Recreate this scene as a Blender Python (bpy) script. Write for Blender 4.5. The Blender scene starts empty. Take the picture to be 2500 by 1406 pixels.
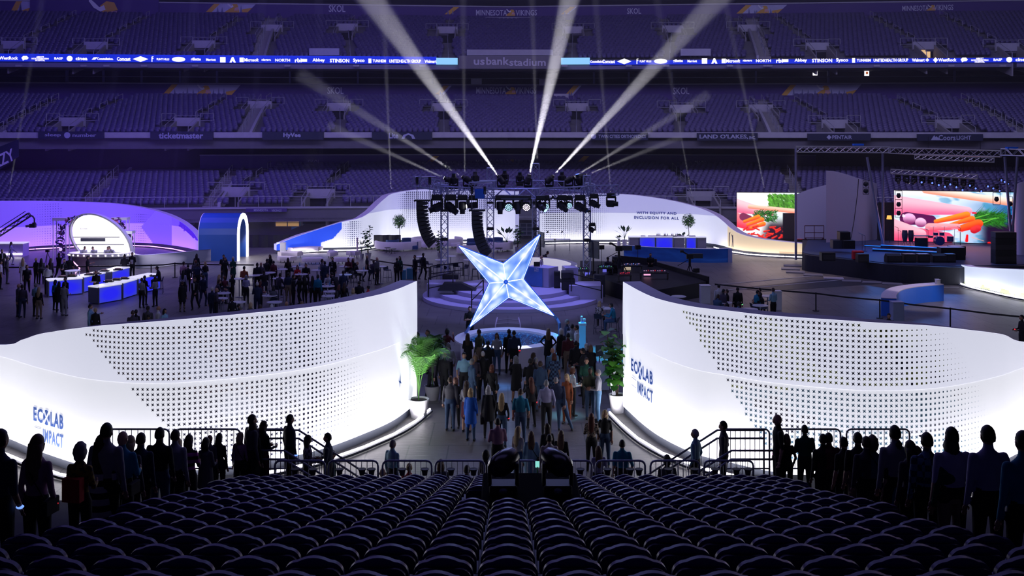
import bpy, bmesh, math, random
import numpy as np
from mathutils import Vector, Matrix
C = bpy.context.scene
COL = C.collection
R = random.Random(7)
# ---------------------------------------------------------------- camera
H = 9.8                                  # eye height above the event floor
F = 2500.0                               # focal length in pixels of the 2500 px frame
X0, Y0 = 1240.0, 315.0                   # where straight ahead meets the frame
cam = bpy.data.objects.new('camera', bpy.data.cameras.new('camera'))
COL.objects.link(cam); C.camera = cam
cam.location = (0, 0, H); cam.rotation_euler = (math.pi/2, 0, 0)
cam.data.sensor_width = 36; cam.data.lens = 36
cam.data.shift_x = (1250-X0)/2500; cam.data.shift_y = -(703-Y0)/2500
cam.data.clip_end = 400; cam.data.clip_start = .1
# ---------------------------------------------------------------- view, world
C.view_settings.view_transform = 'Standard'; C.view_settings.look = 'None'
C.view_settings.gamma = 1; C.view_settings.use_curve_mapping = False
C.view_settings.exposure = 0.0
W = bpy.data.worlds.new('hall'); C.world = W; W.use_nodes = True
W.node_tree.nodes['Background'].inputs[0].default_value = (.16, .15, .52, 1)
W.node_tree.nodes['Background'].inputs[1].default_value = .036
cy = C.cycles
cy.max_bounces = 3; cy.diffuse_bounces = 2; cy.glossy_bounces = 2; cy.transmission_bounces = 2
cy.transparent_max_bounces = 6; cy.volume_bounces = 0
cy.caustics_reflective = False; cy.caustics_refractive = False
cy.sample_clamp_indirect = 4; cy.use_light_tree = True; cy.adaptive_threshold = .04

def light(kind, name, loc, to, power, color, size=1, size_y=None, spot=None, blend=.3, r=.1, spread=None):
    l = bpy.data.lights.new(name, kind); l.energy = power; l.color = color
    o = bpy.data.objects.new(name, l); COL.objects.link(o); o.location = loc
    d = Vector(to)-Vector(loc)
    o.rotation_euler = d.to_track_quat('-Z', 'Y').to_euler()
    if kind == 'AREA':
        l.size = size
        if size_y: l.shape = 'RECTANGLE'; l.size_y = size_y
        if spread: l.spread = spread
    if kind == 'SPOT': l.spot_size = math.radians(spot); l.spot_blend = blend; l.shadow_soft_size = r
    if kind == 'POINT': l.shadow_soft_size = r
    return o
# added wash lights that brighten far stands, floor, near seats and entry
light('AREA', 'stand_wash', (-34, 72, 33), (-30, 110, 12), 6000, (.24, .18, 1), 50, 8)
light('AREA', 'stand_wash', (4, 72, 33), (4, 110, 12), 5000, (.50, .45, .76), 50, 8)
light('AREA', 'stand_wash', (42, 72, 33), (38, 110, 12), 5400, (.38, .36, .86), 50, 8)
light('AREA', 'floor_wash', (-16, 58, 22), (-16, 58, 0), 1500, (.30, .26, .85), 24, 30)
light('AREA', 'floor_wash', (14, 58, 22), (14, 58, 0), 1500, (.30, .30, .75), 24, 30)
light('AREA', 'floor_wash', (30, 62, 20), (30, 62, 0), 900, (.5, .38, .55), 18, 24)
light('AREA', 'seat_wash', (0, 20, 16), (0, 12, 3), 110, (.35, .3, 1), 14, 4)
light('AREA', 'entry_wash', (0, 45, 14), (0, 36, 0), 500, (.36, .42, 1), 8, 8)

# ---------------------------------------------------------------- helpers
def P(px, py, D): return Vector(((px-X0)*D/F, D, H-(py-Y0)*D/F))
def G(px, py, z=0):
    D = (H-z)*F/(py-Y0); return Vector(((px-X0)*D/F, D, z))
def DZ(py, z=0): return (H-z)*F/(py-Y0)
MATS = {}
def mat(name, col=(.5, .5, .5), rough=.6, metal=0., emit=None, es=1., nz=.12, ns=6., spec=.4, trans=0., bump=0.):
    if name in MATS: return MATS[name]
    m = bpy.data.materials.new(name); MATS[name] = m; m.use_nodes = True
    n = m.node_tree.nodes; l = m.node_tree.links; b = n['Principled BSDF']
    b.inputs['Roughness'].default_value = rough; b.inputs['Metallic'].default_value = metal
    b.inputs['Specular IOR Level'].default_value = spec
    if emit is not None:
        b.inputs['Base Color'].default_value = (*col, 1)
        b.inputs['Emission Color'].default_value = (*emit, 1); b.inputs['Emission Strength'].default_value = es
    else:
        t = n.new('ShaderNodeTexNoise'); t.inputs['Scale'].default_value = ns
        tc = n.new('ShaderNodeTexCoord'); l.new(tc.outputs['Object'], t.inputs['Vector'])
        r = n.new('ShaderNodeMix'); r.data_type = 'RGBA'
        r.inputs[6].default_value = (*[c*(1-nz) for c in col], 1); r.inputs[7].default_value = (*[min(1, c*(1+nz)) for c in col], 1)
        l.new(t.outputs['Fac'], r.inputs[0]); l.new(r.outputs[2], b.inputs['Base Color'])
        if bump:
            bp = n.new('ShaderNodeBump'); bp.inputs['Strength'].default_value = bump; l.new(t.outputs['Fac'], bp.inputs['Height']); l.new(bp.outputs[0], b.inputs['Normal'])
    if emit is not None: m.cycles.emission_sampling = 'NONE'
    if trans: b.inputs['Transmission Weight'].default_value = trans
    return m
def attrmat(name, es=1.0, base=0.):
    """a screen that shows the picture stored on its pixels"""
    if name in MATS: return MATS[name]
    m = bpy.data.materials.new(name); MATS[name] = m; m.use_nodes = True
    n = m.node_tree.nodes; l = m.node_tree.links; b = n['Principled BSDF']
    a = n.new('ShaderNodeAttribute'); a.attribute_name = 'Col'
    b.inputs['Roughness'].default_value = .5
    if es:
        b.inputs['Base Color'].default_value = (.02, .02, .02, 1)
        l.new(a.outputs['Color'], b.inputs['Emission Color']); b.inputs['Emission Strength'].default_value = es
    else: l.new(a.outputs['Color'], b.inputs['Base Color'])
    return m
def tag(o, label=None, cat=None, group=None, kind=None):
    if label: o['label'] = label
    if cat: o['category'] = cat
    if group: o['group'] = group
    if kind: o['kind'] = kind
    return o
def T(name, loc, label, cat, group=None, rz=0):
    o = bpy.data.objects.new(name, None); COL.objects.link(o); o.location = loc; o.rotation_euler = (0, 0, rz)
    o.empty_display_size = .2
    return tag(o, label, cat, group)
def dup(o, loc=None, rz=None, label=None, parent=None, scale=None, group=None):
    c = o.copy(); COL.objects.link(c)
    if parent: c.parent = parent
    if loc is not None: c.location = loc
    if rz is not None: c.rotation_euler = (0, 0, rz)
    if scale is not None: c.scale = (scale,)*3 if not hasattr(scale, '__len__') else scale
    if label: c['label'] = label
    if group: c['group'] = group
    for ch in o.children:
        dup(ch, parent=c)
    return c
def rings_box(c, s, rz=0.):
    x, y, z = s[0]/2, s[1]/2, s[2]/2; ca, sa = math.cos(rz), math.sin(rz)
    out = []
    for dz in (-z, z):
        for dx, dy in ((-x, -y), (x, -y), (x, y), (-x, y)):
            out.append((c[0]+dx*ca-dy*sa, c[1]+dx*sa+dy*ca, c[2]+dz))
    return out
class MB:
    def __init__(s): s.v = []; s.f = []; s.m = []
    def face(s, idx, k=0): s.f.append(tuple(idx)); s.m.append(k)
    def poly(s, pts, k=0):
        b = len(s.v); s.v += [tuple(p) for p in pts]; s.face(range(b, b+len(pts)), k); return s
    def box(s, c, sz, k=0, rz=0.):
        b = len(s.v); s.v += rings_box(c, sz, rz)
        for q in ((3, 2, 1, 0), (4, 5, 6, 7), (0, 1, 5, 4), (1, 2, 6, 5), (2, 3, 7, 6), (3, 0, 4, 7)): s.face([b+i for i in q], k)
        return s
    def rbox(s, c, sz, r, k=0, rz=0., n=3):
        """box with rounded vertical corners and a small top chamfer"""
        x, y, z = sz[0]/2, sz[1]/2, sz[2]/2; ca, sa = math.cos(rz), math.sin(rz)
        rr = []
        for zz, ins in ((-z, 0), (z-r*.5, 0), (z, r*.5)):
            ring = []
            for qx, qy, a0 in ((1, 1, 0), (-1, 1, 90), (-1, -1, 180), (1, -1, 270)):
                for i in range(n+1):
                    a = math.radians(a0+90*i/n); rx = max(r-ins, .001)
                    dx = qx*(x-r)+rx*math.cos(a); dy = qy*(y-r)+rx*math.sin(a)
                    ring.append((c[0]+dx*ca-dy*sa, c[1]+dx*sa+dy*ca, c[2]+zz))
            rr.append(ring)
        return s.loft(rr, k)
    def loft(s, rings, k=0, cap=True, closed=True):
        b = len(s.v); n = len(rings[0])
        for r in rings: s.v += [tuple(p) for p in r]
        for i in range(len(rings)-1):
            for j in range(n if closed else n-1):
                j2 = (j+1) % n; s.face((b+i*n+j, b+i*n+j2, b+(i+1)*n+j2, b+(i+1)*n+j), k)
        if cap and closed:
            s.face(range(b+n-1, b-1, -1), k); e = b+(len(rings)-1)*n; s.face(range(e, e+n), k)
        return s
    def bar(s, p, q, r, k=0, n=6, r2=None):
        p, q = Vector(p), Vector(q); d = (q-p)
        if d.length < 1e-6: return s
        d.normalize(); u = d.orthogonal().normalized(); w = d.cross(u); r2 = r if r2 is None else r2
        mk = lambda c, rr: [c+(u*math.cos(2*math.pi*(i+.5)/n)+w*math.sin(2*math.pi*(i+.5)/n))*rr for i in range(n)]
        return s.loft([mk(p, r), mk(q, r2)], k)
    def tube(s, path, r, k=0, n=6):
        path = [Vector(p) for p in path]; rs = r if hasattr(r, '__len__') else [r]*len(path)
        rings = []; u = None
        for i, p in enumerate(path):
            d = (path[min(i+1, len(path)-1)]-path[max(i-1, 0)]).normalized()
            u = d.orthogonal().normalized() if u is None else (u-d*u.dot(d)).normalized()
            w = d.cross(u)
            rings.append([p+(u*math.cos(2*math.pi*j/n)+w*math.sin(2*math.pi*j/n))*rs[i] for j in range(n)])
        return s.loft(rings, k)
    def lathe(s, prof, c=(0, 0, 0), k=0, n=20, cap=True):
        return s.loft([[(c[0]+r*math.cos(2*math.pi*j/n), c[1]+r*math.sin(2*math.pi*j/n), c[2]+z) for j in range(n)] for r, z in prof], k, cap)
    def ell(s, c, r, k=0, n=10, m=7, M=None):
        rr = []
        for i in range(m+1):
            a = -math.pi/2+math.pi*i/m; a = max(-1.5, min(1.5, a))
            ring = [Vector((r[0]*math.cos(a)*math.cos(2*math.pi*j/n), r[1]*math.cos(a)*math.sin(2*math.pi*j/n), r[2]*math.sin(a))) for j in range(n)]
            rr.append([Vector(c)+(M@q if M else q) for q in ring])
        return s.loft(rr, k)
    def prism(s, poly, z0, z1, k=0, kt=None, kb=None):
        b = len(s.v); n = len(poly)
        s.v += [(p[0], p[1], z0) for p in poly]+[(p[0], p[1], z1) for p in poly]
        for i in range(n): j = (i+1) % n; s.face((b+i, b+j, b+n+j, b+n+i), k)
        s.face(range(b+n-1, b-1, -1), k if kb is None else kb); s.face(range(b+n, b+2*n), k if kt is None else kt)
        return s
    def sheet(s, grid, k=0):
        b = len(s.v); n = len(grid[0])
        for r in grid: s.v += [tuple(p) for p in r]
        for i in range(len(grid)-1):
            for j in range(n-1): s.face((b+i*n+j, b+i*n+j+1, b+(i+1)*n+j+1, b+(i+1)*n+j), k)
        return s
    def truss(s, p, q, w, k=0, r=.025, step=None, up=Vector((0, 0, 1)), h=None):
        p, q = Vector(p), Vector(q); d = q-p; L = d.length; d.normalize(); h = h or w
        u = up.cross(d)
        if u.length < .1: u = Vector((1, 0, 0))
        u.normalize(); v = d.cross(u).normalized(); n = max(2, round(L/(step or h)))
        cs = [u*w/2*a+v*h/2*b for a, b in ((1, 1), (1, -1), (-1, -1), (-1, 1))]
        for c in cs: s.bar(p+c, q+c, r, k, 5)
        for i in range(n):
            a, b = p+d*L*i/n, p+d*L*(i+1)/n
            for j in range(4):
                c1, c2 = cs[j], cs[(j+1) % 4]
                if i % 2: c1, c2 = c2, c1
                s.bar(a+c1, b+c2, r*.6, k, 4)
        for e in (p, q):
            for j in range(4): s.bar(e+cs[j], e+cs[(j+1) % 4], r, k, 4)
        return s
    def build(s, name, mats, parent=None, label=None, cat=None, group=None, kind=None, smooth=False, world=True, angle=None):
        me = bpy.data.meshes.new(name)
        off = Vector(parent.location) if (parent and world) else Vector((0, 0, 0))
        if parent and world and parent.parent: off += Vector(parent.parent.location)
        v = np.array([tuple(p) for p in s.v], dtype=np.float32)-np.array(off, dtype=np.float32) if s.v else []
        me.from_pydata([tuple(p) for p in v], [], s.f)
        if not isinstance(mats, (list, tuple)): mats = [mats]
        for m in mats: me.materials.append(m)
        if len(mats) > 1: me.polygons.foreach_set('material_index', s.m)
        if smooth: me.polygons.foreach_set('use_smooth', [True]*len(me.polygons))
        me.update()
        if smooth and angle: me.set_sharp_from_angle(angle=math.radians(angle))
        o = bpy.data.objects.new(name, me); COL.objects.link(o)
        if parent: o.parent = parent
        return tag(o, label, cat, group, kind)
def text(s, name, width, height, origin, ux, uz, m, parent, label=None, bold=0., thick=.01, spacing=1., shear=0.):
    """lettering of a given size on a plane through origin (its centre); ux along the line, uz up"""
    cu = bpy.data.curves.new('letters', 'FONT'); cu.body = s; cu.align_x = 'CENTER'; cu.align_y = 'CENTER'
    cu.size = 1; cu.offset = bold; cu.resolution_u = 2; cu.space_character = spacing; cu.shear = shear; cu.extrude = .002
    ob = bpy.data.objects.new('letters', cu); COL.objects.link(ob)
    dg = bpy.context.evaluated_depsgraph_get(); me = bpy.data.meshes.new_from_object(ob.evaluated_get(dg))
    bpy.data.objects.remove(ob); bpy.data.curves.remove(cu)
    co = np.empty(len(me.vertices)*3, dtype=np.float32); me.vertices.foreach_get('co', co); co = co.reshape(-1, 3)
    mn, mx = co.min(0), co.max(0); c = (mn+mx)/2; sz = mx-mn
    ux, uz = Vector(ux).normalized(), Vector(uz).normalized(); nn = ux.cross(uz)
    a = (co[:, 0]-c[0])*(width/sz[0]); b = (co[:, 1]-c[1])*(height/sz[1]); t = (co[:, 2]-c[2])*(thick/.004)
    w = np.outer(a, ux)+np.outer(b, uz)+np.outer(t, nn)+np.array(origin)
    if parent:
        w -= np.array(parent.location)
        if parent.parent: w -= np.array(parent.parent.location)
    me.vertices.foreach_set('co', w.astype(np.float32).ravel()); me.materials.clear(); me.materials.append(m); me.update()
    me.name = name
    o = bpy.data.objects.new(name, me); COL.objects.link(o); o.parent = parent
    return tag(o, label)
def arc(cx, cy_, r, a0, a1, n):
    return [(cx+r*math.cos(math.radians(a0+(a1-a0)*i/n)), cy_+r*math.sin(math.radians(a0+(a1-a0)*i/n))) for i in range(n+1)]
def interp(xs, ys, x): return float(np.interp(x, xs, ys))
def spline(pts, n):
    """smooth curve through points of any dimension"""
    p = [np.array(q, float) for q in pts]; p = [2*p[0]-p[1]]+p+[2*p[-1]-p[-2]]; out = []
    for i in range(1, len(p)-2):
        for j in range(n):
            t = j/n; a, b, c, d = p[i-1], p[i], p[i+1], p[i+2]
            out.append(.5*((2*b)+(c-a)*t+(2*a-5*b+4*c-d)*t*t+(3*b-a-3*c+d)*t**3))
    out.append(p[-2]); return out
WHITE = mat('white_powder_coat', (.8, .8, .83), .5, nz=.03)
BLACK = mat('black_plastic', (.02, .02, .024), .5)
BLACKM = mat('black_metal', (.03, .03, .036), .4, .6)
STEEL = mat('galvanised_steel', (.32, .33, .38), .4, .7)
ALU = mat('truss_aluminium', (.5, .5, .56), .35, .8)
CONC = mat('grey_concrete', (.28, .27, .28), .85, ns=3)
GLOW = mat('led_strip_glow', (.9, .9, .9), emit=(1, .93, 1), es=9)
# ================================================================ the hall
def floor_material():
    m = bpy.data.materials.new('portable_floor_panels'); m.use_nodes = True
    n = m.node_tree.nodes; l = m.node_tree.links; b = n['Principled BSDF']
    tc = n.new('ShaderNodeTexCoord')
    br = n.new('ShaderNodeTexBrick'); br.inputs['Scale'].default_value = 1
    br.inputs['Color1'].default_value = (.20, .185, .185, 1); br.inputs['Color2'].default_value = (.24, .22, .215, 1)
    br.inputs['Mortar'].default_value = (.10, .095, .10, 1); br.inputs['Mortar Size'].default_value = .022
    br.inputs['Brick Width'].default_value = 1.22; br.inputs['Row Height'].default_value = 2.44
    l.new(tc.outputs['Object'], br.inputs['Vector'])
    ns = n.new('ShaderNodeTexNoise'); ns.inputs['Scale'].default_value = .7; ns.inputs['Detail'].default_value = 6
    l.new(tc.outputs['Object'], ns.inputs['Vector'])
    ns2 = n.new('ShaderNodeTexNoise'); ns2.inputs['Scale'].default_value = 5; ns2.inputs['Detail'].default_value = 4
    mp = n.new('ShaderNodeMapping'); mp.inputs['Scale'].default_value = (.35, 2.2, 1); l.new(tc.outputs['Object'], mp.inputs['Vector']); l.new(mp.outputs[0], ns2.inputs['Vector'])
    mx = n.new('ShaderNodeMix'); mx.data_type = 'RGBA'; mx.blend_type = 'MULTIPLY'; mx.inputs[0].default_value = .6
    l.new(br.outputs['Color'], mx.inputs[6]); l.new(ns.outputs['Fac'], mx.inputs[7]); l.new(mx.outputs[2], b.inputs['Base Color'])
    bp = n.new('ShaderNodeBump'); bp.inputs['Strength'].default_value = .35; bp.inputs['Distance'].default_value = .03
    l.new(ns2.outputs['Fac'], bp.inputs['Height']); l.new(bp.outputs[0], b.inputs['Normal'])
    b.inputs['Roughness'].default_value = .42; b.inputs['Specular IOR Level'].default_value = .55
    return m
MB().box((0, 50, -.15), (190, 140, .3)).build('floor', floor_material(), kind='structure')
MB().box((0, 60, 44), (190, 160, .4)).build('ceiling', mat('dark_roof', (.03, .03, .04), .9), kind='structure')
MB().box((-93, 60, 22), (.5, 160, 44)).build('wall_left', mat('dark_wall', (.03, .03, .045), .9), kind='structure')
MB().box((93, 60, 22), (.5, 160, 44)).build('wall_right', MATS['dark_wall'], kind='structure')
MB().box((0, 139, 22), (190, .5, 44)).build('wall_back', MATS['dark_wall'], kind='structure')
# ---------------- the far stands: three tiers with a shallow bend at the middle
XS = 70.
K = .105                                   # each half bends this much towards the camera
def sy(x): return -K*abs(x)
def sweep(mb, prof, k=0, x0=-XS, x1=XS):
    """profile of (y, z) swept along the bent line of the stands"""
    xs = [x0]+([0] if x0 < 0 < x1 else [])+[x1]
    return mb.loft([[(x, y+sy(x), z) for y, z in prof] for x in xs], k, cap=False) if False else mb.sheet([[(x, y+sy(x), z) for y, z in prof] for x in xs], k)
SEATM = mat('purple_seat_plastic', (.095, .08, .19), .38, nz=.2, ns=3)
TREAD = mat('concrete_treads', (.13, .125, .15), .8, ns=2)
LEDGE = mat('ledge_concrete', (.42, .41, .47), .7, ns=2)
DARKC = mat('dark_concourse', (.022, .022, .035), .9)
PURP = mat('purple_banner', (.07, .035, .20), .6, nz=.05)
NAVY = mat('navy_sign_board', (.02, .025, .06), .5)
LETT = mat('white_lettering', (.62, .62, .74), .6, nz=.02)
GOLD = mat('gold_print', (.75, .42, .06), .6, nz=.05)
FLESH = mat('printed_face_pink', (.75, .42, .38), .6, nz=.03)
SNOW = mat('pale_forest_print', (.5, .5, .68), .6, nz=.25, ns=.5)
PINE = mat('printed_pine_blue', (.20, .20, .36), .6)
RAILM = mat('pale_handrail', (.42, .42, .48), .45, .4)
# tier: y0 front row, z0 front tread, rows, tread, rise
TIERS = {'lower': (91.2, 3.0, 17, .84, .165), 'middle': (100.3, 9.15, 19, .84, .205), 'upper': (113.2, 17.3, 20, .85, .312)}
def tier_row(t, i):
    y0, z0, n, tr, ri = TIERS[t]; return y0+tr*i, z0+ri*i
def vpos(t, px, py):
    """row index whose seats show at height py for a column px"""
    y0, z0, n, tr, ri = TIERS[t]; best = None
    for i in range(n):
        y, z = tier_row(t, i); x = 0.
        for _ in range(4): D = y+sy(x); x = (px-X0)*D/F
        yy = Y0+(H-z-.4)*F/D
        if best is None or abs(yy-py) < best[0]: best = (abs(yy-py), i, x)
    return best[1], best[2]
VOM = [('upper', 37, 110), ('upper', 238, 108), ('upper', 500, 108), ('upper', 666, 68), ('upper', 849, 68), ('upper', 1092, 72), ('upper', 1399, 72), ('upper', 1641, 70), ('upper', 1825, 68), ('upper', 1992, 110), ('upper', 2252, 108), ('upper', 2454, 112),
       ('middle', 181, 296), ('middle', 461, 298), ('middle', 637, 256), ('middle', 829, 258), ('middle', 1083, 260), ('middle', 1408, 260), ('middle', 1662, 262), ('middle', 1855, 262), ('middle', 2034, 300), ('middle', 2311, 300),
       ('lower', 579, 468), ('lower', 786, 472), ('lower', 1708, 476)]
HOLES = {'upper': [], 'middle': [], 'lower': []}   # (row0,row1,x0,x1) kept free of seats
VINFO = []; CUTS = {'upper': [], 'middle': [], 'lower': []}
for t, px, py in VOM:
    i, x = vpos(t, px, py); VINFO.append((t, i, x))
    slope = .0
    HOLES[t] += [(i-4, i, x-2.3, x+2.3), (i-4, i+1, x-1.3, x+1.3)]
    CUTS[t].append((i-4, i-1, x-1.0, x+1.0))
    n = TIERS[t][2]
    for r in range(0, n):                         # aisle below the mouth and above it
        lean = (-.16 if x < 0 else .16)*min(abs(x)/20, 1)
        if r < i-3: HOLES[t].append((r, r, x-.65+lean*(r-i), x+.65+lean*(r-i)))
        if r > i+2: HOLES[t].append((r, r, x-.65-lean*(r-i)*.5, x+.65-lean*(r-i)*.5))
# plain aisles with slanted kerb walls (the corner gangways)
AISLES = [('middle', (152, 210), (-10, 372)), ('middle', (2338, 215), (2500, 370)), ('middle', (640, 245), (592, 322)), ('middle', (1856, 245), (1900, 325)),
          ('upper', (660, 60), (628, 138)), ('upper', (1835, 60), (1868, 138)),
          ('lower', (575, 392), (512, 490)), ('lower', (300, 385), (208, 497)), ('lower', (1917, 390), (1958, 470))]
AINFO = []
for t, a, b in AISLES:
    n = TIERS[t][2]; pts = []
    for r in range(n):
        y, z = tier_row(t, r); 
        py = a[1]+(b[1]-a[1])*(1-r/(n-1)); px = a[0]+(b[0]-a[0])*(1-r/(n-1)); x = 0.
        for _ in range(4): D = y+sy(x); x = (px-X0)*D/F
        pts.append((x, y+sy(x), z)); HOLES[t].append((r, r, x-.75, x+.75))
    AINFO.append((t, pts))
FARSEATS = []
rs = R
def free(t, r, x):
    for a, b, x0, x1 in HOLES[t]:
        if a <= r <= b and x0 < x < x1: return False
    return True
for t, (y0, z0, n, tr, ri) in TIERS.items():
    mb = MB(); front = [(y0-.9, z0-1.2), (y0-.9, z0), (y0+tr*-.45, z0)]
    xs = sorted({-XS, 0, XS} | {v for c in CUTS[t] for v in c[2:]})
    for xa, xb in zip(xs, xs[1:]):
        xm = (xa+xb)/2; pl = lambda pr: mb.sheet([[(x, y+sy(x), z) for y, z in pr] for x in (xa, xb)])
        pl(front)
        for i in range(n):
            if any(c[0] <= i <= c[1] and c[2] < xm < c[3] for c in CUTS[t]): continue
            pl([(y0+tr*(i-.45), z0+ri*(i-1) if i else z0), (y0+tr*(i-.45), z0+ri*i), (y0+tr*(i+.55), z0+ri*i)])
        pl([(y0+tr*(n-.45), z0+ri*(n-1)), (y0+tr*(n-.45), z0+ri*n), (y0+tr*n+.6, z0+ri*n)])
    mb.build('seating_tier', TREAD, label={'lower': 'lowest concrete seating tier behind the curved white walls', 'middle': 'middle concrete seating tier under the blue ribbon board', 'upper': 'topmost concrete seating tier above the blue ribbon board'}[t], cat='stand')
    for i in range(n):
        y, z = tier_row(t, i); nx = int(XS/.515)
        for j in range(-nx, nx):
            x = (j+.5+.5*(i % 2))*.515
            if t == 'lower' and x < -24 and i > 12: continue
            if t == 'lower' and x > 27 and i > 14: continue
            if abs(x) > (y+sy(x))*.53+2: continue
            if free(t, i, x): FARSEATS.append((x, y+sy(x)+.22, z))
# ---------------- walls, ledges and recesses between the tiers
def strip(name, y, z0, z1, m, th=.2, x0=-XS, x1=XS, **kw):
    mb = MB(); xs = [x0]+([0] if x0 < 0 < x1 else [])+[x1]
    for a, b in zip(xs, xs[1:]):
        mb.prism([(a, y+sy(a)), (b, y+sy(b)), (b, y+sy(b)+th), (a, y+sy(a)+th)], z0, z1)
    return mb.build(name, m, **kw)
def Zat(py, D): return H-(py-Y0)*D/F
# front of the lower stand: parapet, sign wall, field-level suites
strip('trim_1', 90.2, 2.95, 3.05, LEDGE, .5, kind='structure')
strip('wall_front', 90.35, 2.1, 2.95, PURP, .2, kind='structure')
strip('wall_suites', 91.6, 0, 2.1, mat('suite_wall', (.10, .09, .12), .8), .3, kind='structure')
strip('trim_2', 90.3, 1.95, 2.12, LEDGE, .3, kind='structure')
# banner wall behind the lower tier
yb = 91.2+.84*17+.85
strip('wall_lower_banner', yb, 5.6, 7.12, PURP, .2, x0=-31, x1=31, kind='structure')
strip('wall_lower_base', yb+.12, 5.3, 5.9, DARKC, .3, kind='structure')
strip('trim_3', yb-.15, 7.12, 7.22, LEDGE, .5, x0=-31, x1=31, kind='structure')
strip('wall_concourse', yb+6, 5, 10, DARKC, .3, kind='structure')
strip('floor_concourse', yb+.2, 5.0, 5.3, DARKC, 6, kind='structure')
# fascia of the middle tier
strip('trim_4', 99.0, 8.98, 9.50, LEDGE, .35, kind='structure')
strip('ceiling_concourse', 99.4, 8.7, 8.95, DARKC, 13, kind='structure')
yb2 = 100.3+.84*19+.8
strip('wall_middle_banner', yb2, 12.7, 14.78, PURP, .2, kind='structure')
strip('trim_5', yb2-.15, 14.78, 14.9, LEDGE, .5, kind='structure')
strip('wall_boxes', yb2+5, 14, 19, DARKC, .3, kind='structure')
strip('trim_6', yb2+1.2, 15.6, 15.66, RAILM, .06, kind='structure')
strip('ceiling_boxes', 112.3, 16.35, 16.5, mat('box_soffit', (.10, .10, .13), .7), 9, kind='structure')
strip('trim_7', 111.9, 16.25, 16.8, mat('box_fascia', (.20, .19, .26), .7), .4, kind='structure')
yb3 = 113.2+.85*20+.8
strip('wall_upper_banner', yb3, 23.2, 25.35, PURP, .2, kind='structure')
strip('trim_8', yb3-.15, 25.35, 25.5, LEDGE, .5, kind='structure')
strip('wall_top_boxes', yb3+3, 24.5, 34, DARKC, .3, kind='structure')
strip('trim_9', yb3+.6, 26.4, 26.46, RAILM, .06, kind='structure')
# ================================================================ near stand: steps, seats
ROW0, TR, RISE = 6.45, .84, .245
def tread_z(D): return 5.82-.292*(D-7.29)
def seat_edge(D): return 4.05+.088*D
NR = 20
mb = MB(); prof = [(23.5, -.0), (23.5, 1.28)]
for i in range(NR-1, -9, -1):
    D = ROW0+TR*i; z = tread_z(D)
    prof += [(D+.42, z-.245 if i < NR-1 else 1.28), (D+.42, z)]
prof += [(-1.2, tread_z(ROW0-8*TR))]
xs = [-16, 16]
mb.sheet([[(x, y, z) for y, z in prof] for x in xs])
mb.build('seating_tier', mat('near_concrete', (.10, .10, .115), .75, ns=2), label='dark concrete steps under the nearest rows of seats', cat='stand')
MB().box((0, 23.9, 1.2), (13.6, 2.5, .16)).build('platform', mat('platform_deck', (.09, .09, .10), .6), label='dark platform in front of the nearest seats behind the crowd barriers', cat='platform') if False else None
# ---- one folding stadium seat seen from behind
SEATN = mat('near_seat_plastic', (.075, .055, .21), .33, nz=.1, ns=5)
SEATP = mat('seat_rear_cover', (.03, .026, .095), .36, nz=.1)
def arch(w, zb, zt, crown, r, n=5):
    pts = [(-w/2, zb)]
    for i in range(n+1):
        a = math.pi-math.pi/2*i/n; pts.append((-w/2+r+r*math.cos(a), zt-crown-r+r*math.sin(a)))
    for i in range(1, 6): u = -1+i/3; pts.append(((w/2-r)*u, zt-crown*u*u))
    for i in range(n+1):
        a = math.pi/2-math.pi/2*i/n; pts.append((w/2-r+r*math.cos(a), zt-crown-r+r*math.sin(a)))
    return pts+[(w/2, zb)]
def slab(mb, w, zb, zt, crown, r, y0, y1, lean, k=0, bev=.012):
    out = []
    for y, ins in ((y0, bev), (y0+bev*.6, 0), (y1-bev*.6, 0), (y1, bev)):
        o = arch(w-2*ins, zb+ins, zt-ins, crown, r)
        out.append([(x, y-lean*(z-zb), z) for x, z in o])
    return mb.loft(out, k)
def seat_parts():
    a = MB(); slab(a, .475, .36, .86, .035, .11, -.02, .045, .16)
    b = MB(); slab(b, .45, .30, .795, .0, .09, -.075, -.022, .16)
    c = MB(); slab(c, .43, .30, .70, .02, .08, .06, .13, .05)
    d = MB()
    for s in (-1, 1): d.box((s*.245, -.05, .30), (.035, .07, .60)); d.box((s*.245, .04, .60), (.04, .26, .035))
    return a, b, c, d
def place_mesh_verts(parts, loc, V, Fc):
    for mbp in parts:
        b = len(V)
        V.extend((x+loc[0], y+loc[1], z+loc[2]) for x, y, z in mbp.v); Fc.extend(tuple(i+b for i in f) for f in mbp.f)
seats = []
for i in range(NR):
    D = ROW0+TR*i; e = seat_edge(D)-.15
    n = int(e/.51)
    for j in range(-n, n+1):
        x = j*.51
        if abs(x*F/D) > 1330: continue
        if 15.2 < D < 17.6 and -.95 < x < 1.25: continue     # taken by the follow spots' case
        seats.append((D, x))
seats.sort(key=lambda s: s[0]*1.0+abs(s[1])*.01)
pa, pb, pc, pd = seat_parts()
proto = T('stadium_chair', (0, 0, 0), 'purple folding stadium seat of the nearest stand, seen from behind', 'seat', 'nearest rows of purple folding seats')
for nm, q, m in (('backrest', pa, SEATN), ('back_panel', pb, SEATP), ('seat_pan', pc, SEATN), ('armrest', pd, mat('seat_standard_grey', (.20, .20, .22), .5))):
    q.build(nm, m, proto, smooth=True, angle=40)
def seat_at(o, D, x): o.location = (x, D, tread_z(D)); return o
seat_at(proto, *seats[0])
for D, x in seats[1:300]: seat_at(dup(proto), D, x)
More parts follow.
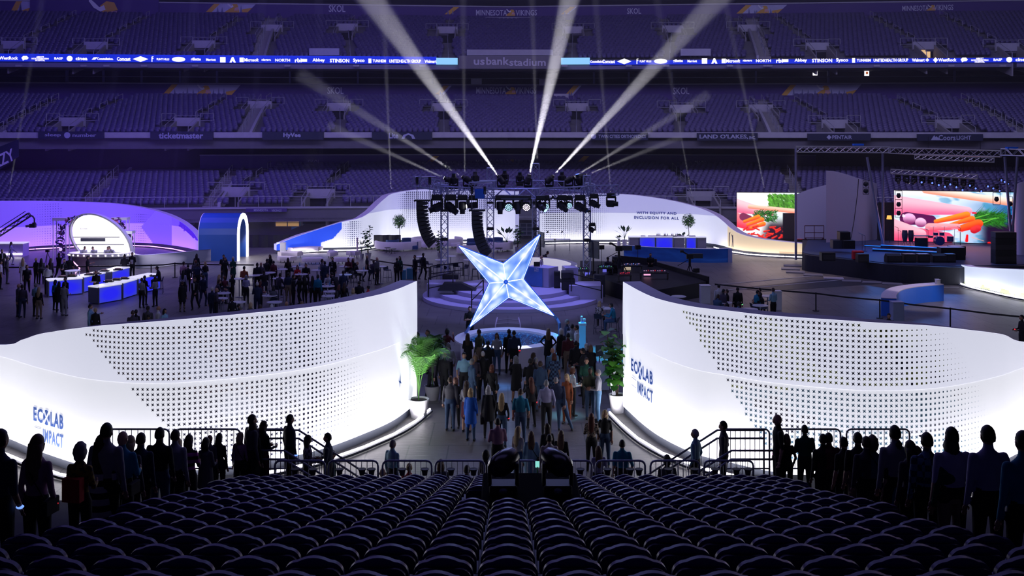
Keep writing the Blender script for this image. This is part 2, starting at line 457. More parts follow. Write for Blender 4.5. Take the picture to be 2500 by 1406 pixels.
# the rest of the seats: the last near rows and all of the far stands, one object
V = []; Fc = []
for D, x in seats[300:]: place_mesh_verts((pa, pb, pc, pd), (x, D, tread_z(D)), V, Fc)
nb = len(V); nbf = len(Fc)
fs = MB()
out = []
for y, dz in ((0, 0), (.06, 0)):
    o = [(-.247, .36), (-.247, .76), (-.2, .84), (-.08, .865), (.08, .865), (.2, .84), (.247, .76), (.247, .36)]
    out.append([(x, y+.10*(z-.36), z) for x, z in o])
fs.loft(out)
fs.box((0, -.10, .47), (.42, .09, .34))
pv = np.array(fs.v, np.float32); ns_ = len(FARSEATS)
L = np.array(FARSEATS, np.float32)
jit = (np.array([R.uniform(-.012, .012) for _ in range(ns_)], np.float32))
AV = (pv[None]+L[:, None]); AV[:, :, 1] += jit[:, None]
AV = AV.reshape(-1, 3)
lv = []; ls = []; tot = 0
fl = [len(f) for f in fs.f]; idx = np.concatenate([np.array(f) for f in fs.f])
big_idx = (idx[None]+(np.arange(ns_)*len(pv))[:, None]).ravel()+nb
near_idx = np.array([i for f in Fc for i in f]); near_len = np.array([len(f) for f in Fc])
loops = np.concatenate([near_idx, big_idx]); lens = np.concatenate([near_len, np.tile(fl, ns_)])
me = bpy.data.meshes.new('stadium_seats')
vv = np.concatenate([np.array(V, np.float32).reshape(-1, 3), AV])
me.vertices.add(len(vv)); me.vertices.foreach_set('co', vv.ravel())
me.loops.add(len(loops)); me.loops.foreach_set('vertex_index', loops.astype(np.int32))
me.polygons.add(len(lens)); me.polygons.foreach_set('loop_start', np.concatenate([[0], np.cumsum(lens)[:-1]]).astype(np.int32))
me.materials.append(SEATN); me.materials.append(SEATM)
me.polygons.foreach_set('material_index', np.concatenate([np.zeros(nbf), np.ones(len(lens)-nbf)]).astype(np.int32))
me.update(calc_edges=True)
o = bpy.data.objects.new('stadium_chair', me); COL.objects.link(o)
tag(o, 'rows upon rows of empty purple seats filling the far stands', 'seat', kind='stuff')
print('seats', len(seats), 'far', ns_)
# ================================================================ the curved fabric walls
FAB = mat('backlit_fabric_upper', (.80, .80, .86), .9, emit=(.82, .84, 1), es=.72)
FABL = mat('backlit_fabric_lower', (.86, .86, .9), .9, emit=(.88, .9, 1), es=.68)
FTOP = mat('wall_top_board', (.66, .58, .74), .7)
KICK = mat('dark_wall_plinth', (.05, .06, .09), .6)
class Wall:
    """free-standing curved fabric wall: path of (x, y, top height), thickness to one side"""
    def __init__(s, pts, th, side=1, n=8, z0=.28, seam=2.75):
        s.p = spline(pts, n); s.th = th; s.side = side; s.z0 = z0; s.seam = seam
        s.S = [0]
        for a, b in zip(s.p, s.p[1:]): s.S.append(s.S[-1]+math.dist(a[:2], b[:2]))
        s.L = s.S[-1]; s.N = []
        for i in range(len(s.p)):
            a, b = s.p[max(i-1, 0)], s.p[min(i+1, len(s.p)-1)]; t = np.array([b[0]-a[0], b[1]-a[1]]); t /= np.linalg.norm(t)
            s.N.append((-t[1]*side, t[0]*side))
    def at(s, S, z, off=0):
        x = interp(s.S, [q[0] for q in s.p], S); y = interp(s.S, [q[1] for q in s.p], S)
        nx = interp(s.S, [q[0] for q in s.N], S); ny = interp(s.S, [q[1] for q in s.N], S)
        return Vector((x-nx*off, y-ny*off, z))
    def top(s, S): return interp(s.S, [q[2] for q in s.p], S)
    def frame(s, S):
        a, b = s.at(max(S-.05, 0), 0), s.at(min(S+.05, s.L), 0); ux = (b-a).normalized(); return ux, Vector((0, 0, 1))
    def build(s, label, mats=(FAB, FABL, FTOP, KICK), name='fabric_wall', cat='wall', thf=None):
        t = T(name, (s.p[len(s.p)//2][0], s.p[len(s.p)//2][1], 0), label, cat)
        n = len(s.p); front = MB(); th = [s.th if thf is None else s.th*thf(s.S[i]/s.L) for i in range(n)]
        P0 = [s.p[i][:2] for i in range(n)]; B = [(s.p[i][0]+s.N[i][0]*th[i], s.p[i][1]+s.N[i][1]*th[i]) for i in range(n)]
        se = [min(s.seam, s.p[i][2]-.02) for i in range(n)]
        lip = .012
        front.sheet([[(P0[i][0], P0[i][1], z) for i in range(n)] for z in (s.z0, .9)]+[[(P0[i][0], P0[i][1], se[i]) for i in range(n)]], 1)
        front.sheet([[(P0[i][0]-s.N[i][0]*lip*u, P0[i][1]-s.N[i][1]*lip*u, se[i]+(s.p[i][2]-se[i])*v) for i in range(n)] for u, v in ((0, 0), (1, .004), (1, .5), (0, 1))], 0)
        front.build('fabric_front', mats[:2], t, smooth=True, angle=50)
        b = MB(); b.sheet([[(B[i][0], B[i][1], z0_) for i in range(n)] for z0_ in (s.z0,)]+[[(B[i][0], B[i][1], s.p[i][2]) for i in range(n)]], 0)
        for i in (0, n-1): b.poly([(*P0[i], s.z0), (*B[i], s.z0), (*B[i], s.p[i][2]), (*P0[i], s.p[i][2])], 0)
        b.build('fabric_back', mats[:1], t)
        c = MB(); c.sheet([[(P0[i][0], P0[i][1], s.p[i][2]+.004) for i in range(n)], [(B[i][0], B[i][1], s.p[i][2]+.004) for i in range(n)]]); c.build('top_board', mats[2], t)
        d = MB(); ins = .06
        d.sheet([[(P0[i][0]+s.N[i][0]*ins, P0[i][1]+s.N[i][1]*ins, z) for i in range(n)] for z in (0, s.z0)])
        d.build('plinth', mats[3], t)
        s.root = t; return t
    def strips(s, s0, s1, seglen, off=.5, z=.12, power=30, color=(1, .95, 1), r=.035, emit=GLOW, lz=1.6, lamps=True):
        """straight led battens standing at the foot of the wall, each with its own light"""
        k = max(1, round((s1-s0)/seglen)); mb = MB()
        for i in range(k):
            a, b = s.at(s0+(s1-s0)*i/k+.03, z, off), s.at(s0+(s1-s0)*(i+1)/k-.03, z, off)
            mb.bar(a, b, r, 0, 6)
            m = (a+b)/2; w = s.at(s0+(s1-s0)*(i+.5)/k, lz)
            if lamps:
                o = light('AREA', 'foot_batten_light', m+Vector((0, 0, .06)), w, power, color, (b-a).length, .12)
                d = (Vector(w)-m).normalized(); x = (b-a).normalized(); y = (-d).cross(x).normalized(); x = y.cross(-d)
                o.matrix_world = Matrix.Translation(m+Vector((0, 0, .06))) @ Matrix((x, y, -d)).transposed().to_4x4()
        mb.build('foot_light', emit, s.root)
        f = MB(); nn = 40
        f.sheet([[s.at(s0+(s1-s0)*j/nn, zz, off-dd) for j in range(nn+1)] for dd, zz in ((-.10, .02), (-.10, .09), (.08, .09))])
        f.build('light_trough', KICK, s.root)
DOTS = [mat('hole_dark', (.012, .012, .05), .9), mat('hole_brown', (.07, .03, .05), .9), mat('hole_grey', (.28, .32, .42), .9), mat('hole_olive', (.28, .33, .05), .9), mat('hole_teal', (.10, .25, .38), .9)]  # flat star colours stand for dim or lit space behind
def star_pts(r, rot, inner=.34, n=4):
    return [((r if i % 2 == 0 else r*inner)*math.cos(rot+math.pi*i/n), (r if i % 2 == 0 else r*inner)*math.sin(rot+math.pi*i/n)) for i in range(2*n)]
def perforate(w, fn, step=.14, off=.006, seamlip=True, back=False):
    """rows of flat coloured stars standing for cut holes; fn(px, py, S, z) -> (radius, star?, material) or None"""
    mb = MB(); ns_ = int(w.L/step); 
    for j in range(1, ns_):
        S = j*step; top = w.top(S); ux, uz = w.frame(S)
        nz = int((top-.4)/step)
        for i in range(nz):
            z = .45+i*step
            if z > top-.08 or abs(z-w.seam) < .05: continue
            lip = 0.013 if z > w.seam and w.seam < top else 0
            p = w.at(S, z, off+lip); px = X0+p.x*F/p.y; py = Y0+(H-p.z)*F/p.y
            r = fn(px, py, S, z)
            if not r: continue
            rad, star, k = r
            q = star_pts(rad, math.pi/4+.12) if star else [(rad*.6*a, rad*.6*b) for a, b in ((-1, -1), (1, -1), (1, 1), (-1, 1))]
            mb.poly([p+ux*a+uz*b for a, b in q], k)
    mb.build('cut_star_pattern', DOTS, w.root)
def nz2(x, y):
    return (math.sin(x*1.7+y*.6)+math.sin(x*.53-y*1.9+1.3)+math.sin(x*.9+y*1.1+4.1))/3
# ---- near left and right walls
def wpts(L): return [((px-X0)*D/F, D, zt) for px, D, zt in L]
wl = Wall(wpts([(-420, 37.5, 2.4), (-200, 34.8, 2.7), (0, 31.8, 3.1), (56, 30.9, 3.45), (107, 30.1, 3.8), (230, 28.8, 4.25), (400, 28.4, 4.48), (620, 29.2, 4.56), (780, 30.4, 4.55), (900, 32.2, 4.52), (965, 33.6, 4.52), (1018, 35.6, 4.52)]), .62)
wl.build('tall curved white fabric wall on the left with cut stars and a blue logo', thf=lambda u: max(.03, min(1, (u-.28)/.5)))
def fl(px, py, S, z):
    xl = 190+(py-795)*.86
    if px < xl or py > 1125: return None
    xr = 800+(py-780)*.26-max(0, py-960)*.55
    if px > xr+110: return None
    u = (px-(xr-120))/200
    v = nz2(S*1.3, z*2.0)+.35*nz2(S*4, z*3)
    k = 0
    if px < 620 and py < 960 and v > -.35: k = 1
    if v > .42 or (-.15 < v < .0 and px > 520): k = 2
    r = .062 if u < 0 else .062*(1-u*.95)
    if r < .008: return None
    return r, u < .12, k
perforate(wl, fl, .142)
S0 = wl.L
wl.strips(wl.L*.12, wl.L-.05, 1.5, .5, power=22)
wr = Wall(wpts([(1521, 35.2, 4.55), (1573, 32.9, 4.52), (1624, 31.4, 4.53), (1700, 30.0, 4.58), (1777, 29.3, 4.6), (1880, 28.5, 4.61), (2039, 27.8, 4.62), (2141, 27.6, 4.58), (2270, 27.8, 4.46), (2372, 28.5, 4.2), (2449, 29.4, 3.9), (2500, 30.3, 3.5), (2640, 32.5, 3.0), (2860, 35.5, 2.6)]), .62)
wr.build('tall curved white fabric wall on the right with cut stars and a blue logo', thf=lambda u: max(.03, min(1, (.74-u)/.4)))
def fr(px, py, S, z):
    xl = 1655+(py-742)*.62
    if px < xl or py > 1130: return None
    xr = 2210+(py-795)*.62-max(0, py-960)*.4
    if px > xr+120: return None
    u = (px-(xr-100))/210
    v = nz2(S*1.1, z*2.2)+.5*nz2(S*5, z*4)
    k = 0
    if v > .1 and py < 960: k = 3
    if py > 950: k = 4 if v > -.6 else 0
    if py > 990 and v > .55: k = 2
    r = .064 if u < 0 else .064*(1-u*.95)
    if r < .008: return None
    return r, u < .1, k
perforate(wr, fr, .145)
wr.strips(.05, wr.L*.86, 1.5, .5, power=22)
# the logos on the fabric
LOGO = mat('blue_logo_print', (.06, .17, .62), .7, nz=.03)
LOGO2 = mat('pale_blue_logo_print', (.06, .14, .42), .7, nz=.03)
def word_on_wall(w, s, S0_, S1_, z, h, m, n=.0, name='lettering'):
    Sm = (S0_+S1_)/2; o = text(s, name, S1_-S0_, h, (Sm, 0, z), (1, 0, 0), (0, 0, 1), m, None, bold=.03, spacing=1.15)
    o.parent = w.root; L0 = Vector(w.root.location)          # wrap the flat letters round the curved fabric
    for v in o.data.vertices: v.co = w.at(v.co.x, v.co.z, .016+(.013 if v.co.z > w.seam else 0)-v.co.y*.3)-L0
    return o
def Sof(w, px):
    best = min(range(len(w.p)), key=lambda i: abs(X0+w.p[i][0]*F/w.p[i][1]-px)); lo, hi = max(best-1, 0), min(best+1, len(w.p)-1)
    a, b = X0+w.p[lo][0]*F/w.p[lo][1], X0+w.p[hi][0]*F/w.p[hi][1]
    return w.S[lo]+(w.S[hi]-w.S[lo])*(px-a)/(b-a)
def logo(w, xa, xb, y1, y2):
    Sa, Sb = Sof(w, xa), Sof(w, xb); Sm = (Sa+Sb)/2
    D = w.at(Sm, 0).y; z1 = Zat(y1, D); z2 = Zat(y2, D)
    word_on_wall(w, 'EC', Sa, Sa+(Sb-Sa)*.325, z1, .42, LOGO); word_on_wall(w, 'LAB', Sa+(Sb-Sa)*.585, Sb, z1, .42, LOGO)
    Sp = Sa+(Sb-Sa)*.455; mb = MB()
    rr = (Sb-Sa)*.112
    for k in range(4):
        a0 = k*math.pi/2+math.pi/4+.22; pts = [(rr*.22*math.cos(a0+.56), rr*.22*math.sin(a0+.56))]+[(rr*math.cos(a0+1.13*i/5), 1.25*rr*math.sin(a0+1.13*i/5)) for i in range(6)]
        mb.poly([w.at(Sp+a, z1+b, .02) for a, b in pts])
    mb.build('round_emblem', LOGO, w.root)
    word_on_wall(w, 'IMPACT', Sa+(Sb-Sa)*.33, Sb, z2, .40, LOGO2)
    for dz in (.17, -.08):
        c0 = w.at(Sa+(Sb-Sa)*.04, z2+dz, .02); c1 = w.at(Sa+(Sb-Sa)*.27, z2+dz, .02); MB().bar(c0, c1, .008, 0, 4).build('thin_line', LOGO2, w.root)
logo(wl, 83, 156, 1020, 1066)
logo(wr, 1542, 1595, 906, 950)
# small long-armed blue star near the inner end of the left wall
Ss = Sof(wl, 975); D = wl.at(Ss, 0).y; p = wl.at(Ss, Zat(933, D), .02); ux, uz = wl.frame(Ss); mb = MB()
mb.poly([p+ux*a+uz*b for a, b in ((.06, .30), (.05, .05), (.14, -.07), (.03, -.04), (-.04, -.27), (-.03, -.03), (-.14, .10), (-.03, .05))]); mb.build('star_emblem', LOGO2, wl.root)
# ================================================================ fittings of the far stands
def onwall(px, py, yb_):
    x = 0.
    for _ in range(5): D = yb_+sy(x); x = (px-X0)*D/F
    return Vector((x, D, H-(py-Y0)*D/F))
def wdir(x): return Vector((1, -K if x > 0 else K, 0)).normalized()
POS = lambda px: ('at the far left' if px < 330 else 'left of centre' if px < 900 else 'near the centre' if px < 1500 else 'right of centre' if px < 2050 else 'at the far right')
TN = {'lower': 'lowest', 'middle': 'middle', 'upper': 'topmost'}
ordn = {}
for (t, i, x), (_, px, py) in zip(VINFO, VOM):
    y, z = tier_row(t, i); y0 = y+sy(x); zr = TIERS[t][4]; w = 1.25
    o = ordn.get(t, 0); ordn[t] = o+1
    nth = ('first', 'second', 'third', 'fourth', 'fifth', 'sixth', 'seventh', 'eighth', 'ninth', 'tenth', 'eleventh', 'twelfth')[o]
    r = T('stair_tunnel', (x, y0, z), 'concrete stair mouth with pale rails, %s from the left in the %s far tier' % (nth, TN[t]), 'stair tunnel', 'stair tunnels of the %s far tier' % TN[t])
    yf = y0-TIERS[t][3]*.45
    MB().box((x, yf-.1, z+.33), (2.5, .22, .85)).build('parapet', LEDGE, r)
    zb = z-zr*4.6; yn = yf-TIERS[t][3]*4
    mb = MB()
    for s in (-1, 1):
        mb2 = MB(); mb2.prism([(0, 0), (1, 0), (1, 1), (0, 1)], 0, 1); 
        a = x+s*1.0; b_ = x+s*1.16
        q = MB(); q.loft([[(a, yf, z-2.1), (a, yn, zb-1.5), (a, yn, zb+.35), (a, yf, z+.5)], [(b_, yf, z-2.1), (b_, yn, zb-1.5), (b_, yn, zb+.35), (b_, yf, z+.5)]])
        q.build('side_wall', CONC, r)
        g = MB(); zt = z+1.15; x1, x2 = x+s*1.25, x+s*2.55
        for zz in (zt, z+.45): g.bar((x1, yf, zz), (x2, yf, zz), .035, 0, 4)
        for xx in (x1, x2): g.bar((xx, yf, z-.2), (xx, yf, zt), .035, 0, 4)
        g.bar((x+s*1.1, yf, z+1.0), (x+s*1.1, yn, zb+.95), .035, 0, 4); g.bar((x+s*1.1, yn, zb+.3), (x+s*1.1, yn, zb+.95), .035, 0, 4)
        g.build('railing', RAILM, r)
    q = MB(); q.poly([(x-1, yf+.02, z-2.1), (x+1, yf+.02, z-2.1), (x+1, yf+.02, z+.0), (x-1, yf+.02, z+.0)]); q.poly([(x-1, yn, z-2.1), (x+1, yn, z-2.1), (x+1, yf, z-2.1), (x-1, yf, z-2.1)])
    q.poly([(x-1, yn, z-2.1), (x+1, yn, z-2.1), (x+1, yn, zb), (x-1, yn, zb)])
    q.build('tunnel_opening', DARKC, r)  # dark sheets stand for the shade inside the stair mouth
    g = MB()
    if t == 'upper': g.bar((x-1.2, yf, z+1.1), (x+1.2, yf, z+1.1), .035, 0, 4)
    else: g.bar((x-1.2, yf, z+.95), (x+1.2, yf, z+.95), .03, 0, 4)
    g.build('top_rail', RAILM, r)
    # handrail down the middle of the aisle below, and the slanted one above
    lean = (-.16 if x < 0 else .16)*min(abs(x)/20, 1)
    if abs(x) < 24 and i > 6:
        g = MB(); pts = [(x+lean*(k-i), tier_row(t, k)[0]+sy(x), tier_row(t, k)[1]+.95) for k in (i-4, 0)]
        g.bar(pts[0], pts[1], .035, 0, 4)
        for u in (0, .33, .66, 1): p = Vector(pts[0]).lerp(Vector(pts[1]), u); g.bar(p-Vector((0, 0, .95)), p, .03, 0, 4)
        g.build('aisle_handrail', RAILM, r)
    n = TIERS[t][2]
    if n-i > 4:
        for k in range(i+2, n-1, 4):
            g = MB(); a = Vector((x-lean*(k-i)*.5, tier_row(t, k)[0]+sy(x), tier_row(t, k)[1])); kk = min(k+2, n-1)
            b_ = Vector((x-lean*(kk-i)*.5, tier_row(t, kk)[0]+sy(x), tier_row(t, kk)[1])); up = Vector((0, 0, .95))
            g.bar(a+up, b_+up, .035, 0, 4); g.bar(a, a+up, .03, 0, 4); g.bar(b_, b_+up, .03, 0, 4); g.bar(a+up*.5, b_+up*.5, .025, 0, 4)
            g.build('aisle_handrail', RAILM, r)
# lit doorway inside one tunnel of the top tier
vi = VINFO[10]; y, z = tier_row('upper', vi[1]); x = vi[2]
for c in list(bpy.data.objects):
    if c.name.startswith('stair_tunnel') and abs(c.location.x-x) < .1 and c.location.z > 16:
        MB().poly([(x-.85, y+sy(x)-.4, z-1.1), (x+.7, y+sy(x)-.4, z-1.1), (x+.7, y+sy(x)-.4, z-.15), (x-.85, y+sy(x)-.4, z-.15)]).build('lit_doorway', mat('warm_room_light', (.5, .4, .3), emit=(1, .62, .25), es=.75), c)
# slanted gangways with kerb walls and handrails
for q, (t, pts) in enumerate(AINFO):
    m = pts[len(pts)//2]
    r = T('gangway', pts[0], '%s slanted stair gangway with pale rails, %s far tier, %s' % (('long', 'long', 'short', 'short', 'narrow', 'narrow', 'broad', 'railed', 'broad')[q], TN[t], POS(AISLES[q][1][0])), 'stairs')
    s = 1 if m[0] < 0 else -1
    off = .85*s
    mb = MB(); A = [(p[0]+off, p[1], p[2]) for p in pts]
    top = [(p[0], p[1]-.2, p[2]+.55) for p in A]
    mb.loft([[(a[0]-.13, a[1]-.2, a[2]-.5), (a[0]+.13, a[1]-.2, a[2]-.5), (a[0]+.13, a[1]-.2, a[2]+.42), (a[0]-.13, a[1]-.2, a[2]+.42)] for a in A], 0)
    mb.build('kerb_wall', LEDGE, r)
    st = MB()
    for a, b in zip(pts, pts[1:]): st.box((a[0], a[1]+.2, (a[2]+b[2])/2), (1.3, .34, b[2]-a[2]))
    st.build('step', CONC, r)
    for k in range(0, len(pts)-2, 3):
        a, b = Vector(pts[k]), Vector(pts[min(k+2, len(pts)-1)]); g = MB(); up = Vector((0, 0, 1.0))
        g.bar(a+up, b+up, .035, 0, 4); g.bar(a+up*.6, b+up*.6, .03, 0, 4); g.bar(a, a+up, .035, 0, 4); g.bar(b, b+up, .035, 0, 4); g.build('handrail', RAILM, r)
# ---------------- front railing and field gates
mb = MB(); g0 = T('front_railing', (0, 90, 3), 'long pale railing along the front of the lowest far tier', 'railing')
for s in (-1, 1):
    mb = MB()
    for zz in (3.98, 3.08): mb.bar((0, 90.3, zz), (s*48, 90.3+sy(48), zz), .03, 0, 4)
    for k in range(0, 25): x = s*k*1.95; mb.bar((x, 90.3+sy(x), 3.05), (x, 90.3+sy(x), 3.98), .025, 0, 4)
    mb.build('rail_panel', RAILM, g0)
# ---------------- sign boards and banners
def emblem(c, ux, s, par, flip=1):
    """horned helmet over a bearded profile, a few flat printed shapes"""
    uz = Vector((0, 0, 1)); n = Vector(ux).cross(uz)
    def pp(pts, k, d): mb.poly([Vector(c)+Vector(ux)*(a*s)+uz*(b*s)+n*d for a, b in pts], k)
    mb = MB()
    pp([(-.9, -.5), (-.25, -.05), (.1, .1), (.6, .0), (.72, -.12), (.75, -.5)], 0, .02)       # beard and hair
    pp([(.2, -.35), (.25, .05), (.62, .05), (.66, -.08), (.74, -.14), (.64, -.22), (.66, -.35), (.4, -.5)], 1, .03)  # face
    pp([(-.15, .05), (-.1, .3), (.15, .5), (.5, .45), (.66, .1), (.3, .02)], 0, .035)          # helmet
    pp([(-.62, .5), (-.4, .2), (-.1, .02), (.12, .12), (.05, .32), (-.15, .22), (-.35, .42), (-.55, .6)], 2, .05)   # horn
    pp([(.25, -.3), (.45, -.28), (.62, -.3), (.45, -.5), (.2, -.5)], 0, .045)
    mb.build('emblem', [GOLD, FLESH, WHITE], par)
def forest(px0, px1, y0, y1, yb_, par, slant=22, gold=14):
    a = onwall(px0, y1, yb_-.06); b = onwall(px1, y1, yb_-.06); ux = wdir(a.x); sc = a.y/F; hh = (y1-y0)*sc; W_ = (b-a).length; sl = slant*sc; gd = gold*sc
    uz = Vector((0, 0, 1)); mb = MB(); n = ux.cross(uz)
    q = lambda pts, k, d=0: mb.poly([a+ux*u+uz*v+n*d for u, v in pts], k)
    q([(0, 0), (W_-sl, 0), (W_, hh), (sl, hh)], 0)
    q([(0, 0), (gd, 0), (gd+sl, hh), (sl, hh)], 1, .01)
    if W_ > 3: q([(W_-sl-gd, 0), (W_-sl, 0), (W_-sl*.5, hh*.5), (W_-sl-gd, hh*.3)], 1, .01)
    k = max(1, int(W_/.9)); rr = random.Random(int(px0))
    for i in range(k):
        u = gd+sl*.5+(W_-2*sl-gd)*(i+.5)/k+rr.uniform(-.2, .2); t_ = hh*rr.uniform(.4, .85); w = hh*.12
        q([(u-w, 0), (u+w, 0), (u, t_)], 2, .012)
    mb.build('forest_print', [SNOW, GOLD, PINE], par)
    return a+ux*(W_*.52)+uz*hh*.45, ux
def banner(name, label, items, forests, yb_, cat='banner'):
    c = onwall(1240, items[0][2] if items else 20, yb_); r = T(name, (c.x, c.y-.3, c.z), label, cat)
    for s, px, py, w, h in items:
        p = onwall(px, py, yb_-.04)
        if s == '*': emblem(p, wdir(p.x), h*p.y/F*1.05, r)
        else: text(s, 'lettering', w*p.y/F, h*p.y/F, p, wdir(p.x), (0, 0, 1), LETT, r, bold=.012)
    for f in forests:
        p, ux = forest(*f[:4], yb_, r)
        if len(f) > 4: emblem(p, ux, (f[3]-f[2])*p.y/F*.95, r)
    return r
banner('banner_lettering', 'white lettering and forest prints on the purple banner behind the lowest far tier', [('SKOL', 767, 397, 30, 14), ('SKOL', 1711, 400, 30, 14), ('MINNESOTA', 1199, 397, 75, 15), ('*', 1246, 397, 15, 15), ('VIKINGS', 1284, 397, 52, 15)], [(1036, 1072, 381, 402), (1403, 1435, 381, 402)], yb)
banner('banner_lettering', 'white lettering and forest prints on the purple banner behind the middle far tier', [('SKOL', 819, 221, 39, 17), ('SKOL', 1663, 222, 39, 17), ('MINNESOTA', 1199, 221, 73, 16), ('*', 1246, 221, 17, 17), ('VIKINGS', 1283, 221, 52, 16)],
       [(397, 588, 206, 231, 1), (1907, 2103, 207, 233, 1), (1060, 1103, 209, 234), (1378, 1420, 209, 234)], yb2)
banner('banner_lettering', 'white lettering and forest prints on the purple banner behind the topmost far tier', [('SKOL', 823, 21, 40, 17), ('SKOL', 1548, 27, 34, 14), ('MINNESOTA', 1200, 31, 76, 14), ('*', 1246, 31, 15, 15), ('VIKINGS', 1285, 31, 52, 14), ('MINNESOTA', 2235, 20, 62, 13), ('*', 2273, 19, 13, 13), ('VIKINGS', 2304, 18, 45, 13)],
       [(503, 627, 6, 29, 1), (1798, 1922, 13, 33, 1), (1085, 1120, 17, 35), (1369, 1409, 17, 35), (20, 85, -4, 40)], yb3)
p = onwall(252, 30, yb3-.3); r = T('banner', (p.x, p.y, p.z), 'big gold horned-helmet emblem on a purple banner at the top left', 'banner')
u = wdir(-1); MB().loft([[p+u*a+Vector((0, d, b)) for a, b in ((-8.6, -1), (6.6, -1), (6.6, 1.9), (-8.6, 1.9))] for d in (0, .05)]).build('banner_cloth', PURP, r)
emblem(p-Vector((0, .1, 0)), u, 2.7, r)
mb = MB()
def board(px0, px1, y0, y1, yb_, words, label, name='sponsor_sign', m=NAVY, th=.2, cat='sign', lm=None, bold=.02, xtra=None):
    a = onwall(px0, y1, yb_); b = onwall(px1, y1, yb_); z1 = onwall((px0+px1)/2, y0, yb_).z
    if a.x*b.x < 0: a.y = b.y = min(a.y, b.y)
    r = T(name, ((a.x+b.x)/2, (a.y+b.y)/2, a.z), label, cat)
    MB().prism([(a.x, a.y), (b.x, b.y), (b.x, b.y+th), (a.x, a.y+th)], a.z, z1).build('board', m, r)
    for s, px, py, w, h in words:
        p = onwall(px, py, yb_-.03)
        if a.x*b.x < 0: p = P(px, py, a.y-.03)
        text(s, 'lettering', w*p.y/F, h*p.y/F, p, wdir(p.x) if a.x*b.x > 0 else (1, 0, 0), (0, 0, 1), lm or LETT2, r, bold=bold)
    if xtra:
        for sh, px, py, w, h in xtra:
            mb = MB()
            p = onwall(px, py, yb_-.03) if a.x*b.x > 0 else P(px, py, a.y-.03); W_, h_ = w*p.y/F/2, h*p.y/F/2; ux = wdir(p.x) if a.x*b.x > 0 else Vector((1, 0, 0)); uz = Vector((0, 0, 1))
            shp = {'o': [(math.cos(t*math.pi/8), math.sin(t*math.pi/8)) for t in range(16)], 'd': [(-1, 0), (0, -1), (1, 0), (0, 1)], 's': [(-1, -1), (1, -1), (1, 1), (-1, 1)],
                   'b': [(-.6, -1), (-.1, -.6), (.6, -.55), (1, .1), (.5, .9), (-.5, .9), (-1, .1), (-.7, -.5)], 't': [(-1, -1), (-.35, -1), (0, -.3), (.35, -1), (1, -1), (.25, 1), (-.25, 1)],
                   'f': [(-.5, -1), (0, -1), (0, .1), (.6, .1), (.6, .4), (0, .4), (.1, .8), (.7, .8), (.7, 1), (-.3, 1), (-.5, .7)], 'm': [(-1, -1), (1, -1), (.2, .6), (0, .2), (-.3, 1)],
                   '/': [(-1, -.6), (.2, -.6), (1, 1), (-.3, .8)], 'h': [(-1, -1), (-.55, -1), (-.4, 0), (0, .4), (.4, 0), (.55, -1), (1, -1), (.7, .4), (0, 1), (-.7, .4)]}[sh]
            mb.poly([p+ux*(u*W_)+uz*(v*h_) for u, v in shp]); mb.build('logo_shape', lm or LETT2, r)
    return r
LETT2 = mat('dim_sign_letters', (.42, .44, .62), .6, nz=.02)
board(93, 253, 321, 339, 98.8, [('sleep', 129, 330, 38, 10), ('number', 206, 330, 56, 9)], 'dark sponsor sign reading sleep number', xtra=[('o', 164, 330, 15, 15)])
board(367, 520, 321, 341, 98.8, [('ticketmaster', 442, 331, 106, 15)], 'dark sponsor sign reading ticketmaster', bold=.03)
board(640, 790, 322, 341, 98.8, [('HyVee', 713, 331, 42, 14)], 'dark sponsor sign reading HyVee', bold=.04)
board(908, 1055, 322, 341, 98.8, [('Lite', 961, 331, 23, 14)], 'dark sponsor sign reading Lite beside a round arch logo', bold=.03, xtra=[('h', 997, 332, 34, 14)])
board(1435, 1582, 324, 342, 98.8, [('TWIN CITIES ORTHOPEDICS', 1519, 333, 115, 8)], 'dark sponsor sign reading TWIN CITIES ORTHOPEDICS', xtra=[('o', 1449, 333, 13, 12)])
board(1702, 1850, 325, 343, 98.8, [("LAND O'LAKES,", 1767, 334, 117, 12), ('INC.', 1837, 336, 15, 8)], 'dark sponsor sign reading LAND O LAKES', bold=.03)
board(1972, 2126, 326, 343, 98.8, [('PENTAIR', 2056, 335, 47, 9)], 'dark sponsor sign reading PENTAIR', xtra=[('d', 2024, 335, 12, 12)])
board(2240, 2400, 327, 344, 98.8, [('Coors', 2312, 336, 40, 13), ('LIGHT', 2353, 336, 34, 10)], 'dark sponsor sign reading Coors LIGHT beside a mountain shape', xtra=[('m', 2284, 336, 22, 12)])
board(600, 700, 509, 518, 90.0, [('MINNESOTA', 637, 513, 34, 6), ('VIKINGS', 675, 514, 24, 6)], 'small field-side sign reading MINNESOTA VIKINGS on the left', m=PURP)
# the blue ribbon board
RB = mat('ribbon_blue', (.01, .02, .2), emit=(.004, .022, .62), es=1); RW = mat('ribbon_white', (.8, .8, .8), emit=(1, .95, 1), es=1.3); RC = mat('ribbon_cyan', (.2, .5, .8), emit=(.30, .68, .95), es=.8)
def sc(l, y): return [(s, px, y(px), w, h) for s, px, w, h in l]
yl = lambda px: 141.5+px*.0078; yr = lambda px: 150.5-(px-1370)*.0045
LL = [('WestRock', 21, 44, 8), ('ABBOTT', 98, 18, 4), ('BASF', 143, 20, 6), ('cinea', 199, 28, 8), ('Constellation.', 257, 38, 6), ('Comcast', 302, 32, 9), ('FLINT HILLS', 398, 30, 5), ('gillette', 478, 24, 9), ('Marriott', 515, 23, 6), ('Microsoft', 614, 34, 8),
      ('niagara', 650, 22, 7), ('NORTH', 690, 36, 7), ('rbi', 728, 16, 10), ('Abbey', 778, 30, 10), ('STINSON', 829, 47, 9), ('Sysco', 876, 28, 11), ('TUNHEIM', 926, 32, 7), ('UNITEDHEALTH GROUP', 989, 77, 8), ('Walmart', 1051, 29, 8)]
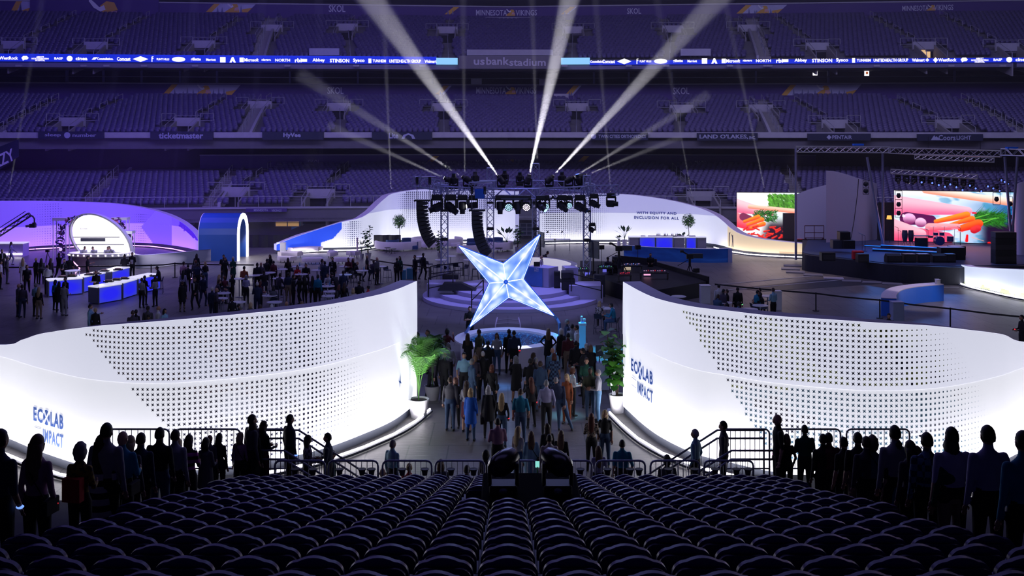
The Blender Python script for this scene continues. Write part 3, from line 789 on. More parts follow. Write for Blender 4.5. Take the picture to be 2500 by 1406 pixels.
L2 = [('NORTHWESTERN', 98, 40, 4, 1), ('HOSPITAL', 98, 23, 4, 6)]
XL = [('b', 61, 17, 12), ('o', 170, 14, 13), ('/', 231, 14, 8), ('d', 343, 37, 14), ('f', 372, 8, 13), ('o', 436, 32, 12), ('s', 544, 13, 13), ('t', 568, 15, 13), ('s', 590, 10, 11), ('s', 743, 13, 7), ('s', 903, 7, 11)]
rl = board(-170, 1065, 134, 148, 111.6, [(s, px, yl(px)-(3 if s == 'ABBOTT' else 0), w, h) for s, px, w, h in LL]+[('NORTHWESTERN', 98, yl(98)+1, 40, 4), ('HOSPITAL', 98, yl(98)+5, 23, 4)], 'glowing blue ribbon board of sponsor names, left half', 'ribbon_board', RB, .4, 'ribbon board', RW, .03, [(s, px, yl(px), w, h) for s, px, w, h in XL])
LR = [('Comcast', 1486, 31, 9), ('FLINT HILLS', 1576, 28, 5), ('gillette', 1655, 24, 9), ('Marriott', 1690, 23, 6), ('Microsoft', 1790, 33, 8), ('niagara', 1825, 22, 7), ('NORTH', 1864, 36, 7), ('rbi', 1903, 16, 10), ('Abbey', 1955, 30, 10), ('STINSON', 2007, 48, 9), ('Sysco', 2056, 29, 11), ('TUNHEIM', 2109, 33, 7),
      ('UNITEDHEALTH GROUP', 2175, 82, 8), ('Walmart', 2242, 30, 8), ('WestRock', 2313, 43, 8), ('ABBOTT', 2392, 18, 4), ('BASF', 2436, 20, 6), ('cinea', 2494, 28, 8)]
XR = [('d', 1524, 35, 14), ('f', 1556, 8, 13), ('o', 1613, 32, 12), ('s', 1720, 13, 13), ('t', 1744, 15, 13), ('s', 1767, 10, 11), ('s', 1918, 13, 7), ('s', 2084, 7, 11), ('d', 2284, 12, 13), ('b', 2354, 17, 12), ('o', 2464, 14, 13), ('d', 2264, 9, 9)]
rr_ = board(1440, 2680, 144, 158, 111.6, [(s, px, yr(px)-(3 if s == 'ABBOTT' else 0), w, h) for s, px, w, h in LR]+[('NORTHWESTERN', 2392, yr(2392)+1, 40, 4), ('HOSPITAL', 2392, yr(2392)+5, 23, 4), ('Constellation.', 1458, yr(1450), 34, 6)], 'glowing blue ribbon board of sponsor names, right half', 'ribbon_board', RB, .4, 'ribbon board', RW, .03, [(s, px, yr(px), w, h) for s, px, w, h in XR])
for px0, px1, rt in ((1065, 1117, rl), (1370, 1440, rr_)):
    a = onwall(px0, 157, 111.6); b = onwall(px1, 157, 111.6); MB().prism([(a.x, a.y), (b.x, b.y), (b.x, b.y+.4), (a.x, a.y+.4)], a.z, a.z+.7).build('end_panel', RC, rt)
# central board and the concrete boxes round it
GREYB = mat('grey_box_front', (.16, .15, .18), .6)
board(1120, 1368, 137, 168, 111.3, [('us', 1170, 152, 27, 13), ('bank', 1215, 149, 56, 19), ('stadium', 1288, 152, 89, 18)], 'grey central board reading us bank stadium between the ribbon halves', 'stadium_sign', GREYB, .5, 'sign', mat('grey_letters', (.55, .53, .60), .5), .02)
for nm, px0, px1, y0, y1, yy, m, lab in (('press_box', 1140, 1350, 121, 135, 112.2, LEDGE, 'pale concrete box front above the central stadium sign'), ('press_box', 1152, 1350, 42, 53, 129.4, LEDGE, 'pale concrete ledge below the top central lettering'),
                                ('camera_platform', 755, 828, 118, 135, 113, LEDGE, 'concrete camera platform above the left ribbon board'), ('camera_platform', 1662, 1735, 119, 136, 113, LEDGE, 'concrete camera platform above the right ribbon board'),
                                ('press_box', 1142, 1308, 243, 252, 114.5, LEDGE, 'pale concrete ledge below the middle central lettering'), ('press_box', 1352, 1388, 229, 247, 115, LEDGE, 'small pale concrete block right of the middle central lettering'),
                                ('press_box', 1316, 1345, 193, 208, 115.6, LEDGE, 'small pale block on the ledge right of centre'), ('press_box', 1150, 1176, 192, 206, 115.6, LEDGE, 'small pale block on the ledge left of centre')):
    p = onwall((px0+px1)/2, y1, yy); s_ = p.y/F; MB().box((p.x, p.y+.2, p.z+(y1-y0)*s_/2), ((px1-px0)*s_, .5, (y1-y0)*s_)).build(nm, m, label=lab, cat='concrete box')
p = onwall(1189, 171, 112.5); MB().box(p, (.3, .1, .2)).build('exit_sign', mat('exit_green', (0, .3, .1), emit=(.05, .8, .2), es=1), label='tiny green exit sign under the central stadium sign', cat='exit sign')
for px, py, w in ((1990, 177, 11), (2116, 178, 11)):
    p = onwall(px, py, yb2+3); r = T('wall_screen', p, 'small lit white screen in the suite gallery, %s of the two' % ('left' if px < 2000 else 'right'), 'screen')
    MB().box(p, (w*p.y/F, .1, 14*p.y/F)).build('panel', RW, r); MB().ell(p-Vector((0, .08, 0)), (.14, .03, .16)).build('picture', mat('orange_print', (.5, .15, .05), emit=(.5, .12, .03), es=.8), r)
# suite gallery posts and hanging heaters below the ribbon
GP = mat('blue_grey_post', (.20, .22, .42), .5)
for px in (164, 253, 346, 440, 530, 708, 874, 1056, 1450, 1535, 1640, 1845, 2022, 2330):
    p = onwall(px, 165, yb2+1.6); MB().box((p.x, p.y, 15.75), (.22, .22, 1.5)).build('gallery_post', GP, label='slim blue-grey post of the suite gallery', cat='post', group='posts along the suite gallery') if px != 164 else MB().box((p.x, p.y, 15.75), (.3, .22, 1.5)).build('gallery_post', GP, label='slim blue-grey post of the suite gallery', cat='post', group='posts along the suite gallery')
for px in (50, 208, 264, 355, 479, 704, 871, 1032, 1330, 1378, 1534, 1625, 1780, 1868, 1876, 2137, 2318, 2444):
    p = onwall(px, 161, 111.7); MB().box((p.x, p.y-.35, p.z), (.62, .25, .20)).build('hanging_fixture', LEDGE, label='pale box fixture hung under the ribbon board', cat='fixture', group='fixtures under the ribbon board')
# lit rooms of the concourse and the clutter in them
WARM = mat('lit_room_wall', (.5, .45, .35), emit=(1, .74, .42), es=.62); WARM2 = mat('garage_glow', (.4, .3, .2), emit=(.75, .42, .16), es=.42)
for px0, px1, y0, y1, lab in ((267, 318, 334, 357, 'warm lit room under the sleep number sign, widest lit room on the left'), (361, 390, 341, 356, 'small warm lit room left of the ticketmaster sign'), (426, 447, 343, 357, 'dim lit room below the ticketmaster sign'), (2175, 2224, 337, 358, 'warm lit room right of the PENTAIR sign'), (2102, 2128, 343, 358, 'small warm lit room behind the roof truss')):
    p = onwall((px0+px1)/2, y1, yb+3.5); s_ = p.y/F; r = T('lit_room', p, lab, 'room')
    MB().box((p.x, p.y, p.z+(y1-y0)*s_/2), ((px1-px0)*s_, .1, (y1-y0)*s_)).build('glowing_wall', WARM, r)
    q = MB(); rr = random.Random(px0)
    for k in range(5): q.box((p.x+rr.uniform(-.45, .45)*(px1-px0)*s_, p.y-.3, p.z+.1), (rr.uniform(.15, .4), .2, rr.uniform(.3, .7)))
    q.build('clutter', DARKC, r)
for px0, px1, y0, y1, lab in ((672, 731, 525, 553, 'warm lit garage door of glass panes left of the white wall'), (1270, 1302, 545, 574, 'dim glazed door between the two white walls'), (444, 474, 525, 548, 'dark glazed garage door left of the blue arch'), (852, 882, 519, 545, 'narrow warm doorway behind the left white wall')):
    p = onwall((px0+px1)/2, y1, 91.2); s_ = p.y/F; r = T('garage_door', p, lab, 'door'); lit = px0 in (672, 852)
    MB().box((p.x, p.y+.1, p.z+(y1-y0)*s_/2), ((px1-px0)*s_, .08, (y1-y0)*s_)).build('panes', WARM2 if lit else mat('dim_glass', (.06, .07, .12), .2), r)
    q = MB(); w = (px1-px0)*s_; h = (y1-y0)*s_
    for k in range(4): q.box((p.x, p.y, p.z+h*k/3), (w, .08, .06)); 
    for k in range(3): q.box((p.x-w/2+w*k/2, p.y, p.z+h/2), (.07, .08, h))
    q.build('frame', mat('door_frame_grey', (.22, .22, .3), .5), r)
p = onwall(768, 545, 91.2); MB().poly([p+Vector(v) for v in ((-2, -.1, -.55), (1.6, -.1, 1.0), (-2, -.1, 1.0))]).build('wall_graphic', mat('cyan_wall_paint', (.10, .33, .62), .7), label='pale blue triangle painted on the field-side wall', cat='wall graphic')
p = onwall(836, 530, 91.1); MB().box(p, (.28, .1, 1.1)).build('light_tube', mat('violet_tube', (.3, .1, .6), emit=(.35, .14, .9), es=.9), label='upright violet light beside the narrow warm doorway', cat='light')
# black drape along the far side of the floor, left half
mb = MB(); pts = [(-26.6+i*.25, 84.6+.08*math.sin(i*1.9)) for i in range(72)]; mb.sheet([[(x, y, z) for x, y in pts] for z in (0.02, 1.05)]); mb.build('black_drape', BLACK, label='low black drape along the far edge of the floor behind the blue arch', cat='drape')
mb = MB(); mb.box((-23.1, 80.2, .05), (1.6, .22, .1)); mb.build('cable_cover', mat('yellow_cover', (.8, .5, .03), .5), label='yellow cable cover on the floor by the low end of the white wall', cat='cable cover')
# slanted sign at the far left
p = P(12, 392, 84); r = T('sponsor_sign', p, 'slanted navy sign with big white letters at the far left edge', 'sign')
ux = Vector((.62, -.0, .30)).normalized(); MB().loft([[p+Vector((a, d, b)) for a, b in ((-1.8, -1.7), (1.1, .35), (1.1, 1.75), (-1.8, .6))] for d in (0, .1)]).build('board', NAVY, r)
text('ZZY', 'lettering', 1.9, .95, p+Vector((-.1, -.05, .15)), ux, (-.3, 0, .9), LETT, r, bold=.02)
# ================================================================ rear curved walls
def patch(w, fn, mats, name, step=.14, off=.012, label=None):
    """printed areas of a fabric wall: fn(px, py) -> material index or None"""
    mb = MB(); nS = int(w.L/step)
    for j in range(nS):
        S = (j+.5)*step; top = w.top(S)-.02; nz = max(1, int((top-w.z0)/step)); 
        lipf = lambda z: .013 if z > w.seam else 0
        for i in range(nz):
            z0_, z1_ = w.z0+(top-w.z0)*i/nz, w.z0+(top-w.z0)*(i+1)/nz; p = w.at(S, (z0_+z1_)/2)
            k = fn(X0+p.x*F/p.y, Y0+(H-p.z)*F/p.y)
            if k is None: continue
            a, b = max(S-step/2, 0), min(S+step/2, w.L)
            mb.poly([w.at(a, z0_, off+lipf(z0_)), w.at(b, z0_, off+lipf(z0_)), w.at(b, z1_, off+lipf(z1_)), w.at(a, z1_, off+lipf(z1_))], k)
    return mb.build(name, mats, w.root, label)
FABR = mat('backlit_fabric_rear_upper', (.75, .76, .86), .9, emit=(.55, .57, 1), es=.40); FABRL = mat('backlit_fabric_rear', (.86, .86, .92), .9, emit=(.80, .85, 1), es=.55)
rl_ = Wall(wpts([(675, 80.3, .75), (715, 81, 1.2), (760, 81.8, 1.62), (830, 82.3, 2.3), (877, 82.8, 2.6), (904, 84, 3.0), (923, 85.3, 3.5), (941, 86.8, 3.95), (960, 87.8, 4.28), (1016, 88.3, 4.56), (1100, 88.4, 4.62), (1200, 88, 4.55), (1258, 86.8, 4.5)]), .6, n=6, seam=2.9)
rl_.build('rear white fabric wall that rises from its low left end behind the lounge', (FABR, FABRL, FTOP, KICK))
def line(px, py, a, b): return (b[0]-a[0])*(py-a[1])-(b[1]-a[1])*(px-a[0])
BLUEP = [mat('blue_print', (.03, .10, .62), .7, emit=(.015, .07, .75), es=.7)]
patch(rl_, lambda px, py: 0 if px < 835 and line(px, py, (782, 615), (833, 561)) < 0 and px-700 < (620-py)*3 or px < 784 else None, BLUEP, 'blue_print', .055)
def frl(px, py, S, z):
    if 838 < px < 884 and py > 538: return (.07*(1-abs(px-861)/26)+.02, False, 2)
    if 962 < px < 1250 and py < 575:
        f = min(1, (px-962)/30)*(1 if px < 1175 else max(0, 1-(px-1175)/80))*(1 if py < 505 else max(0, 1-(py-505)/75))
        if px < 962+(py-470)*.35: return None
        return (.078*f, False, 0) if f > .2 else None
perforate(rl_, frl, .17)
rl_.strips(rl_.L*.42, rl_.L*.98, 3.0, .6, power=7, lz=2.2)
rl_.strips(0.5, rl_.L*.40, 2.8, .6, power=10, lz=1.0)
rr2 = Wall(wpts([(1315, 87.3, 4.1), (1400, 88, 4.22), (1500, 88, 4.22), (1560, 87.7, 4.1), (1640, 87, 3.72), (1700, 86.3, 3.24), (1740, 85, 2.78), (1765, 83.5, 2.3), (1785, 81.8, 1.87), (1810, 80.4, 1.56), (1850, 79.2, 1.36), (1900, 78.4, 1.24), (1960, 77.9, 1.1), (2028, 77.4, .92)]), .6, n=6, seam=2.6)
rr2.build('rear white fabric wall with blue words, sweeping down into a beige low end', (FABR, FABRL, FTOP, KICK))
BEI = [mat('beige_landscape_print', (.75, .62, .45), .8, emit=(1, .80, .50), es=.55), mat('tan_hill_print', (.5, .4, .28), .8, emit=(.8, .62, .38), es=.42), mat('grey_figure_print', (.15, .16, .2), .8)]
def fb(px, py):
    if px < 1776: return None
    if px > 1900 and py > 617-4*math.sin((px-1900)/26) and py < 628: return 1
    return 0
patch(rr2, fb, BEI, 'landscape_print')
def fig_on(px, y1, y2, sx=1):
    S = Sof(rr2, px); D = rr2.at(S, 0).y; ux, uz = rr2.frame(S); mb = MB(); zt, zb = Zat(y1, D), Zat(y2, D); p = rr2.at(S, 0, .03); h = zt-zb
    for a in ([(-.1, 0), (0, 0), (.03, .45), (.1, 0), (.2, 0), (.12, .5), (.14, .78), (.3, 1.0), (.24, 1.0), (.05, .86), (-.05, .8), (-.08, .45)], [(-.03, .8), (.07, .8), (.08, .94), (-.03, .94)]):
        mb.poly([p+ux*(u*sx)+Vector((0, 0, zb+h*v)) for u, v in a])
    mb.build('figure_print', BEI[2], rr2.root)
fig_on(1781, 565, 601); fig_on(1790, 572, 603, -1)
def frr(px, py, S, z):
    if 1316 < px < 1500 and py < 590:
        f = (1 if px < 1430 else max(0, 1-(px-1430)/75))*(min(1, (px-1314)/20) if py > 520 else 1)*(1 if py < 560 else max(.0, 1-(py-560)/40))
        return (.078*f, False, 0) if f > .2 else None
perforate(rr2, frr, .17)
TXB = mat('blue_wall_words', (.03, .06, .42), .8, nz=.02)
for s, a, b, y, h in (('WITH EQUITY AND', 1554, 1652, 520, .26), ('INCLUSION FOR ALL', 1548, 1658, 531, .26)):
    Sa, Sb = Sof(rr2, a), Sof(rr2, b); word_on_wall(rr2, s, Sa, Sb, Zat(y, 87.6), h, TXB)
rr2.strips(.4, rr2.L*.55, 3.2, .6, power=6.5, lz=2.2)
rr2.strips(rr2.L*.60, rr2.L*.97, 2.6, .5, power=5, color=(1, .8, .5), lz=.6)
# ---- violet wall on the left
VF = mat('violet_lit_fabric', (.5, .45, .85), .9, emit=(.15, .05, .95), es=.44); VF2 = mat('violet_lit_fabric_low', (.85, .8, .95), .9, emit=(.36, .17, 1), es=.60)
lv_ = Wall(wpts([(-160, 79, 4.0), (-60, 81, 4.06), (55, 82.6, 4.0), (130, 84, 3.88), (220, 85.2, 3.72), (290, 85.9, 3.52), (350, 85.7, 3.2), (400, 84.6, 2.82), (440, 83, 2.32), (470, 81.3, 1.68), (487, 80.2, 1.0)]), .5, n=6, seam=1.9)
lv_.build('violet-lit curved fabric wall at the far left', (VF, VF2, FTOP, KICK))
VD = [mat('dark_violet_print', (.10, .03, .5), .8, emit=(.10, .02, .85), es=.5), mat('mid_violet_print', (.3, .2, .8), .8, emit=(.22, .12, .95), es=.55)]
def fv(px, py):
    if px > 415 and line(px, py, (415, 606), (436, 552)) > 0 and line(px, py, (436, 552), (405, 528)) > 0: return 0
    if 306 < px < 420 and line(px, py, (345, 556), (306, 505)) > 0 and line(px, py, (308, 600), (345, 556)) > 0: return 1
patch(lv_, fv, VD, 'angular_print')
def fvp(px, py, S, z):
    if 320 < px < 375 and 520 < py < 596: return (.05*(1-abs(px-345)/34), False, 0)
    if 60 < px < 150 and 492 < py < 602 and px-60 < 95-abs(py-540)*.2: return (.04*min(1, (px-55)/60), False, 0)
perforate(lv_, fvp, .2)
lv_.strips(.5, lv_.L*.97, 3.2, .55, power=12, color=(.34, .10, 1), lz=1.5, emit=mat('violet_batten', (.8, .5, .9), emit=(.85, .35, 1), es=2.5))
light('AREA', 'violet_wash', (-30, 76, 9), (-30, 80, 0), 900, (.18, .05, 1), 14, 6)
# ================================================================ blue arch portal
BLUE = mat('royal_blue_laminate', (.015, .09, .42), .45, nz=.15, ns=.6); BLUE2 = mat('bright_blue_laminate', (.02, .17, .9), .45, nz=.03)
r = T('arch_portal', (-21.5, 77.5, 0), 'deep royal blue arched tunnel with a glowing white rim', 'archway')
def archp(w, h, n=10): return [(-w, 0), (-w, h-w)]+[(w*math.cos(math.pi-math.pi*i/n), h-w+w*math.sin(math.pi*i/n)) for i in range(1, n)]+[(w, h-w), (w, 0)]
def archring(x0, x1, wo, ho, wi, hi, k, m, name, yc=77.5):
    o, i_ = archp(wo, ho), archp(wi, hi); mb = MB(); n = len(o)
    for x, fl_ in ((x0, 0), (x1, 1)):
        mb.sheet([[(x, yc+a, b) for a, b in o], [(x, yc+a, b) for a, b in i_]])
    for pr in (o, i_): mb.sheet([[(x0, yc+a, b) for a, b in pr], [(x1, yc+a, b) for a, b in pr]])
    mb.build(name, m, r)
archring(-22.95, -20.1, 1.5, 3.45, 1.15, 3.1, 0, BLUE, 'tunnel_shell')
archring(-20.1, -20.0, 1.5, 3.45, 1.12, 3.07, 0, mat('arch_rim_glow', (.9, .9, .9), emit=(1, .95, 1), es=2.5), 'glowing_rim')
archring(-23.0, -22.95, 1.5, 3.45, 1.42, 3.37, 0, WHITE, 'edge_trim')
light('AREA', 'arch_light', (-19.9, 77.5, 2.2), (-17, 77.5, .4), 90, (1, .95, 1), 1, 2.4)
r2 = T('hand_sanitiser_station', (-20.4, 76.75, 0), 'white box dispenser on a post inside the blue arch', 'dispenser')
MB().box((-20.4, 76.75, .55), (.12, .12, 1.1)).build('post', WHITE, r2); MB().rbox((-20.35, 76.75, 1.35), (.3, .5, .55), .05).build('dispenser_box', mat('lit_white_box', (.8, .8, .8), emit=(1, 1, 1), es=.8), r2)
# wavy printed low wall in front of it
wv = Wall(wpts([(318, 72.5, .98), (350, 71.8, .96), (435, 73.9, .9), (500, 75.6, .85), (548, 76.9, .76)]), .25, n=5, z0=.02, seam=5)
WV = mat('wave_print', (.34, .34, .42), .6); nt = WV.node_tree; wt = nt.nodes.new('ShaderNodeTexWave'); wt.inputs['Scale'].default_value = .5; wt.inputs['Distortion'].default_value = 6; wt.inputs['Detail'].default_value = 2
cr = nt.nodes.new('ShaderNodeValToRGB'); cr.color_ramp.elements[0].color = (.16, .17, .26, 1); cr.color_ramp.elements[1].color = (.72, .7, .78, 1); cr.color_ramp.elements[0].position = .3
nt.links.new(wt.outputs['Fac'], cr.inputs[0]); nt.links.new(cr.outputs[0], nt.nodes['Principled BSDF'].inputs['Base Color'])
wv.build('low wall with a grey and white wave print left of the blue arch', (WV, WV, WHITE, KICK), 'low_wall')
light('AREA', 'wave_wash', (-23, 69, 4), (-23.5, 75, .5), 160, (.85, .85, 1), 4, 1)
# ================================================================ oval booth, bar and flower towers
BC = Vector((-29.05, 73.2, 1.77)); th = math.radians(-38)
r = T('oval_backdrop', (BC.x, BC.y, 0), 'tilted glowing white oval backdrop with shelves behind the bar', 'backdrop')
def oval(a, b, y, z0=.0, n=40):
    out = []
    for i in range(n):
        t = 2*math.pi*i/n; u, v = a*math.cos(t), b*math.sin(t); out.append(Vector((BC.x+u*math.cos(th)-v*math.sin(th), y, max(z0, BC.z+u*math.sin(th)+v*math.cos(th)))))
    return out
MB().loft([oval(2.38, 1.52, BC.y), oval(2.38, 1.52, BC.y+.1)]).build('glowing_panel', mat('oval_glow', (.9, .9, .9), emit=(1, .96, 1), es=1.15), r)
mb = MB(); mb.sheet([oval(2.52, 1.66, BC.y-.25)+[oval(2.52, 1.66, BC.y-.25)[0]], oval(2.52, 1.66, BC.y+.25)+[oval(2.52, 1.66, BC.y+.25)[0]]]); mb.sheet([oval(2.52, 1.66, BC.y-.25)+[oval(2.52, 1.66, BC.y-.25)[0]], oval(2.42, 1.56, BC.y-.25)+[oval(2.42, 1.56, BC.y-.25)[0]]]); mb.build('oval_rim', WHITE, r)
for py, a, b in ((579, 178, 292), (597, 184, 303), (617, 196, 312)):
    p, q = P(a, py, BC.y-.12), P(b, py, BC.y-.12); MB().bar(p, q, .025, 0, 4).build('shelf', STEEL, r)
p = P(227, 585, BC.y-.05); MB().box(p, (1.75, .06, .24)).build('grey_screen', mat('grey_panel', (.18, .18, .25), .5), r)
text('Ecolab', 'lettering', .5, .1, P(205, 558, BC.y-.05), (1, 0, 0), (0, 0, 1), mat('grey_letters2', (.3, .3, .4), .5), r)
r = T('bar_counter', (-29, 70.6, 0), 'white curved bar counter edged with round bulbs under the oval', 'bar counter')
a_ = [(-30.6+.0, 71.6), (-30.4, 70.9), (-29.6, 70.5), (-28.4, 70.35), (-27.2, 70.45), (-26.4, 70.8), (-26.1, 71.5)]
sp = [tuple(q) for q in spline(a_, 5)]; n = len(sp); inn = [(-28.35+(x+28.35)*.8, y+.55) for x, y in sp]
mb = MB(); mb.prism(sp+inn[::-1], .98, 1.2); mb.build('counter_top', WHITE, r)
mb = MB(); s2 = [(-28.35+(x+28.35)*.93, y+.12) for x, y in sp]; mb.sheet([[(x, y, z) for x, y in s2] for z in (0, .98)]); mb.build('counter_front', mat('counter_grey', (.3, .3, .38), .5), r)
mb = MB()
for i in range(0, n, 2): x, y = sp[i]; mb.ell((x, y-.02, 1.09), (.055, .04, .055), 0, 8, 5)
mb.build('bulb', mat('bulb_glow', (1, 1, 1), emit=(1, .9, .95), es=2), r)
light('AREA', 'bar_glow', (-28.4, 72.3, 2.4), (-28.4, 68, 0), 130, (.95, .85, 1), 2.5, 1.5)
mb = MB(); pts = [P(177, 637, 70), P(195, 655, 69.6), P(184, 667, 69.3)]; mb.tube(pts, .04, 0, 5); mb.build('neon_tube', mat('pink_neon', (1, .5, .7), emit=(1, .42, .75), es=2), r)
def leaves(c, rad, n, seed, size=.12, k=0, mb=None, squash=(1, 1, 1), ks=1):
    rr = random.Random(seed); mb = mb or MB()
    for _ in range(n):
        d = Vector((rr.gauss(0, 1), rr.gauss(0, 1), rr.gauss(0, 1))).normalized(); q = rad*rr.uniform(.55, 1.0)
        p = Vector(c)+Vector((d.x*squash[0], d.y*squash[1], d.z*squash[2]))*q
        u = d.cross(Vector((rr.gauss(0, 1), rr.gauss(0, 1), rr.gauss(0, 1)))).normalized(); v = d.cross(u)+d*.5; s = size*rr.uniform(.6, 1.3)
        mb.poly([p-u*s, p-u*.2*s+v*.45*s, p+u*s, p-u*.1*s-v*.45*s], rr.randrange(ks))
    return mb
LEAF = mat('dark_leaf', (.025, .09, .022), .5, nz=.4, ns=4); LEAF2 = mat('bright_leaf', (.10, .32, .04), .45, nz=.3, ns=4); FLOW = mat('dark_flower', (.10, .03, .12), .6, nz=.3); PINK = mat('pink_flower', (.5, .12, .35), .6)
def tower(px0, px1, y0, y1, D, lab, seed, orbs=1):
    a, b = P(px0, y1, D), P(px1, y1, D); zt = Zat(y0, D); r = T('flower_tower', ((a.x+b.x)/2, D, 0), lab, 'display tower'); mb = MB()
    for x in (a.x, b.x):
        for y in (D-.3, D+.3): mb.bar((x, y, 0), (x, y, zt), .035, 0, 4)
    mb.box(((a.x+b.x)/2, D, zt+.08), (b.x-a.x+.1, .7, .2)); mb.build('tower_frame', WHITE, r)
    mb = MB()
    for i in range(5): leaves(((a.x+b.x)/2+.1*math.sin(i*2), D, .4+i*(zt-.6)/4.5), .34, 40, seed+i, .14, 0, mb, (1, .6, 1), 2)
    mb.build('foliage', [FLOW, mat('violet_leaf', (.06, .03, .25), .6)], r)
    for i in range(orbs): q = MB(); q.ell(((a.x+b.x)/2+.1, D-.36, zt*(.3 if i == 0 else .75)), (.13, .05, .13), 0, 10, 6); q.build('white_orb', mat('orb_white', (.8, .7, .9), emit=(.8, .6, 1), es=.7), r)
tower(134, 165, 537, 620, 76, 'leaf-filled white flower tower left of the oval', 3)
tower(277, 312, 536, 600, 76, 'tall white flower tower right of the oval with a pale orb', 5, 2)
tower(300, 325, 569, 622, 75, 'shorter white flower tower right of the oval', 9, 0)
mb = MB(); 
for i in range(14): leaves(P(170+i*9, 541-6*math.sin(i*.5)+(3 if i % 2 else 0), 74.5), .36, 34, 40+i, .15, 0, mb, (1, .5, 1), 3)
mb.build('flower_garland', [FLOW, LEAF, PINK], label='dark garland of flowers and leaves over the top of the oval', cat='garland')
# ---------------- buffet counters with glowing blue fronts
BG = bpy.data.materials.new('blue_panel_glow'); BG.use_nodes = True; n_ = BG.node_tree.nodes; l_ = BG.node_tree.links; b_ = n_['Principled BSDF']
tc = n_.new('ShaderNodeTexCoord'); mp = n_.new('ShaderNodeMapping'); mp.inputs['Location'].default_value = (-.5, -.5, -.5); mp.inputs['Scale'].default_value = (1, 1, 1); gr = n_.new('ShaderNodeTexGradient'); gr.gradient_type = 'SPHERICAL'
cr = n_.new('ShaderNodeValToRGB'); cr.color_ramp.elements[0].color = (.05, .07, .42, 1); cr.color_ramp.elements[1].color = (.02, .02, 1, 1); cr.color_ramp.elements[1].position = .6
l_.new(tc.outputs['Generated'], mp.inputs[0]); mp.inputs['Scale'].default_value = (1.3, 0, 1.3); mp.inputs['Location'].default_value = (-.65, 0, -.65); l_.new(mp.outputs[0], gr.inputs[0]); l_.new(gr.outputs['Fac'], cr.inputs[0]); l_.new(cr.outputs[0], b_.inputs['Emission Color']); b_.inputs['Emission Strength'].default_value = .85; b_.inputs['Base Color'].default_value = (.05, .05, .2, 1)
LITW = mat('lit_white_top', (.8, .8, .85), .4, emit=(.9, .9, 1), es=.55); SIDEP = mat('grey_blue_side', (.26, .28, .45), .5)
def buffet(pa, pb, lab, depth=.85, h=.94, group='buffet counters with glowing blue fronts', bright=True):
    a, b = G(*pa), G(*pb); d = (b-a); L_ = d.length; d.normalize(); nn = Vector((-d.y, d.x, 0)); m = (a+b)/2; rz = math.atan2(d.y, d.x)
    r = T('buffet_counter', m, lab, 'counter', group, rz=rz)
    MB().box((0, depth/2+.03, h/2), (L_-.04, depth, h-.06)).build('cabinet', SIDEP, r, world=False)
    MB().box((0, 0, h/2), (L_-.1, .03, h-.12)).build('glowing_front', BG, r, world=False)
    MB().rbox((0, depth/2, h), (L_, depth+.1, .06), .03).build('counter_top', LITW if bright else WHITE, r, world=False)
    for s in (-1, 1): MB().box((s*(L_/2-.02), -.01, h/2), (.05, .06, h)).build('corner_post', STEEL, r, world=False)
    return r
buffet((240, 743), (297, 733), 'front-most blue-fronted buffet counter on the left with a bare white end')
buffet((299, 731), (334, 720), 'blue-fronted buffet counter just right of the front-most one')
buffet((336, 719), (391, 706), 'blue-fronted buffet counter at the right end of the front row, beside three people')
buffet((118, 725), (202, 718), 'widest blue-fronted buffet counter, in the rear row at its left end')
buffet((203, 715), (257, 703), 'blue-fronted buffet counter in the rear row behind the grey-haired waiter')
buffet((272, 700), (316, 688), 'small blue-fronted buffet counter at the right end of the rear row')
light('AREA', 'buffet_light', (-25, 62, 4.2), (-25, 61, 0), 120, (.55, .5, 1), 6, 2)
rr = random.Random(3)
for k, (px, py) in enumerate(((150, 679), (172, 677), (215, 673), (232, 671), (262, 690), (281, 686), (300, 683), (252, 664), (285, 661))):
    p = G(px, py, .97); q = T('serving_dish', p, 'black serving dish standing on the blue-fronted buffet counters', 'dish', 'dishes on the buffet counters')
    MB().rbox(p+Vector((0, .2, .05)), (.55, .3, .07), .04).build('tray', BLACKM, q); MB().ell(p+Vector((0, .2, .11)), (.22, .12, .05)).build('food', mat('food', (.3, .2, .15), .7), q)
r = T('glass_rack', G(170, 675, .97), 'round white board over upright glasses on the buffet', 'rack'); p = G(172, 676, .97)
MB().lathe([(.45, 0), (.45, .03)], p+Vector((0, .3, .32))).build('round_board', WHITE, r); mb = MB()
for i in range(9): mb.bar(p+Vector((-.4+i*.1, .3-.25*math.sin(i/8*3.14), 0)), p+Vector((-.4+i*.1, .3-.25*math.sin(i/8*3.14), .3)), .025, 0, 5)
mb.build('glass', mat('pale_glass', (.5, .5, .75), .2), r)
c = G(8, 627); r = T('bar_counter', c, 'white bar at the far left edge beside the woman in the white jumpsuit', 'counter'); MB().box(c+Vector((0, .5, .5)), (3.0, 1.0, 1.0)).build('body', mat('lilac_board', (.6, .5, .8), .5), r); MB().rbox(c+Vector((0, .5, 1.03)), (3.1, 1.1, .06), .03).build('counter_top', LITW, r); MB().box(c+Vector((0, -.02, .22)), (2.9, .04, .06)).build('light_line', GLOW, r)
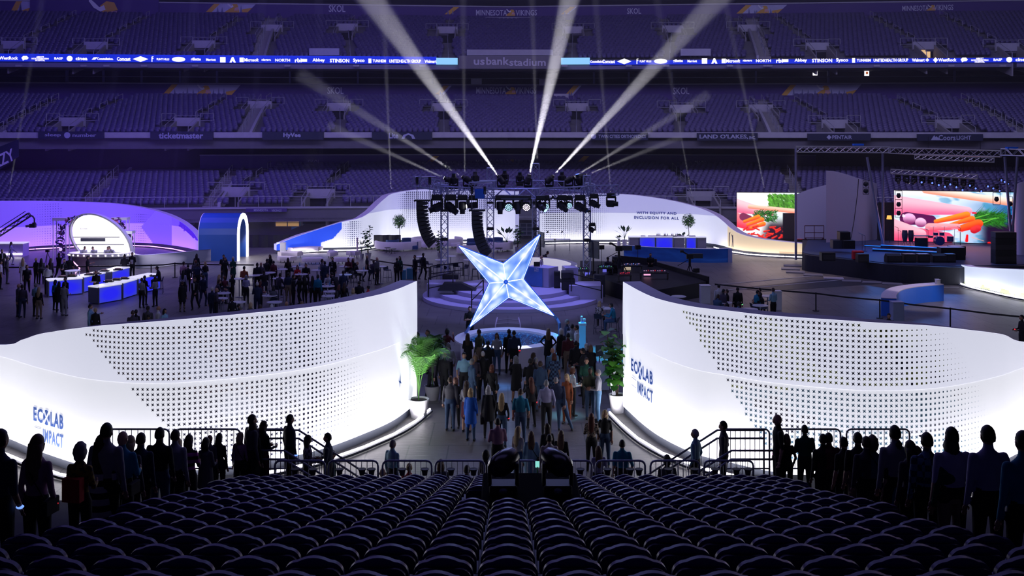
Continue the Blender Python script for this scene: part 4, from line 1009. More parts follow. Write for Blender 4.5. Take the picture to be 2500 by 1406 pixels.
# ================================================================ camera crane
r = T('camera_crane', P(-15, 600, 76), 'black camera crane reaching in from the left edge', 'camera crane')
a, b = P(-60, 610, 76), P(72, 524, 76); mb = MB(); mb.truss(a, b, .28, 0, .035, .6); mb.bar(a+Vector((0, 0, .5)), b+Vector((-.3, 0, .25)), .03); mb.build('boom', BLACKM, r)
mb = MB(); mb.tube([b, P(80, 528, 76), P(84, 534, 76), P(84, 545, 76)], .06); mb.build('hanging_arm', BLACKM, r)
mb = MB(); p = P(80, 551, 76); mb.box(p, (.42, .3, .28)); mb.bar(p+Vector((-.2, -.1, 0)), p+Vector((-.42, -.25, -.03)), .09); mb.box(p+Vector((.1, 0, .18)), (.2, .2, .12)); mb.build('camera_head', BLACK, r)
MB().bar(P(-58, 660, 74), P(-58, 600, 76), .08).build('pedestal', BLACKM, r)
# ================================================================ round stage with steps
ST = mat('stage_lilac_board', (.60, .56, .85), .38, nz=.05)
SC = Vector((.2, 59.6, 0))
r = T('round_stage', SC, 'round lilac stage with curved steps behind the star', 'stage')
def disc(R_, z0, z1, name, sc=(1, 1), c=SC, m=ST, a0=0, a1=360):
    pts = [(c.x+x*sc[0], c.y+y*sc[1]) for x, y in arc(0, 0, R_, a0, a1, 48)]
    if a1-a0 == 360: pts = pts[:-1]
    return MB().prism(pts, z0, z1).build(name, m, r, smooth=False)
disc(5.15, 0, .2, 'bottom_step'); disc(4.25, .2, .40, 'middle_step'); disc(3.4, .40, .62, 'top_platform')
for sx, (x0, x1, y0, y1, zt) in ((-1, (1043, 1102, 57.6, 59.4, 1.15)), (1, (1395, 1472, 55.4, 56.6, 1.05))):
    pass
def ramp(px0, px1, py_base, D, zt, lab, depth=1.4):
    a, b = P(px0, py_base, D), P(px1, py_base, D); r = T('ramp_block', ((a.x+b.x)/2, D, 0), lab, 'ramp'); MB().box(((a.x+b.x)/2, D+depth/2, zt/2), (b.x-a.x, depth, zt)).build('block', ST, r)
    return r, a.x, b.x
ra, ax, bx = ramp(1042, 1108, 733, 58.6, .92, 'lilac ramp block with dark handrails left of the round stage', 1.8)
rb, cx_, dx = ramp(1390, 1472, 745, 57.8, .95, 'lilac ramp block with dark handrails right of the round stage', 1.8)
def hrail(par, pts, h=.95):
    mb = MB(); up = Vector((0, 0, h))
    for a, b in zip(pts, pts[1:]): mb.bar(Vector(a)+up, Vector(b)+up, .035, 0, 5); mb.bar(Vector(a)+up*.45, Vector(b)+up*.45, .03, 0, 5)
    for a in pts: mb.bar(Vector(a), Vector(a)+up, .035, 0, 5)
    return mb.build('handrail', BLACKM, par)
hrail(ra, [(ax+.1, 58.5, 0.2), (ax+1.5, 58.5, .5)], 1.1); hrail(ra, [(ax+.1, 60.3, .92), (ax+2.0, 60.3, 1.15)], .8)
hrail(rb, [(cx_+.1, 57.7, .65), (dx-.1, 57.7, .25)], 1.0)
hr = T('step_handrail', (-1.9, 56, .2), 'dark handrail running down the stage steps left of the star', 'handrail'); hrail(hr, [(-1.95, 54.9, .2), (-1.35, 56.2, .62)], .9)
hr = T('step_handrail', (-.9, 56, .2), 'dark handrail on the stage steps under the star', 'handrail'); hrail(hr, [(-.6, 55.0, .2), (-.5, 56.2, .62)], .9)
# curved white back wall of the desk
cw = Wall([(1.1, 64.2, 1.75), (2.2, 64.0, 1.75), (3.2, 63.0, 1.75), (3.75, 61.6, 1.75), (3.7, 60.4, 1.75)], .35, 1, n=6, z0=.62, seam=9)
BOOTH = mat('booth_white', (.82, .80, .84), .6, emit=(.95, .92, 1), es=.42)
cw.build('curved white half-round wall around the desk on the stage', (BOOTH, BOOTH, WHITE, KICK), 'booth_wall')
MB().box((3.62, 59.75, 1.2), (.75, 1.0, 1.15), rz=.15).build('end_block', ST, cw.root)
r = T('presenter_desk', (1.75, 60.2, .62), 'tall blue-fronted presenter desk on the stage right of the star', 'desk')
a = P(1262, 705, 60.4)
mb = MB(); mb.prism([(1.1, 60.1), (2.35, 59.2), (2.95, 60.0), (1.9, 60.9)], .62, 1.75); mb.build('desk_body', ST, r)
mb = MB(); mb.prism([(1.02, 60.06), (2.0, 59.38), (2.0, 59.43), (1.04, 60.12)], .64, 1.72); mb.build('blue_front', mat('desk_blue', (.10, .26, .70), .5, nz=.2, ns=1.5), r)
text('IMPACT', 'lettering', .3, .08, (1.66, 59.56, 1.55), (.82, -.57, 0), (0, 0, 1), WHITE, r); text('ECOLAB', 'lettering', .3, .08, (1.66, 59.56, 1.66), (.82, -.57, 0), (0, 0, 1), WHITE, r)
lp = T('laptop', (1.7, 60.1, 1.75), 'open dark laptop on the presenter desk', 'laptop'); MB().box((1.7, 60.0, 1.77), (.36, .26, .02)).build('keyboard', BLACK, lp); MB().box((1.7, 60.13, 1.89), (.36, .02, .24)).build('screen', BLACK, lp)
mc = T('microphone', (1.95, 60.15, 1.75), 'thin gooseneck microphone on the presenter desk', 'microphone'); MB().tube([(1.95, 60.1, 1.75), (1.97, 60.1, 1.95), (2.03, 60.15, 2.1)], .012).build('stem', BLACK, mc); MB().ell((2.04, 60.16, 2.13), (.025, .025, .04)).build('head', BLACK, mc)
def cab(name, c, s, lab, rz=0., wedge=False, m=None, group=None):
    r = T(name, (c[0], c[1], c[2]), lab, 'speaker', group)
    mb = MB(); x, y, z = s
    if wedge: mb.loft([[(c[0]+sx*x/2+0, c[1]-y/2, c[2]), (c[0]+sx*x/2, c[1]+y/2, c[2]), (c[0]+sx*x/2, c[1]+y/2, c[2]+z*.55), (c[0]+sx*x/2, c[1]+y*.15, c[2]+z), (c[0]+sx*x/2, c[1]-y/2, c[2]+z*.8)] for sx in (-1, 1)])
    else: mb.rbox((c[0], c[1], c[2]+z/2), s, .03, rz=rz)
    mb.build('cabinet', m or BLACK, r)
    MB().box((c[0], c[1]-y/2-.012, c[2]+z*.45), (x*.85, .02, z*.6), rz=rz).build('grille', mat('speaker_grille', (.04, .04, .05), .7, ns=60), r)
    return r
cab('stage_speaker', (3.45, 58.6, .62), (.75, .6, .62), 'black box speaker on the stage right of the desk, lower of the two'); cab('stage_speaker', (3.4, 58.6, 1.26), (.7, .5, .45), 'black wedge speaker stacked on top of another on the stage', wedge=True)
cab('stage_speaker', (2.85, 59.3, .62), (.36, .45, .95), 'narrow black speaker standing against the presenter desk')
cab('stage_speaker', (-3.4, 60.8, .92), (.95, .6, .25), 'flat black case on the ramp left of the stage')
mb = MB(); rr = random.Random(5); mb.loft([[(-2.9+a*1.1-.1*i, 58.6+b*.5, .62+i*.2) for a, b in ((-1+.25*i, -1+.2*i), (1-.3*i, -1+.2*i), (1-.3*i, 1-.2*i), (-1+.25*i, 1-.2*i))] for i in range(3)]); mb.build('covered_gear', BLACK, label='heap of gear under a black cover on the stage left of the star', cat='covered gear')
# ================================================================ star sculpture on its basin
SD = 43.8
def SP(px, py, dy=0): return P(px, py, SD+dy)
tips = [SP(1318, 573), SP(1352, 770), SP(1147, 797), SP(1121, 601)]; notch = [SP(1277, 681, .15), SP(1242, 725, .15), SP(1195, 691, .15), SP(1229, 644, .15)]; ctr = SP(1235, 688, -.75); bk = SP(1235, 688, .75)
r = T('star_sculpture', (0, SD, 0), 'big glowing blue-white four-pointed star standing on the round basin', 'sculpture')
SG = bpy.data.materials.new('star_glow'); SG.use_nodes = True; n_ = SG.node_tree.nodes; l_ = SG.node_tree.links; b_ = n_['Principled BSDF']; tc = n_.new('ShaderNodeTexCoord')
vo = n_.new('ShaderNodeTexVoronoi'); vo.inputs['Scale'].default_value = 2.2; vo.feature = 'SMOOTH_F1'; vo.inputs['Smoothness'].default_value = .6; l_.new(tc.outputs['Object'], vo.inputs['Vector'])
cr = n_.new('ShaderNodeValToRGB'); e = cr.color_ramp.elements; e[0].color = (1.3, 1.4, 1.5, 1); e[0].position = .14; e[1].color = (.04, .18, .8, 1); e[1].position = .82; cr.color_ramp.elements.new(.36).color = (.72, .86, 1.1, 1); cr.color_ramp.elements.new(.56).color = (.30, .48, .98, 1)
l_.new(vo.outputs['Distance'], cr.inputs[0]); l_.new(cr.outputs[0], b_.inputs['Emission Color']); b_.inputs['Emission Strength'].default_value = .8; b_.inputs['Base Color'].default_value = (.3, .4, .6, 1)
SG2 = mat('star_edge_blue', (.02, .12, .6), .4, emit=(.01, .10, .75), es=.6)
SG.cycles.emission_sampling = 'NONE'
for i, t_ in enumerate(tips):
    a, b = notch[i-1], notch[i]
    mb = MB(); tt = Vector(t_)
    for c_, m_ in ((ctr, 0), (bk, 0)): mb.poly([tt, a, c_]); mb.poly([tt, c_, b])
    mb.build('star_arm', SG, r)
    e = MB(); tu = MB()
    tu.bar(tt+(ctr-tt)*.02, ctr, .017, 0, 6)
    for q in (a, b): e.bar(tt, q, .045, 0, 6)
    tu.build('ridge_tube', mat('star_tube_glow', (1, 1, 1), emit=(.95, .95, 1), es=2.2), r); e.build('edge_frame', SG2, r)
    # thin lit line beside the dark frame
    e2 = MB(); off = Vector((0, -.06, 0))
    for q in (a, b): e2.bar(tt+off, q+off, .009, 0, 4)
    e2.build('edge_light', mat('star_line_glow', (1, 1, 1), emit=(.8, .9, 1), es=1.6), r)
for q in notch: MB().bar(q, ctr, .015, 0, 6).build('ridge_tube', MATS['star_tube_glow'], r)
MB().ell(ctr-Vector((0, .05, 0)), (.1, .1, .1)).build('centre_boss', BLUE, r)
LB = mat('leg_blue_steel', (.10, .25, .6), .35, .3)
MB().bar(tips[2], G(1137, 812, .88), .07, 0, 8).build('leg', LB, r)
MB().tube([tips[1], P(1360, 778, SD), P(1366, 790, 43.6), Vector((2.19, 43.4, .88))], .065, 0, 8).build('leg', LB, r)
light('POINT', 'star_light', SP(1235, 688, -1.6), (0, 0, 0), 60, (.35, .55, 1), r=.5)
light('POINT', 'star_light', SP(1235, 688, 1.6), (0, 0, 0), 90, (.35, .5, 1), r=.5)
BZ = .88
r = T('round_basin', (0, SD, 0), 'round white-rimmed basin of sparkling blue water under the star', 'basin')
RIM = mat('basin_rim_white', (.72, .70, .85), .35, emit=(.5, .5, 1), es=.04)
mb = MB(); mb.lathe([(2.02, 0), (2.02, .72), (2.28, BZ-.07), (2.28, BZ)], (0, SD, 0), 0, 56, cap=False); mb.lathe([(2.28, BZ), (1.72, BZ), (1.72, BZ-.14)], (0, SD, 0), 0, 56, cap=False); mb.build('basin_rim', RIM, r, smooth=True, angle=30)
WA = bpy.data.materials.new('painted_sparkle_water'); WA.use_nodes = True; n_ = WA.node_tree.nodes; l_ = WA.node_tree.links; b_ = n_['Principled BSDF']; tc = n_.new('ShaderNodeTexCoord'); mp = n_.new('ShaderNodeMapping'); mp.inputs['Scale'].default_value = (9, 9, 9)
vo = n_.new('ShaderNodeTexVoronoi'); vo.inputs['Scale'].default_value = 1; l_.new(tc.outputs['Object'], mp.inputs[0]); l_.new(mp.outputs[0], vo.inputs['Vector'])
cr = n_.new('ShaderNodeValToRGB'); e = cr.color_ramp.elements; e[0].color = (.15, .9, 1.5, 1); e[0].position = .0; e[1].color = (0, .004, .03, 1); e[1].position = .42; cr.color_ramp.elements.new(.2).color = (.01, .12, .40, 1)  # cyan sparkles painted into the water's emission
l_.new(vo.outputs['Distance'], cr.inputs[0]); l_.new(cr.outputs[0], b_.inputs['Emission Color']); b_.inputs['Emission Strength'].default_value = .9; b_.inputs['Base Color'].default_value = (.01, .05, .15, 1); b_.inputs['Roughness'].default_value = .15; WA.cycles.emission_sampling = 'NONE'
MB().lathe([(1.7, 0), (1.7, .03)], (0, SD, BZ-.12), 0, 48).build('water_surface', WA, r)
MB().poly([(.0+1.0*math.cos(math.radians(t))*2.27, SD+2.27*math.sin(math.radians(t)), BZ+.003) for t in range(236, 300, 4)]+[(1.75*math.cos(math.radians(t)), SD+1.75*math.sin(math.radians(t)), BZ+.003) for t in range(296, 232, -4)]).build('lit_rim_step', mat('lit_rim', (.8, .8, .9), emit=(.9, .88, 1), es=.8), r)  # flat glowing patch laid on the front of the rim
mb = MB(); rr = random.Random(1)
for x in (-1, 1): mb.tube([(x*.52, 46.9, .03), (x*.57, 48.5, .03), (x*.62, 51, .03), (x*.55, 53, .03)], .04, 0, 5)
for k in range(6): y = 47.2+k*1.05; mb.tube([(-.56, y, .03), (0, y+.22, .03), (.56, y, .03)], .022, 0, 4)
mb.build('floor_track', mat('pale_track', (.55, .5, .6), .5), label='pale ribbed track lying on the floor behind the basin', cat='floor track')
# ================================================================ lighting ring over the stage
TC = Vector((.4, 66, 0)); TRR = 5.0; TZ = 5.95
TRM = mat('blue_lit_truss', (.36, .40, .62), .45, .25)
r = T('truss_ring', (TC.x, TC.y, 0), 'round lighting truss on four lattice towers above the stage', 'truss')
mb = MB(); n = 24
for i in range(n):
    a0, a1 = 2*math.pi*i/n, 2*math.pi*(i+1)/n
    pt = lambda a, R_, z: Vector((TC.x+R_*math.cos(a), TC.y+R_*math.sin(a), z))
    for R_, z in ((TRR-.2, TZ-.3), (TRR+.2, TZ-.3), (TRR-.2, TZ+.3), (TRR+.2, TZ+.3)): mb.bar(pt(a0, R_, z), pt(a1, R_, z), .035, 0, 5)
    for R_ in (TRR-.2, TRR+.2):
        mb.bar(pt(a0, R_, TZ-.3), pt(a0, R_, TZ+.3), .03, 0, 4); am = (a0+a1)/2
        mb.bar(pt(a0, R_, TZ-.3), pt(am, R_, TZ+.3), .022, 0, 4); mb.bar(pt(am, R_, TZ+.3), pt(a1, R_, TZ-.3), .022, 0, 4)
    mb.bar(pt(a0, TRR-.2, TZ+.3), pt(a0, TRR+.2, TZ+.3), .025, 0, 4); mb.bar(pt(a0, TRR-.2, TZ-.3), pt(a1, TRR+.2, TZ-.3), .02, 0, 4)
mb.build('ring', TRM, r)
TW = [(1085, 64.2, 6.3), (1433, 63.6, 6.9), (1197, 71, 7.1), (1308, 71, 7.4)]
for px, D, z in TW:
    x = (px-X0)*D/F; w = .42 if D < 68 else .46
    q = MB(); q.truss((x, D, .1), (x, D, z), w, 0, .035, .5, up=Vector((0, 1, 0))); q.build('tower', TRM, r)
    q = MB(); q.box((x, D, .05), (.9, .9, .1)); q.box((x, D, 2.9), (w+.06, w+.06, .16)); q.box((x, D, 4.7), (w+.06, w+.06, .12)); q.build('tower_base', BLACKM, r)
def arm(p, q, w=.5, h=.55): mb = MB(); mb.truss(p, q, w, 0, .03, .55, h=h); return mb.build('arm_truss', TRM, r)
arm(P(1440, 465, 62.5), P(1506, 464, 61.5), .5, .6); arm(P(1017, 443, 61), P(1066, 452, 63), .5, .6); arm(P(1152, 456, 60.5), P(1203, 452, 62), .45, .5)
MB().bar(P(1013, 433, 61), P(1064, 432, 61), .05, 0, 4).build('arm_bar', ALU, r); MB().bar(P(1151, 449, 60.5), P(1202, 447, 60.5), .05, 0, 4).build('arm_bar', ALU, r)
q = MB(); p = P(1171, 473, 60.3); q.loft([[p+Vector((math.cos(t)*.28*s_, d, math.sin(t)*.28*s_)) for t in [math.pi/6*i for i in range(12)]] for d, s_ in ((-.1, 1), (.1, 1))]); q.box(p+Vector((0, .05, 0)), (.56, .1, .56)); q.build('fan_unit', BLUE2, r)
# ---- moving heads
def head(c, aim, lab=None, kind='spot', lit=None, up=1, size=1.0, group=None):
    """moving head hung (up=-1) or standing (up=1) on the truss, its barrel pointing along aim"""
    c = Vector(c); r = T('moving_head_light', c, lab, 'stage light', group); s = size
    MB().rbox(c+Vector((0, 0, -.07*up*s)) if up > 0 else c+Vector((0, 0, .07*s)), (.42*s, .34*s, .15*s), .04).build('base_box', BLACK, r)
    d = Vector(aim).normalized(); h = c+Vector((0, 0, up*.36*s))
    mb = MB()
    for sx in (-1, 1): mb.rbox(h+Vector((sx*.21*s, 0, -up*.12*s)), (.07*s, .16*s, .40*s), .02)
    mb.box(c+Vector((0, 0, up*.05*s)), (.46*s, .18*s, .08*s)); mb.build('yoke', BLACK, r)
    q = MB(); R_ = .17*s if kind == 'spot' else .19*s
    L1, L2 = (.22*s, .34*s) if kind == 'spot' else (.16*s, .14*s)
    u = d.orthogonal().normalized(); w = d.cross(u); rg = lambda o, rr: [h+d*o+(u*math.cos(2*math.pi*j/12)+w*math.sin(2*math.pi*j/12))*rr for j in range(12)]
    q.loft([rg(-L1, R_*.75), rg(-L1*.8, R_), rg(L2*.35, R_), rg(L2*.5, R_*.72), rg(L2, R_*.66)] if kind == 'spot' else [rg(-L1, R_*.6), rg(-L1*.5, R_), rg(L2, R_)]); q.build('barrel', BLACK, r, smooth=True, angle=40)
    f = MB(); e = L2+.005; rr = R_*.6 if kind == 'spot' else R_*.88
    if kind == 'wash' and lit:
        for a_, n_ in ((0, 1), (.42, 6), (.82, 12)):
            for j in range(n_): t = 2*math.pi*j/n_; f.poly([h+d*e+(u*math.cos(t)+w*math.sin(t))*rr*a_+(u*math.cos(2*math.pi*k/6)+w*math.sin(2*math.pi*k/6))*rr*.17 for k in range(6)])
    else: f.poly([h+d*e+(u*math.cos(2*math.pi*k/12)+w*math.sin(2*math.pi*k/12))*rr for k in range(12)])
    f.build('lens', lit or mat('dark_lens', (.03, .06, .12), .1), r); return r, h+d*e
LW = mat('lens_white', (1, 1, 1), emit=(1, .97, 1), es=6); LC = mat('lens_cyan', (.6, .8, 1), emit=(.45, .8, 1), es=1.6); LP_ = mat('lens_pinkish', (1, .8, 1), emit=(1, .85, 1), es=1.8); LBl = mat('lens_blue', (.1, .2, 1), emit=(.12, .2, 1), es=2)
hung = [(1067, 484, 62, (-.9, -.2, -.35), 'spot', None, 1.55, 'black spot hung at the left end of the ring, tilted left'), (1100, 484, 61.6, (.75, -.3, -.6), 'spot', None, 1.55, 'black spot hung on the ring, tilted right, second from left'),
        (1129, 484, 61.2, (0, -.05, -1), 'spot', None, 1.35, 'black spot hung on the ring pointing straight down above the first speaker array'), (1155, 484, 61, (-.9, -.3, -.1), 'spot', LW, 1.2, 'small black spot hung on the ring, lens glinting left'),
        (1221, 484, 61, (0, -.05, -1), 'spot', None, 1.35, 'black spot hung on the ring left of the first lit wash light'), (1242, 484, 61, (0, -1, -.25), 'wash', LC, 1.35, 'round wash light glowing pale blue, left of three lit ones'),
        (1264, 484, 61, (.05, -.1, -1), 'spot', None, 1.35, 'black spot hung on the ring between the two brightest wash lights'), (1285, 484, 61, (0, -1, -.25), 'wash', LP_, 1.35, 'round wash light glowing pinkish white at the centre of the ring'),
        (1320, 484, 61, (.7, -.6, -.6), 'spot', LC, 1.3, 'black spot with a cyan lens right of the centre tower'), (1330, 484, 61.2, (.3, -1, -.25), 'wash', LC, 1.3, 'round wash light half hidden behind a black spot'),
        (1372, 484, 61.2, (.6, -.5, -.6), 'spot', None, 1.3, 'black spot hung on the ring left of the blue-white wash light'), (1388, 484, 61.4, (.2, -1, -.3), 'wash', LC, 1.1, 'round wash light glowing blue-white right of the ring centre'),
        (1416, 484, 61.8, (.8, -.3, -.45), 'spot', None, 1.45, 'black spot hung by the right front tower, tilted right'), (1450, 480, 62, (.8, -.2, -.4), 'spot', None, 1.2, 'black spot hung just right of the right front tower'),
        (1492, 479, 61.6, (.98, -.2, -.02), 'spot', None, 1.25, 'black spot hung under the arm at the right end of the truss')]
for px, py, D, aim, kd, lit, sz, lab in hung: head(P(px, py, D), aim, lab, kd, lit, -1, sz)
top = [(1097, 447, 68, (-1, -.1, .42), LW, 'spot on top of the ring throwing a beam to the upper left, leftmost'), (1108, 447, 64, (0, -.2, 1), None, 'dark spot standing on the ring beside the leftmost beam'), (1141, 447, 64, (-.9, 0, .6), LW, 'spot on the ring throwing the second beam from the left'),
       (1160, 440, 70, (0, 0, 1), None, 'dark upright spot on the back of the ring, left side'), (1224, 448, 66, (-.5, .1, .8), LW, 'spot on the ring throwing the broad beam left of centre'), (1232, 436, 70.5, (0, -.3, 1), None, 'dark upright spot on the back of the ring near the centre'),
       (1269, 440, 70.8, (0, -.3, 1), None, 'dark upright spot on the back of the ring right of the lettering emblem'), (1289, 448, 66, (.1, .1, 1), LW, 'spot on the ring throwing the near-vertical central beam'), (1341, 447, 66, (.6, .1, .8), LW, 'spot on the ring throwing the broad beam to the right'),
       (1372, 440, 70, (0, -.2, 1), None, 'dark upright spot on the back of the ring, right side'), (1389, 447, 66, (.9, 0, .5), LW, 'spot on the ring throwing the second beam from the right'), (1412, 447, 66, (-.2, -.2, 1), LBl, 'dark spot with a blue glint beside the right-hand beams'), (1418, 440, 66.5, (1, 0, .35), LW, 'spot on the ring throwing the rightmost thin beam')]
TGT = {1097: (800, 305, 68, .9, 1.2), 1141: (730, 180, 68, 1.3, 2), 1224: (880, -40, 72, 2.4, 9), 1289: (1404, -60, 70, 2.0, 10), 1341: (1785, -40, 72, 2.2, 8), 1389: (1730, 230, 69, 1.0, 2), 1418: (1660, 335, 68, .7, 1)}
BEAMS = []
for px, py, D, aim, lit, lab in top:
    if px in TGT: g = TGT[px]; tg = P(g[0], g[1], g[2]); aim = tg-P(px, py-10, D)
    q, lens = head(P(px, py+8, D), aim, lab, 'spot', lit, 1, 1.15)
    if px in TGT: BEAMS.append((lens+Vector(aim).normalized()*.03, tg, g[3], g[4]))
# drapes of cable under the truss
q = MB()
for k in range(3): q.tube([P(1336+k*13, 478, 61.3), P(1340+k*13, 486, 61.3), P(1346+k*13, 486, 61.3), P(1350+k*13, 479, 61.3)], .05, 0, 5)
q.build('cable_swag', BLACK, r)
# ---- line arrays
def linearray(px, py, D, n, lab, hang, H_=.235, curve=.8):
    p = P(px, py, D); r = T('line_array', p, lab, 'speaker array'); th = 0.; c = Vector(p)
    mb = MB(); mb.box(c+Vector((.30, .1, .06)), (.95, .6, .08)); mb.build('fly_frame', BLACKM, r)
    for dx in (0, .75):
        MB().bar(c+Vector((dx, .1, .1)), Vector((c.x+dx, D, hang)), .018, 0, 4).build('chain', STEEL, r); MB().bar(c+Vector((dx, .1, 1.0)), Vector((c.x+dx, D+.1, 1.45+c.z)), .085, 0, 8).build('hoist', BLACK, r)
    for i in range(n):
        th = math.radians(curve*(i**1.62)); M = Matrix.Rotation(-th, 3, 'Y')
        box = [Vector(v) for v in ((0, -.45, 0), (.62, -.45, -.05), (.62, -.45, -H_+.07), (0, -.45, -H_), (0, .45, 0), (.62, .45, -.05), (.62, .45, -H_+.07), (0, .45, -H_))]
        M2 = Matrix.Rotation(-th, 3, 'Y'); v = [c+M2@q for q in box]
        q = MB(); q.v = [tuple(a) for a in v]
        for f in ((0, 1, 2, 3), (7, 6, 5, 4), (0, 4, 5, 1), (1, 5, 6, 2), (2, 6, 7, 3), (3, 7, 4, 0)): q.face(f)
        q.build('speaker_box', mat('array_black', (.022, .022, .035), .45), r)
        c = c+M2@Vector((0, 0, -H_-.006))
    return r
linearray(1018, 492, 60.6, 12, 'curved black speaker array hung at the left of the truss ring', 6.6)
linearray(1152, 516, 59.6, 12, 'curved black speaker array hung left of the star, right one of the two', 6.2)
# beams come last (90_beams)
# screens on the towers
for px0, px1, y0, y1, D, lab in ((1313, 1327, 566, 602, 66, 'flat black screen on the rear tower behind the star tip'), (1438, 1461, 588, 630, 63, 'flat black screen turned aside on the right front tower')):
    a, b = P(px0, y1, D), P(px1, y1+4, D-.5); r = T('tower_screen', (a.x, D, 1.2), lab, 'screen'); z1 = Zat(y0, D)
    MB().prism([(a.x, D+.5), (b.x, D-.5), (b.x+.06, D-.45), (a.x+.06, D+.55)], a.z, z1).build('panel', mat('dark_screen', (.03, .05, .08), .25), r)
    MB().bar(((a.x+b.x)/2, D, a.z-1.5 if a.z > 1.6 else .0), ((a.x+b.x)/2, D+.05, z1-.1), .05).build('stand_pole', BLACKM, r)
head(P(1446, 549, 63), (.4, -.8, -.3), 'small black light clamped halfway up the right front tower', 'spot', LW, -1, .9)
# ================================================================ lounge furniture and plants
CRM = mat('cream_upholstery', (.62, .56, .60), .8, nz=.05); NAVU = mat('blue_upholstery', (.03, .07, .20), .7); POT = mat('grey_pot', (.42, .41, .45), .6); BARK = mat('bark', (.14, .08, .05), .8); SOIL = mat('soil', (.03, .02, .02), .9)
def arcsofa(px, py, r_, a0, a1, lab, back=True, seat_h=.42, back_h=.75, m=CRM, depth=.8, group=None, nm='curved_sofa', cat='sofa'):
    c = G(px, py); r = T(nm, c, lab, cat, group); n = 14; A = [math.radians(a0+(a1-a0)*i/n) for i in range(n+1)]
    def band(ri, ro, z0, z1, nmm):
        mb = MB(); e = .05
        mb.loft([[(c.x+rr_*math.cos(a), c.y+rr_*math.sin(a), z) for rr_, z in ((ri, z0), (ro, z0), (ro, z1-e), (ro-e, z1), (ri+e, z1), (ri, z1-e))] for a in A]); mb.build(nmm, m, r, smooth=True, angle=50)
    band(r_-depth, r_, .16, seat_h, 'seat')
    if back: band(r_-.22, r_+.02, .16, back_h, 'backrest')
    for i in range(0, n+1, 3):
        a = A[i]; q = MB(); rr_ = r_-depth/2; q.bar((c.x+rr_*math.cos(a), c.y+rr_*math.sin(a), 0), (c.x+rr_*math.cos(a), c.y+rr_*math.sin(a), .17), .02, 0, 4); q.build('leg', BLACKM, r)
    return r
arcsofa(973, 608, 1.95, 195, 345, 'big cream curved sofa with its back to the camera in the lounge')
arcsofa(1042, 602, 1.3, 100, 330, 'cream round-backed sofa behind the left speaker array')
arcsofa(1092, 602, 1.3, 210, 420, 'cream round-backed sofa behind the left front tower')
arcsofa(1050, 607, .72, 0, 350, 'cream ring ottoman below the left speaker array', False, .5, depth=.68, nm='ottoman', cat='ottoman')
arcsofa(1110, 605, .5, 0, 350, 'small cream round ottoman near the star tip', False, .45, depth=.46, nm='ottoman', cat='ottoman')
arcsofa(1222, 612, 1.0, 200, 400, 'cream curved sofa partly hidden behind the star, right side')
arcsofa(1143, 620, .9, 150, 330, 'cream curved sofa between the star tip and the left front tower')
benches = [(748, 622, 2.0, 60, 150, 'long cream curved bench nearest the low end of the white wall'), (795, 628, .95, -60, 80, 'cream bench with a tight curve right of the long curved one'), (702, 634, 1.6, 55, 130, 'cream curved bench left of the standing woman in the lounge'), (774, 640, 1.4, 230, 300, 'cream curved bench behind the seated pair at the back tables'),
           (848, 639, 1.4, 230, 300, 'cream curved bench behind the person in maroon'), (860, 630, .9, 50, 130, 'short cream bench left of the tall leafy plant'), (690, 645, 1.3, 50, 120, 'low cream bench at the left edge of the lounge')]
for px, py, r_, a0, a1, lab in benches: arcsofa(px, py, r_, a0, a1, lab, False, .46, depth=.62, nm='curved_bench', cat='bench')
def armchair(px, py, rz, lab, m=NAVU, w=.85):
    c = G(px, py); r = T('armchair', c, lab, 'armchair', rz=rz)
    MB().rbox((0, 0, .28), (w, .75, .3), .08).build('seat', m, r, world=False); mb = MB()
    A = [math.radians(-10+200*i/10) for i in range(11)]; mb.loft([[(w/2*math.cos(a)*q, .38*math.sin(a)*q+.02, z) for q, z in ((.86, .2), (1.05, .2), (1.05, .72), (.86, .72))] for a in A]); mb.build('backrest', m, r, world=False, smooth=True, angle=50)
    return r
armchair(958, 606, -2.6, 'dark blue armchair with its back to the camera left in the lounge', w=1.1); armchair(994, 602, .4, 'dark blue rounded armchair facing the camera under the potted tree'); armchair(1013, 612, 0, 'small dark blue cube seat in front of the ring ottoman', w=.5)
armchair(1153, 604, .3, 'dark blue armchair left of the right speaker array'); armchair(1192, 603, -.2, 'dark blue armchair behind the right speaker array'); armchair(1215, 601, -.5, 'dark blue armchair beside the palm-like plant')
def lowtable(px, py, lab, w=.6, h=.42):
    c = G(px, py); r = T('side_table', c, lab, 'side table'); MB().lathe([(w/2, h-.04), (w/2, h)], c, 0, 16).build('tabletop', BLACKM, r)
    for a in range(3): t = a*2.1; MB().bar(c+Vector((w*.35*math.cos(t), w*.35*math.sin(t), 0)), c+Vector((w*.2*math.cos(t), w*.2*math.sin(t), h-.03)), .015, 0, 4).build('leg', BLACKM, r)
lowtable(997, 604, 'small dark side table right of the dark blue armchair'); lowtable(958, 620, 'low dark table inside the big cream curved sofa'); lowtable(946, 617, 'smaller low table inside the big cream curved sofa', .5); lowtable(1218, 618, 'low dark table beside the cream sofa behind the star')
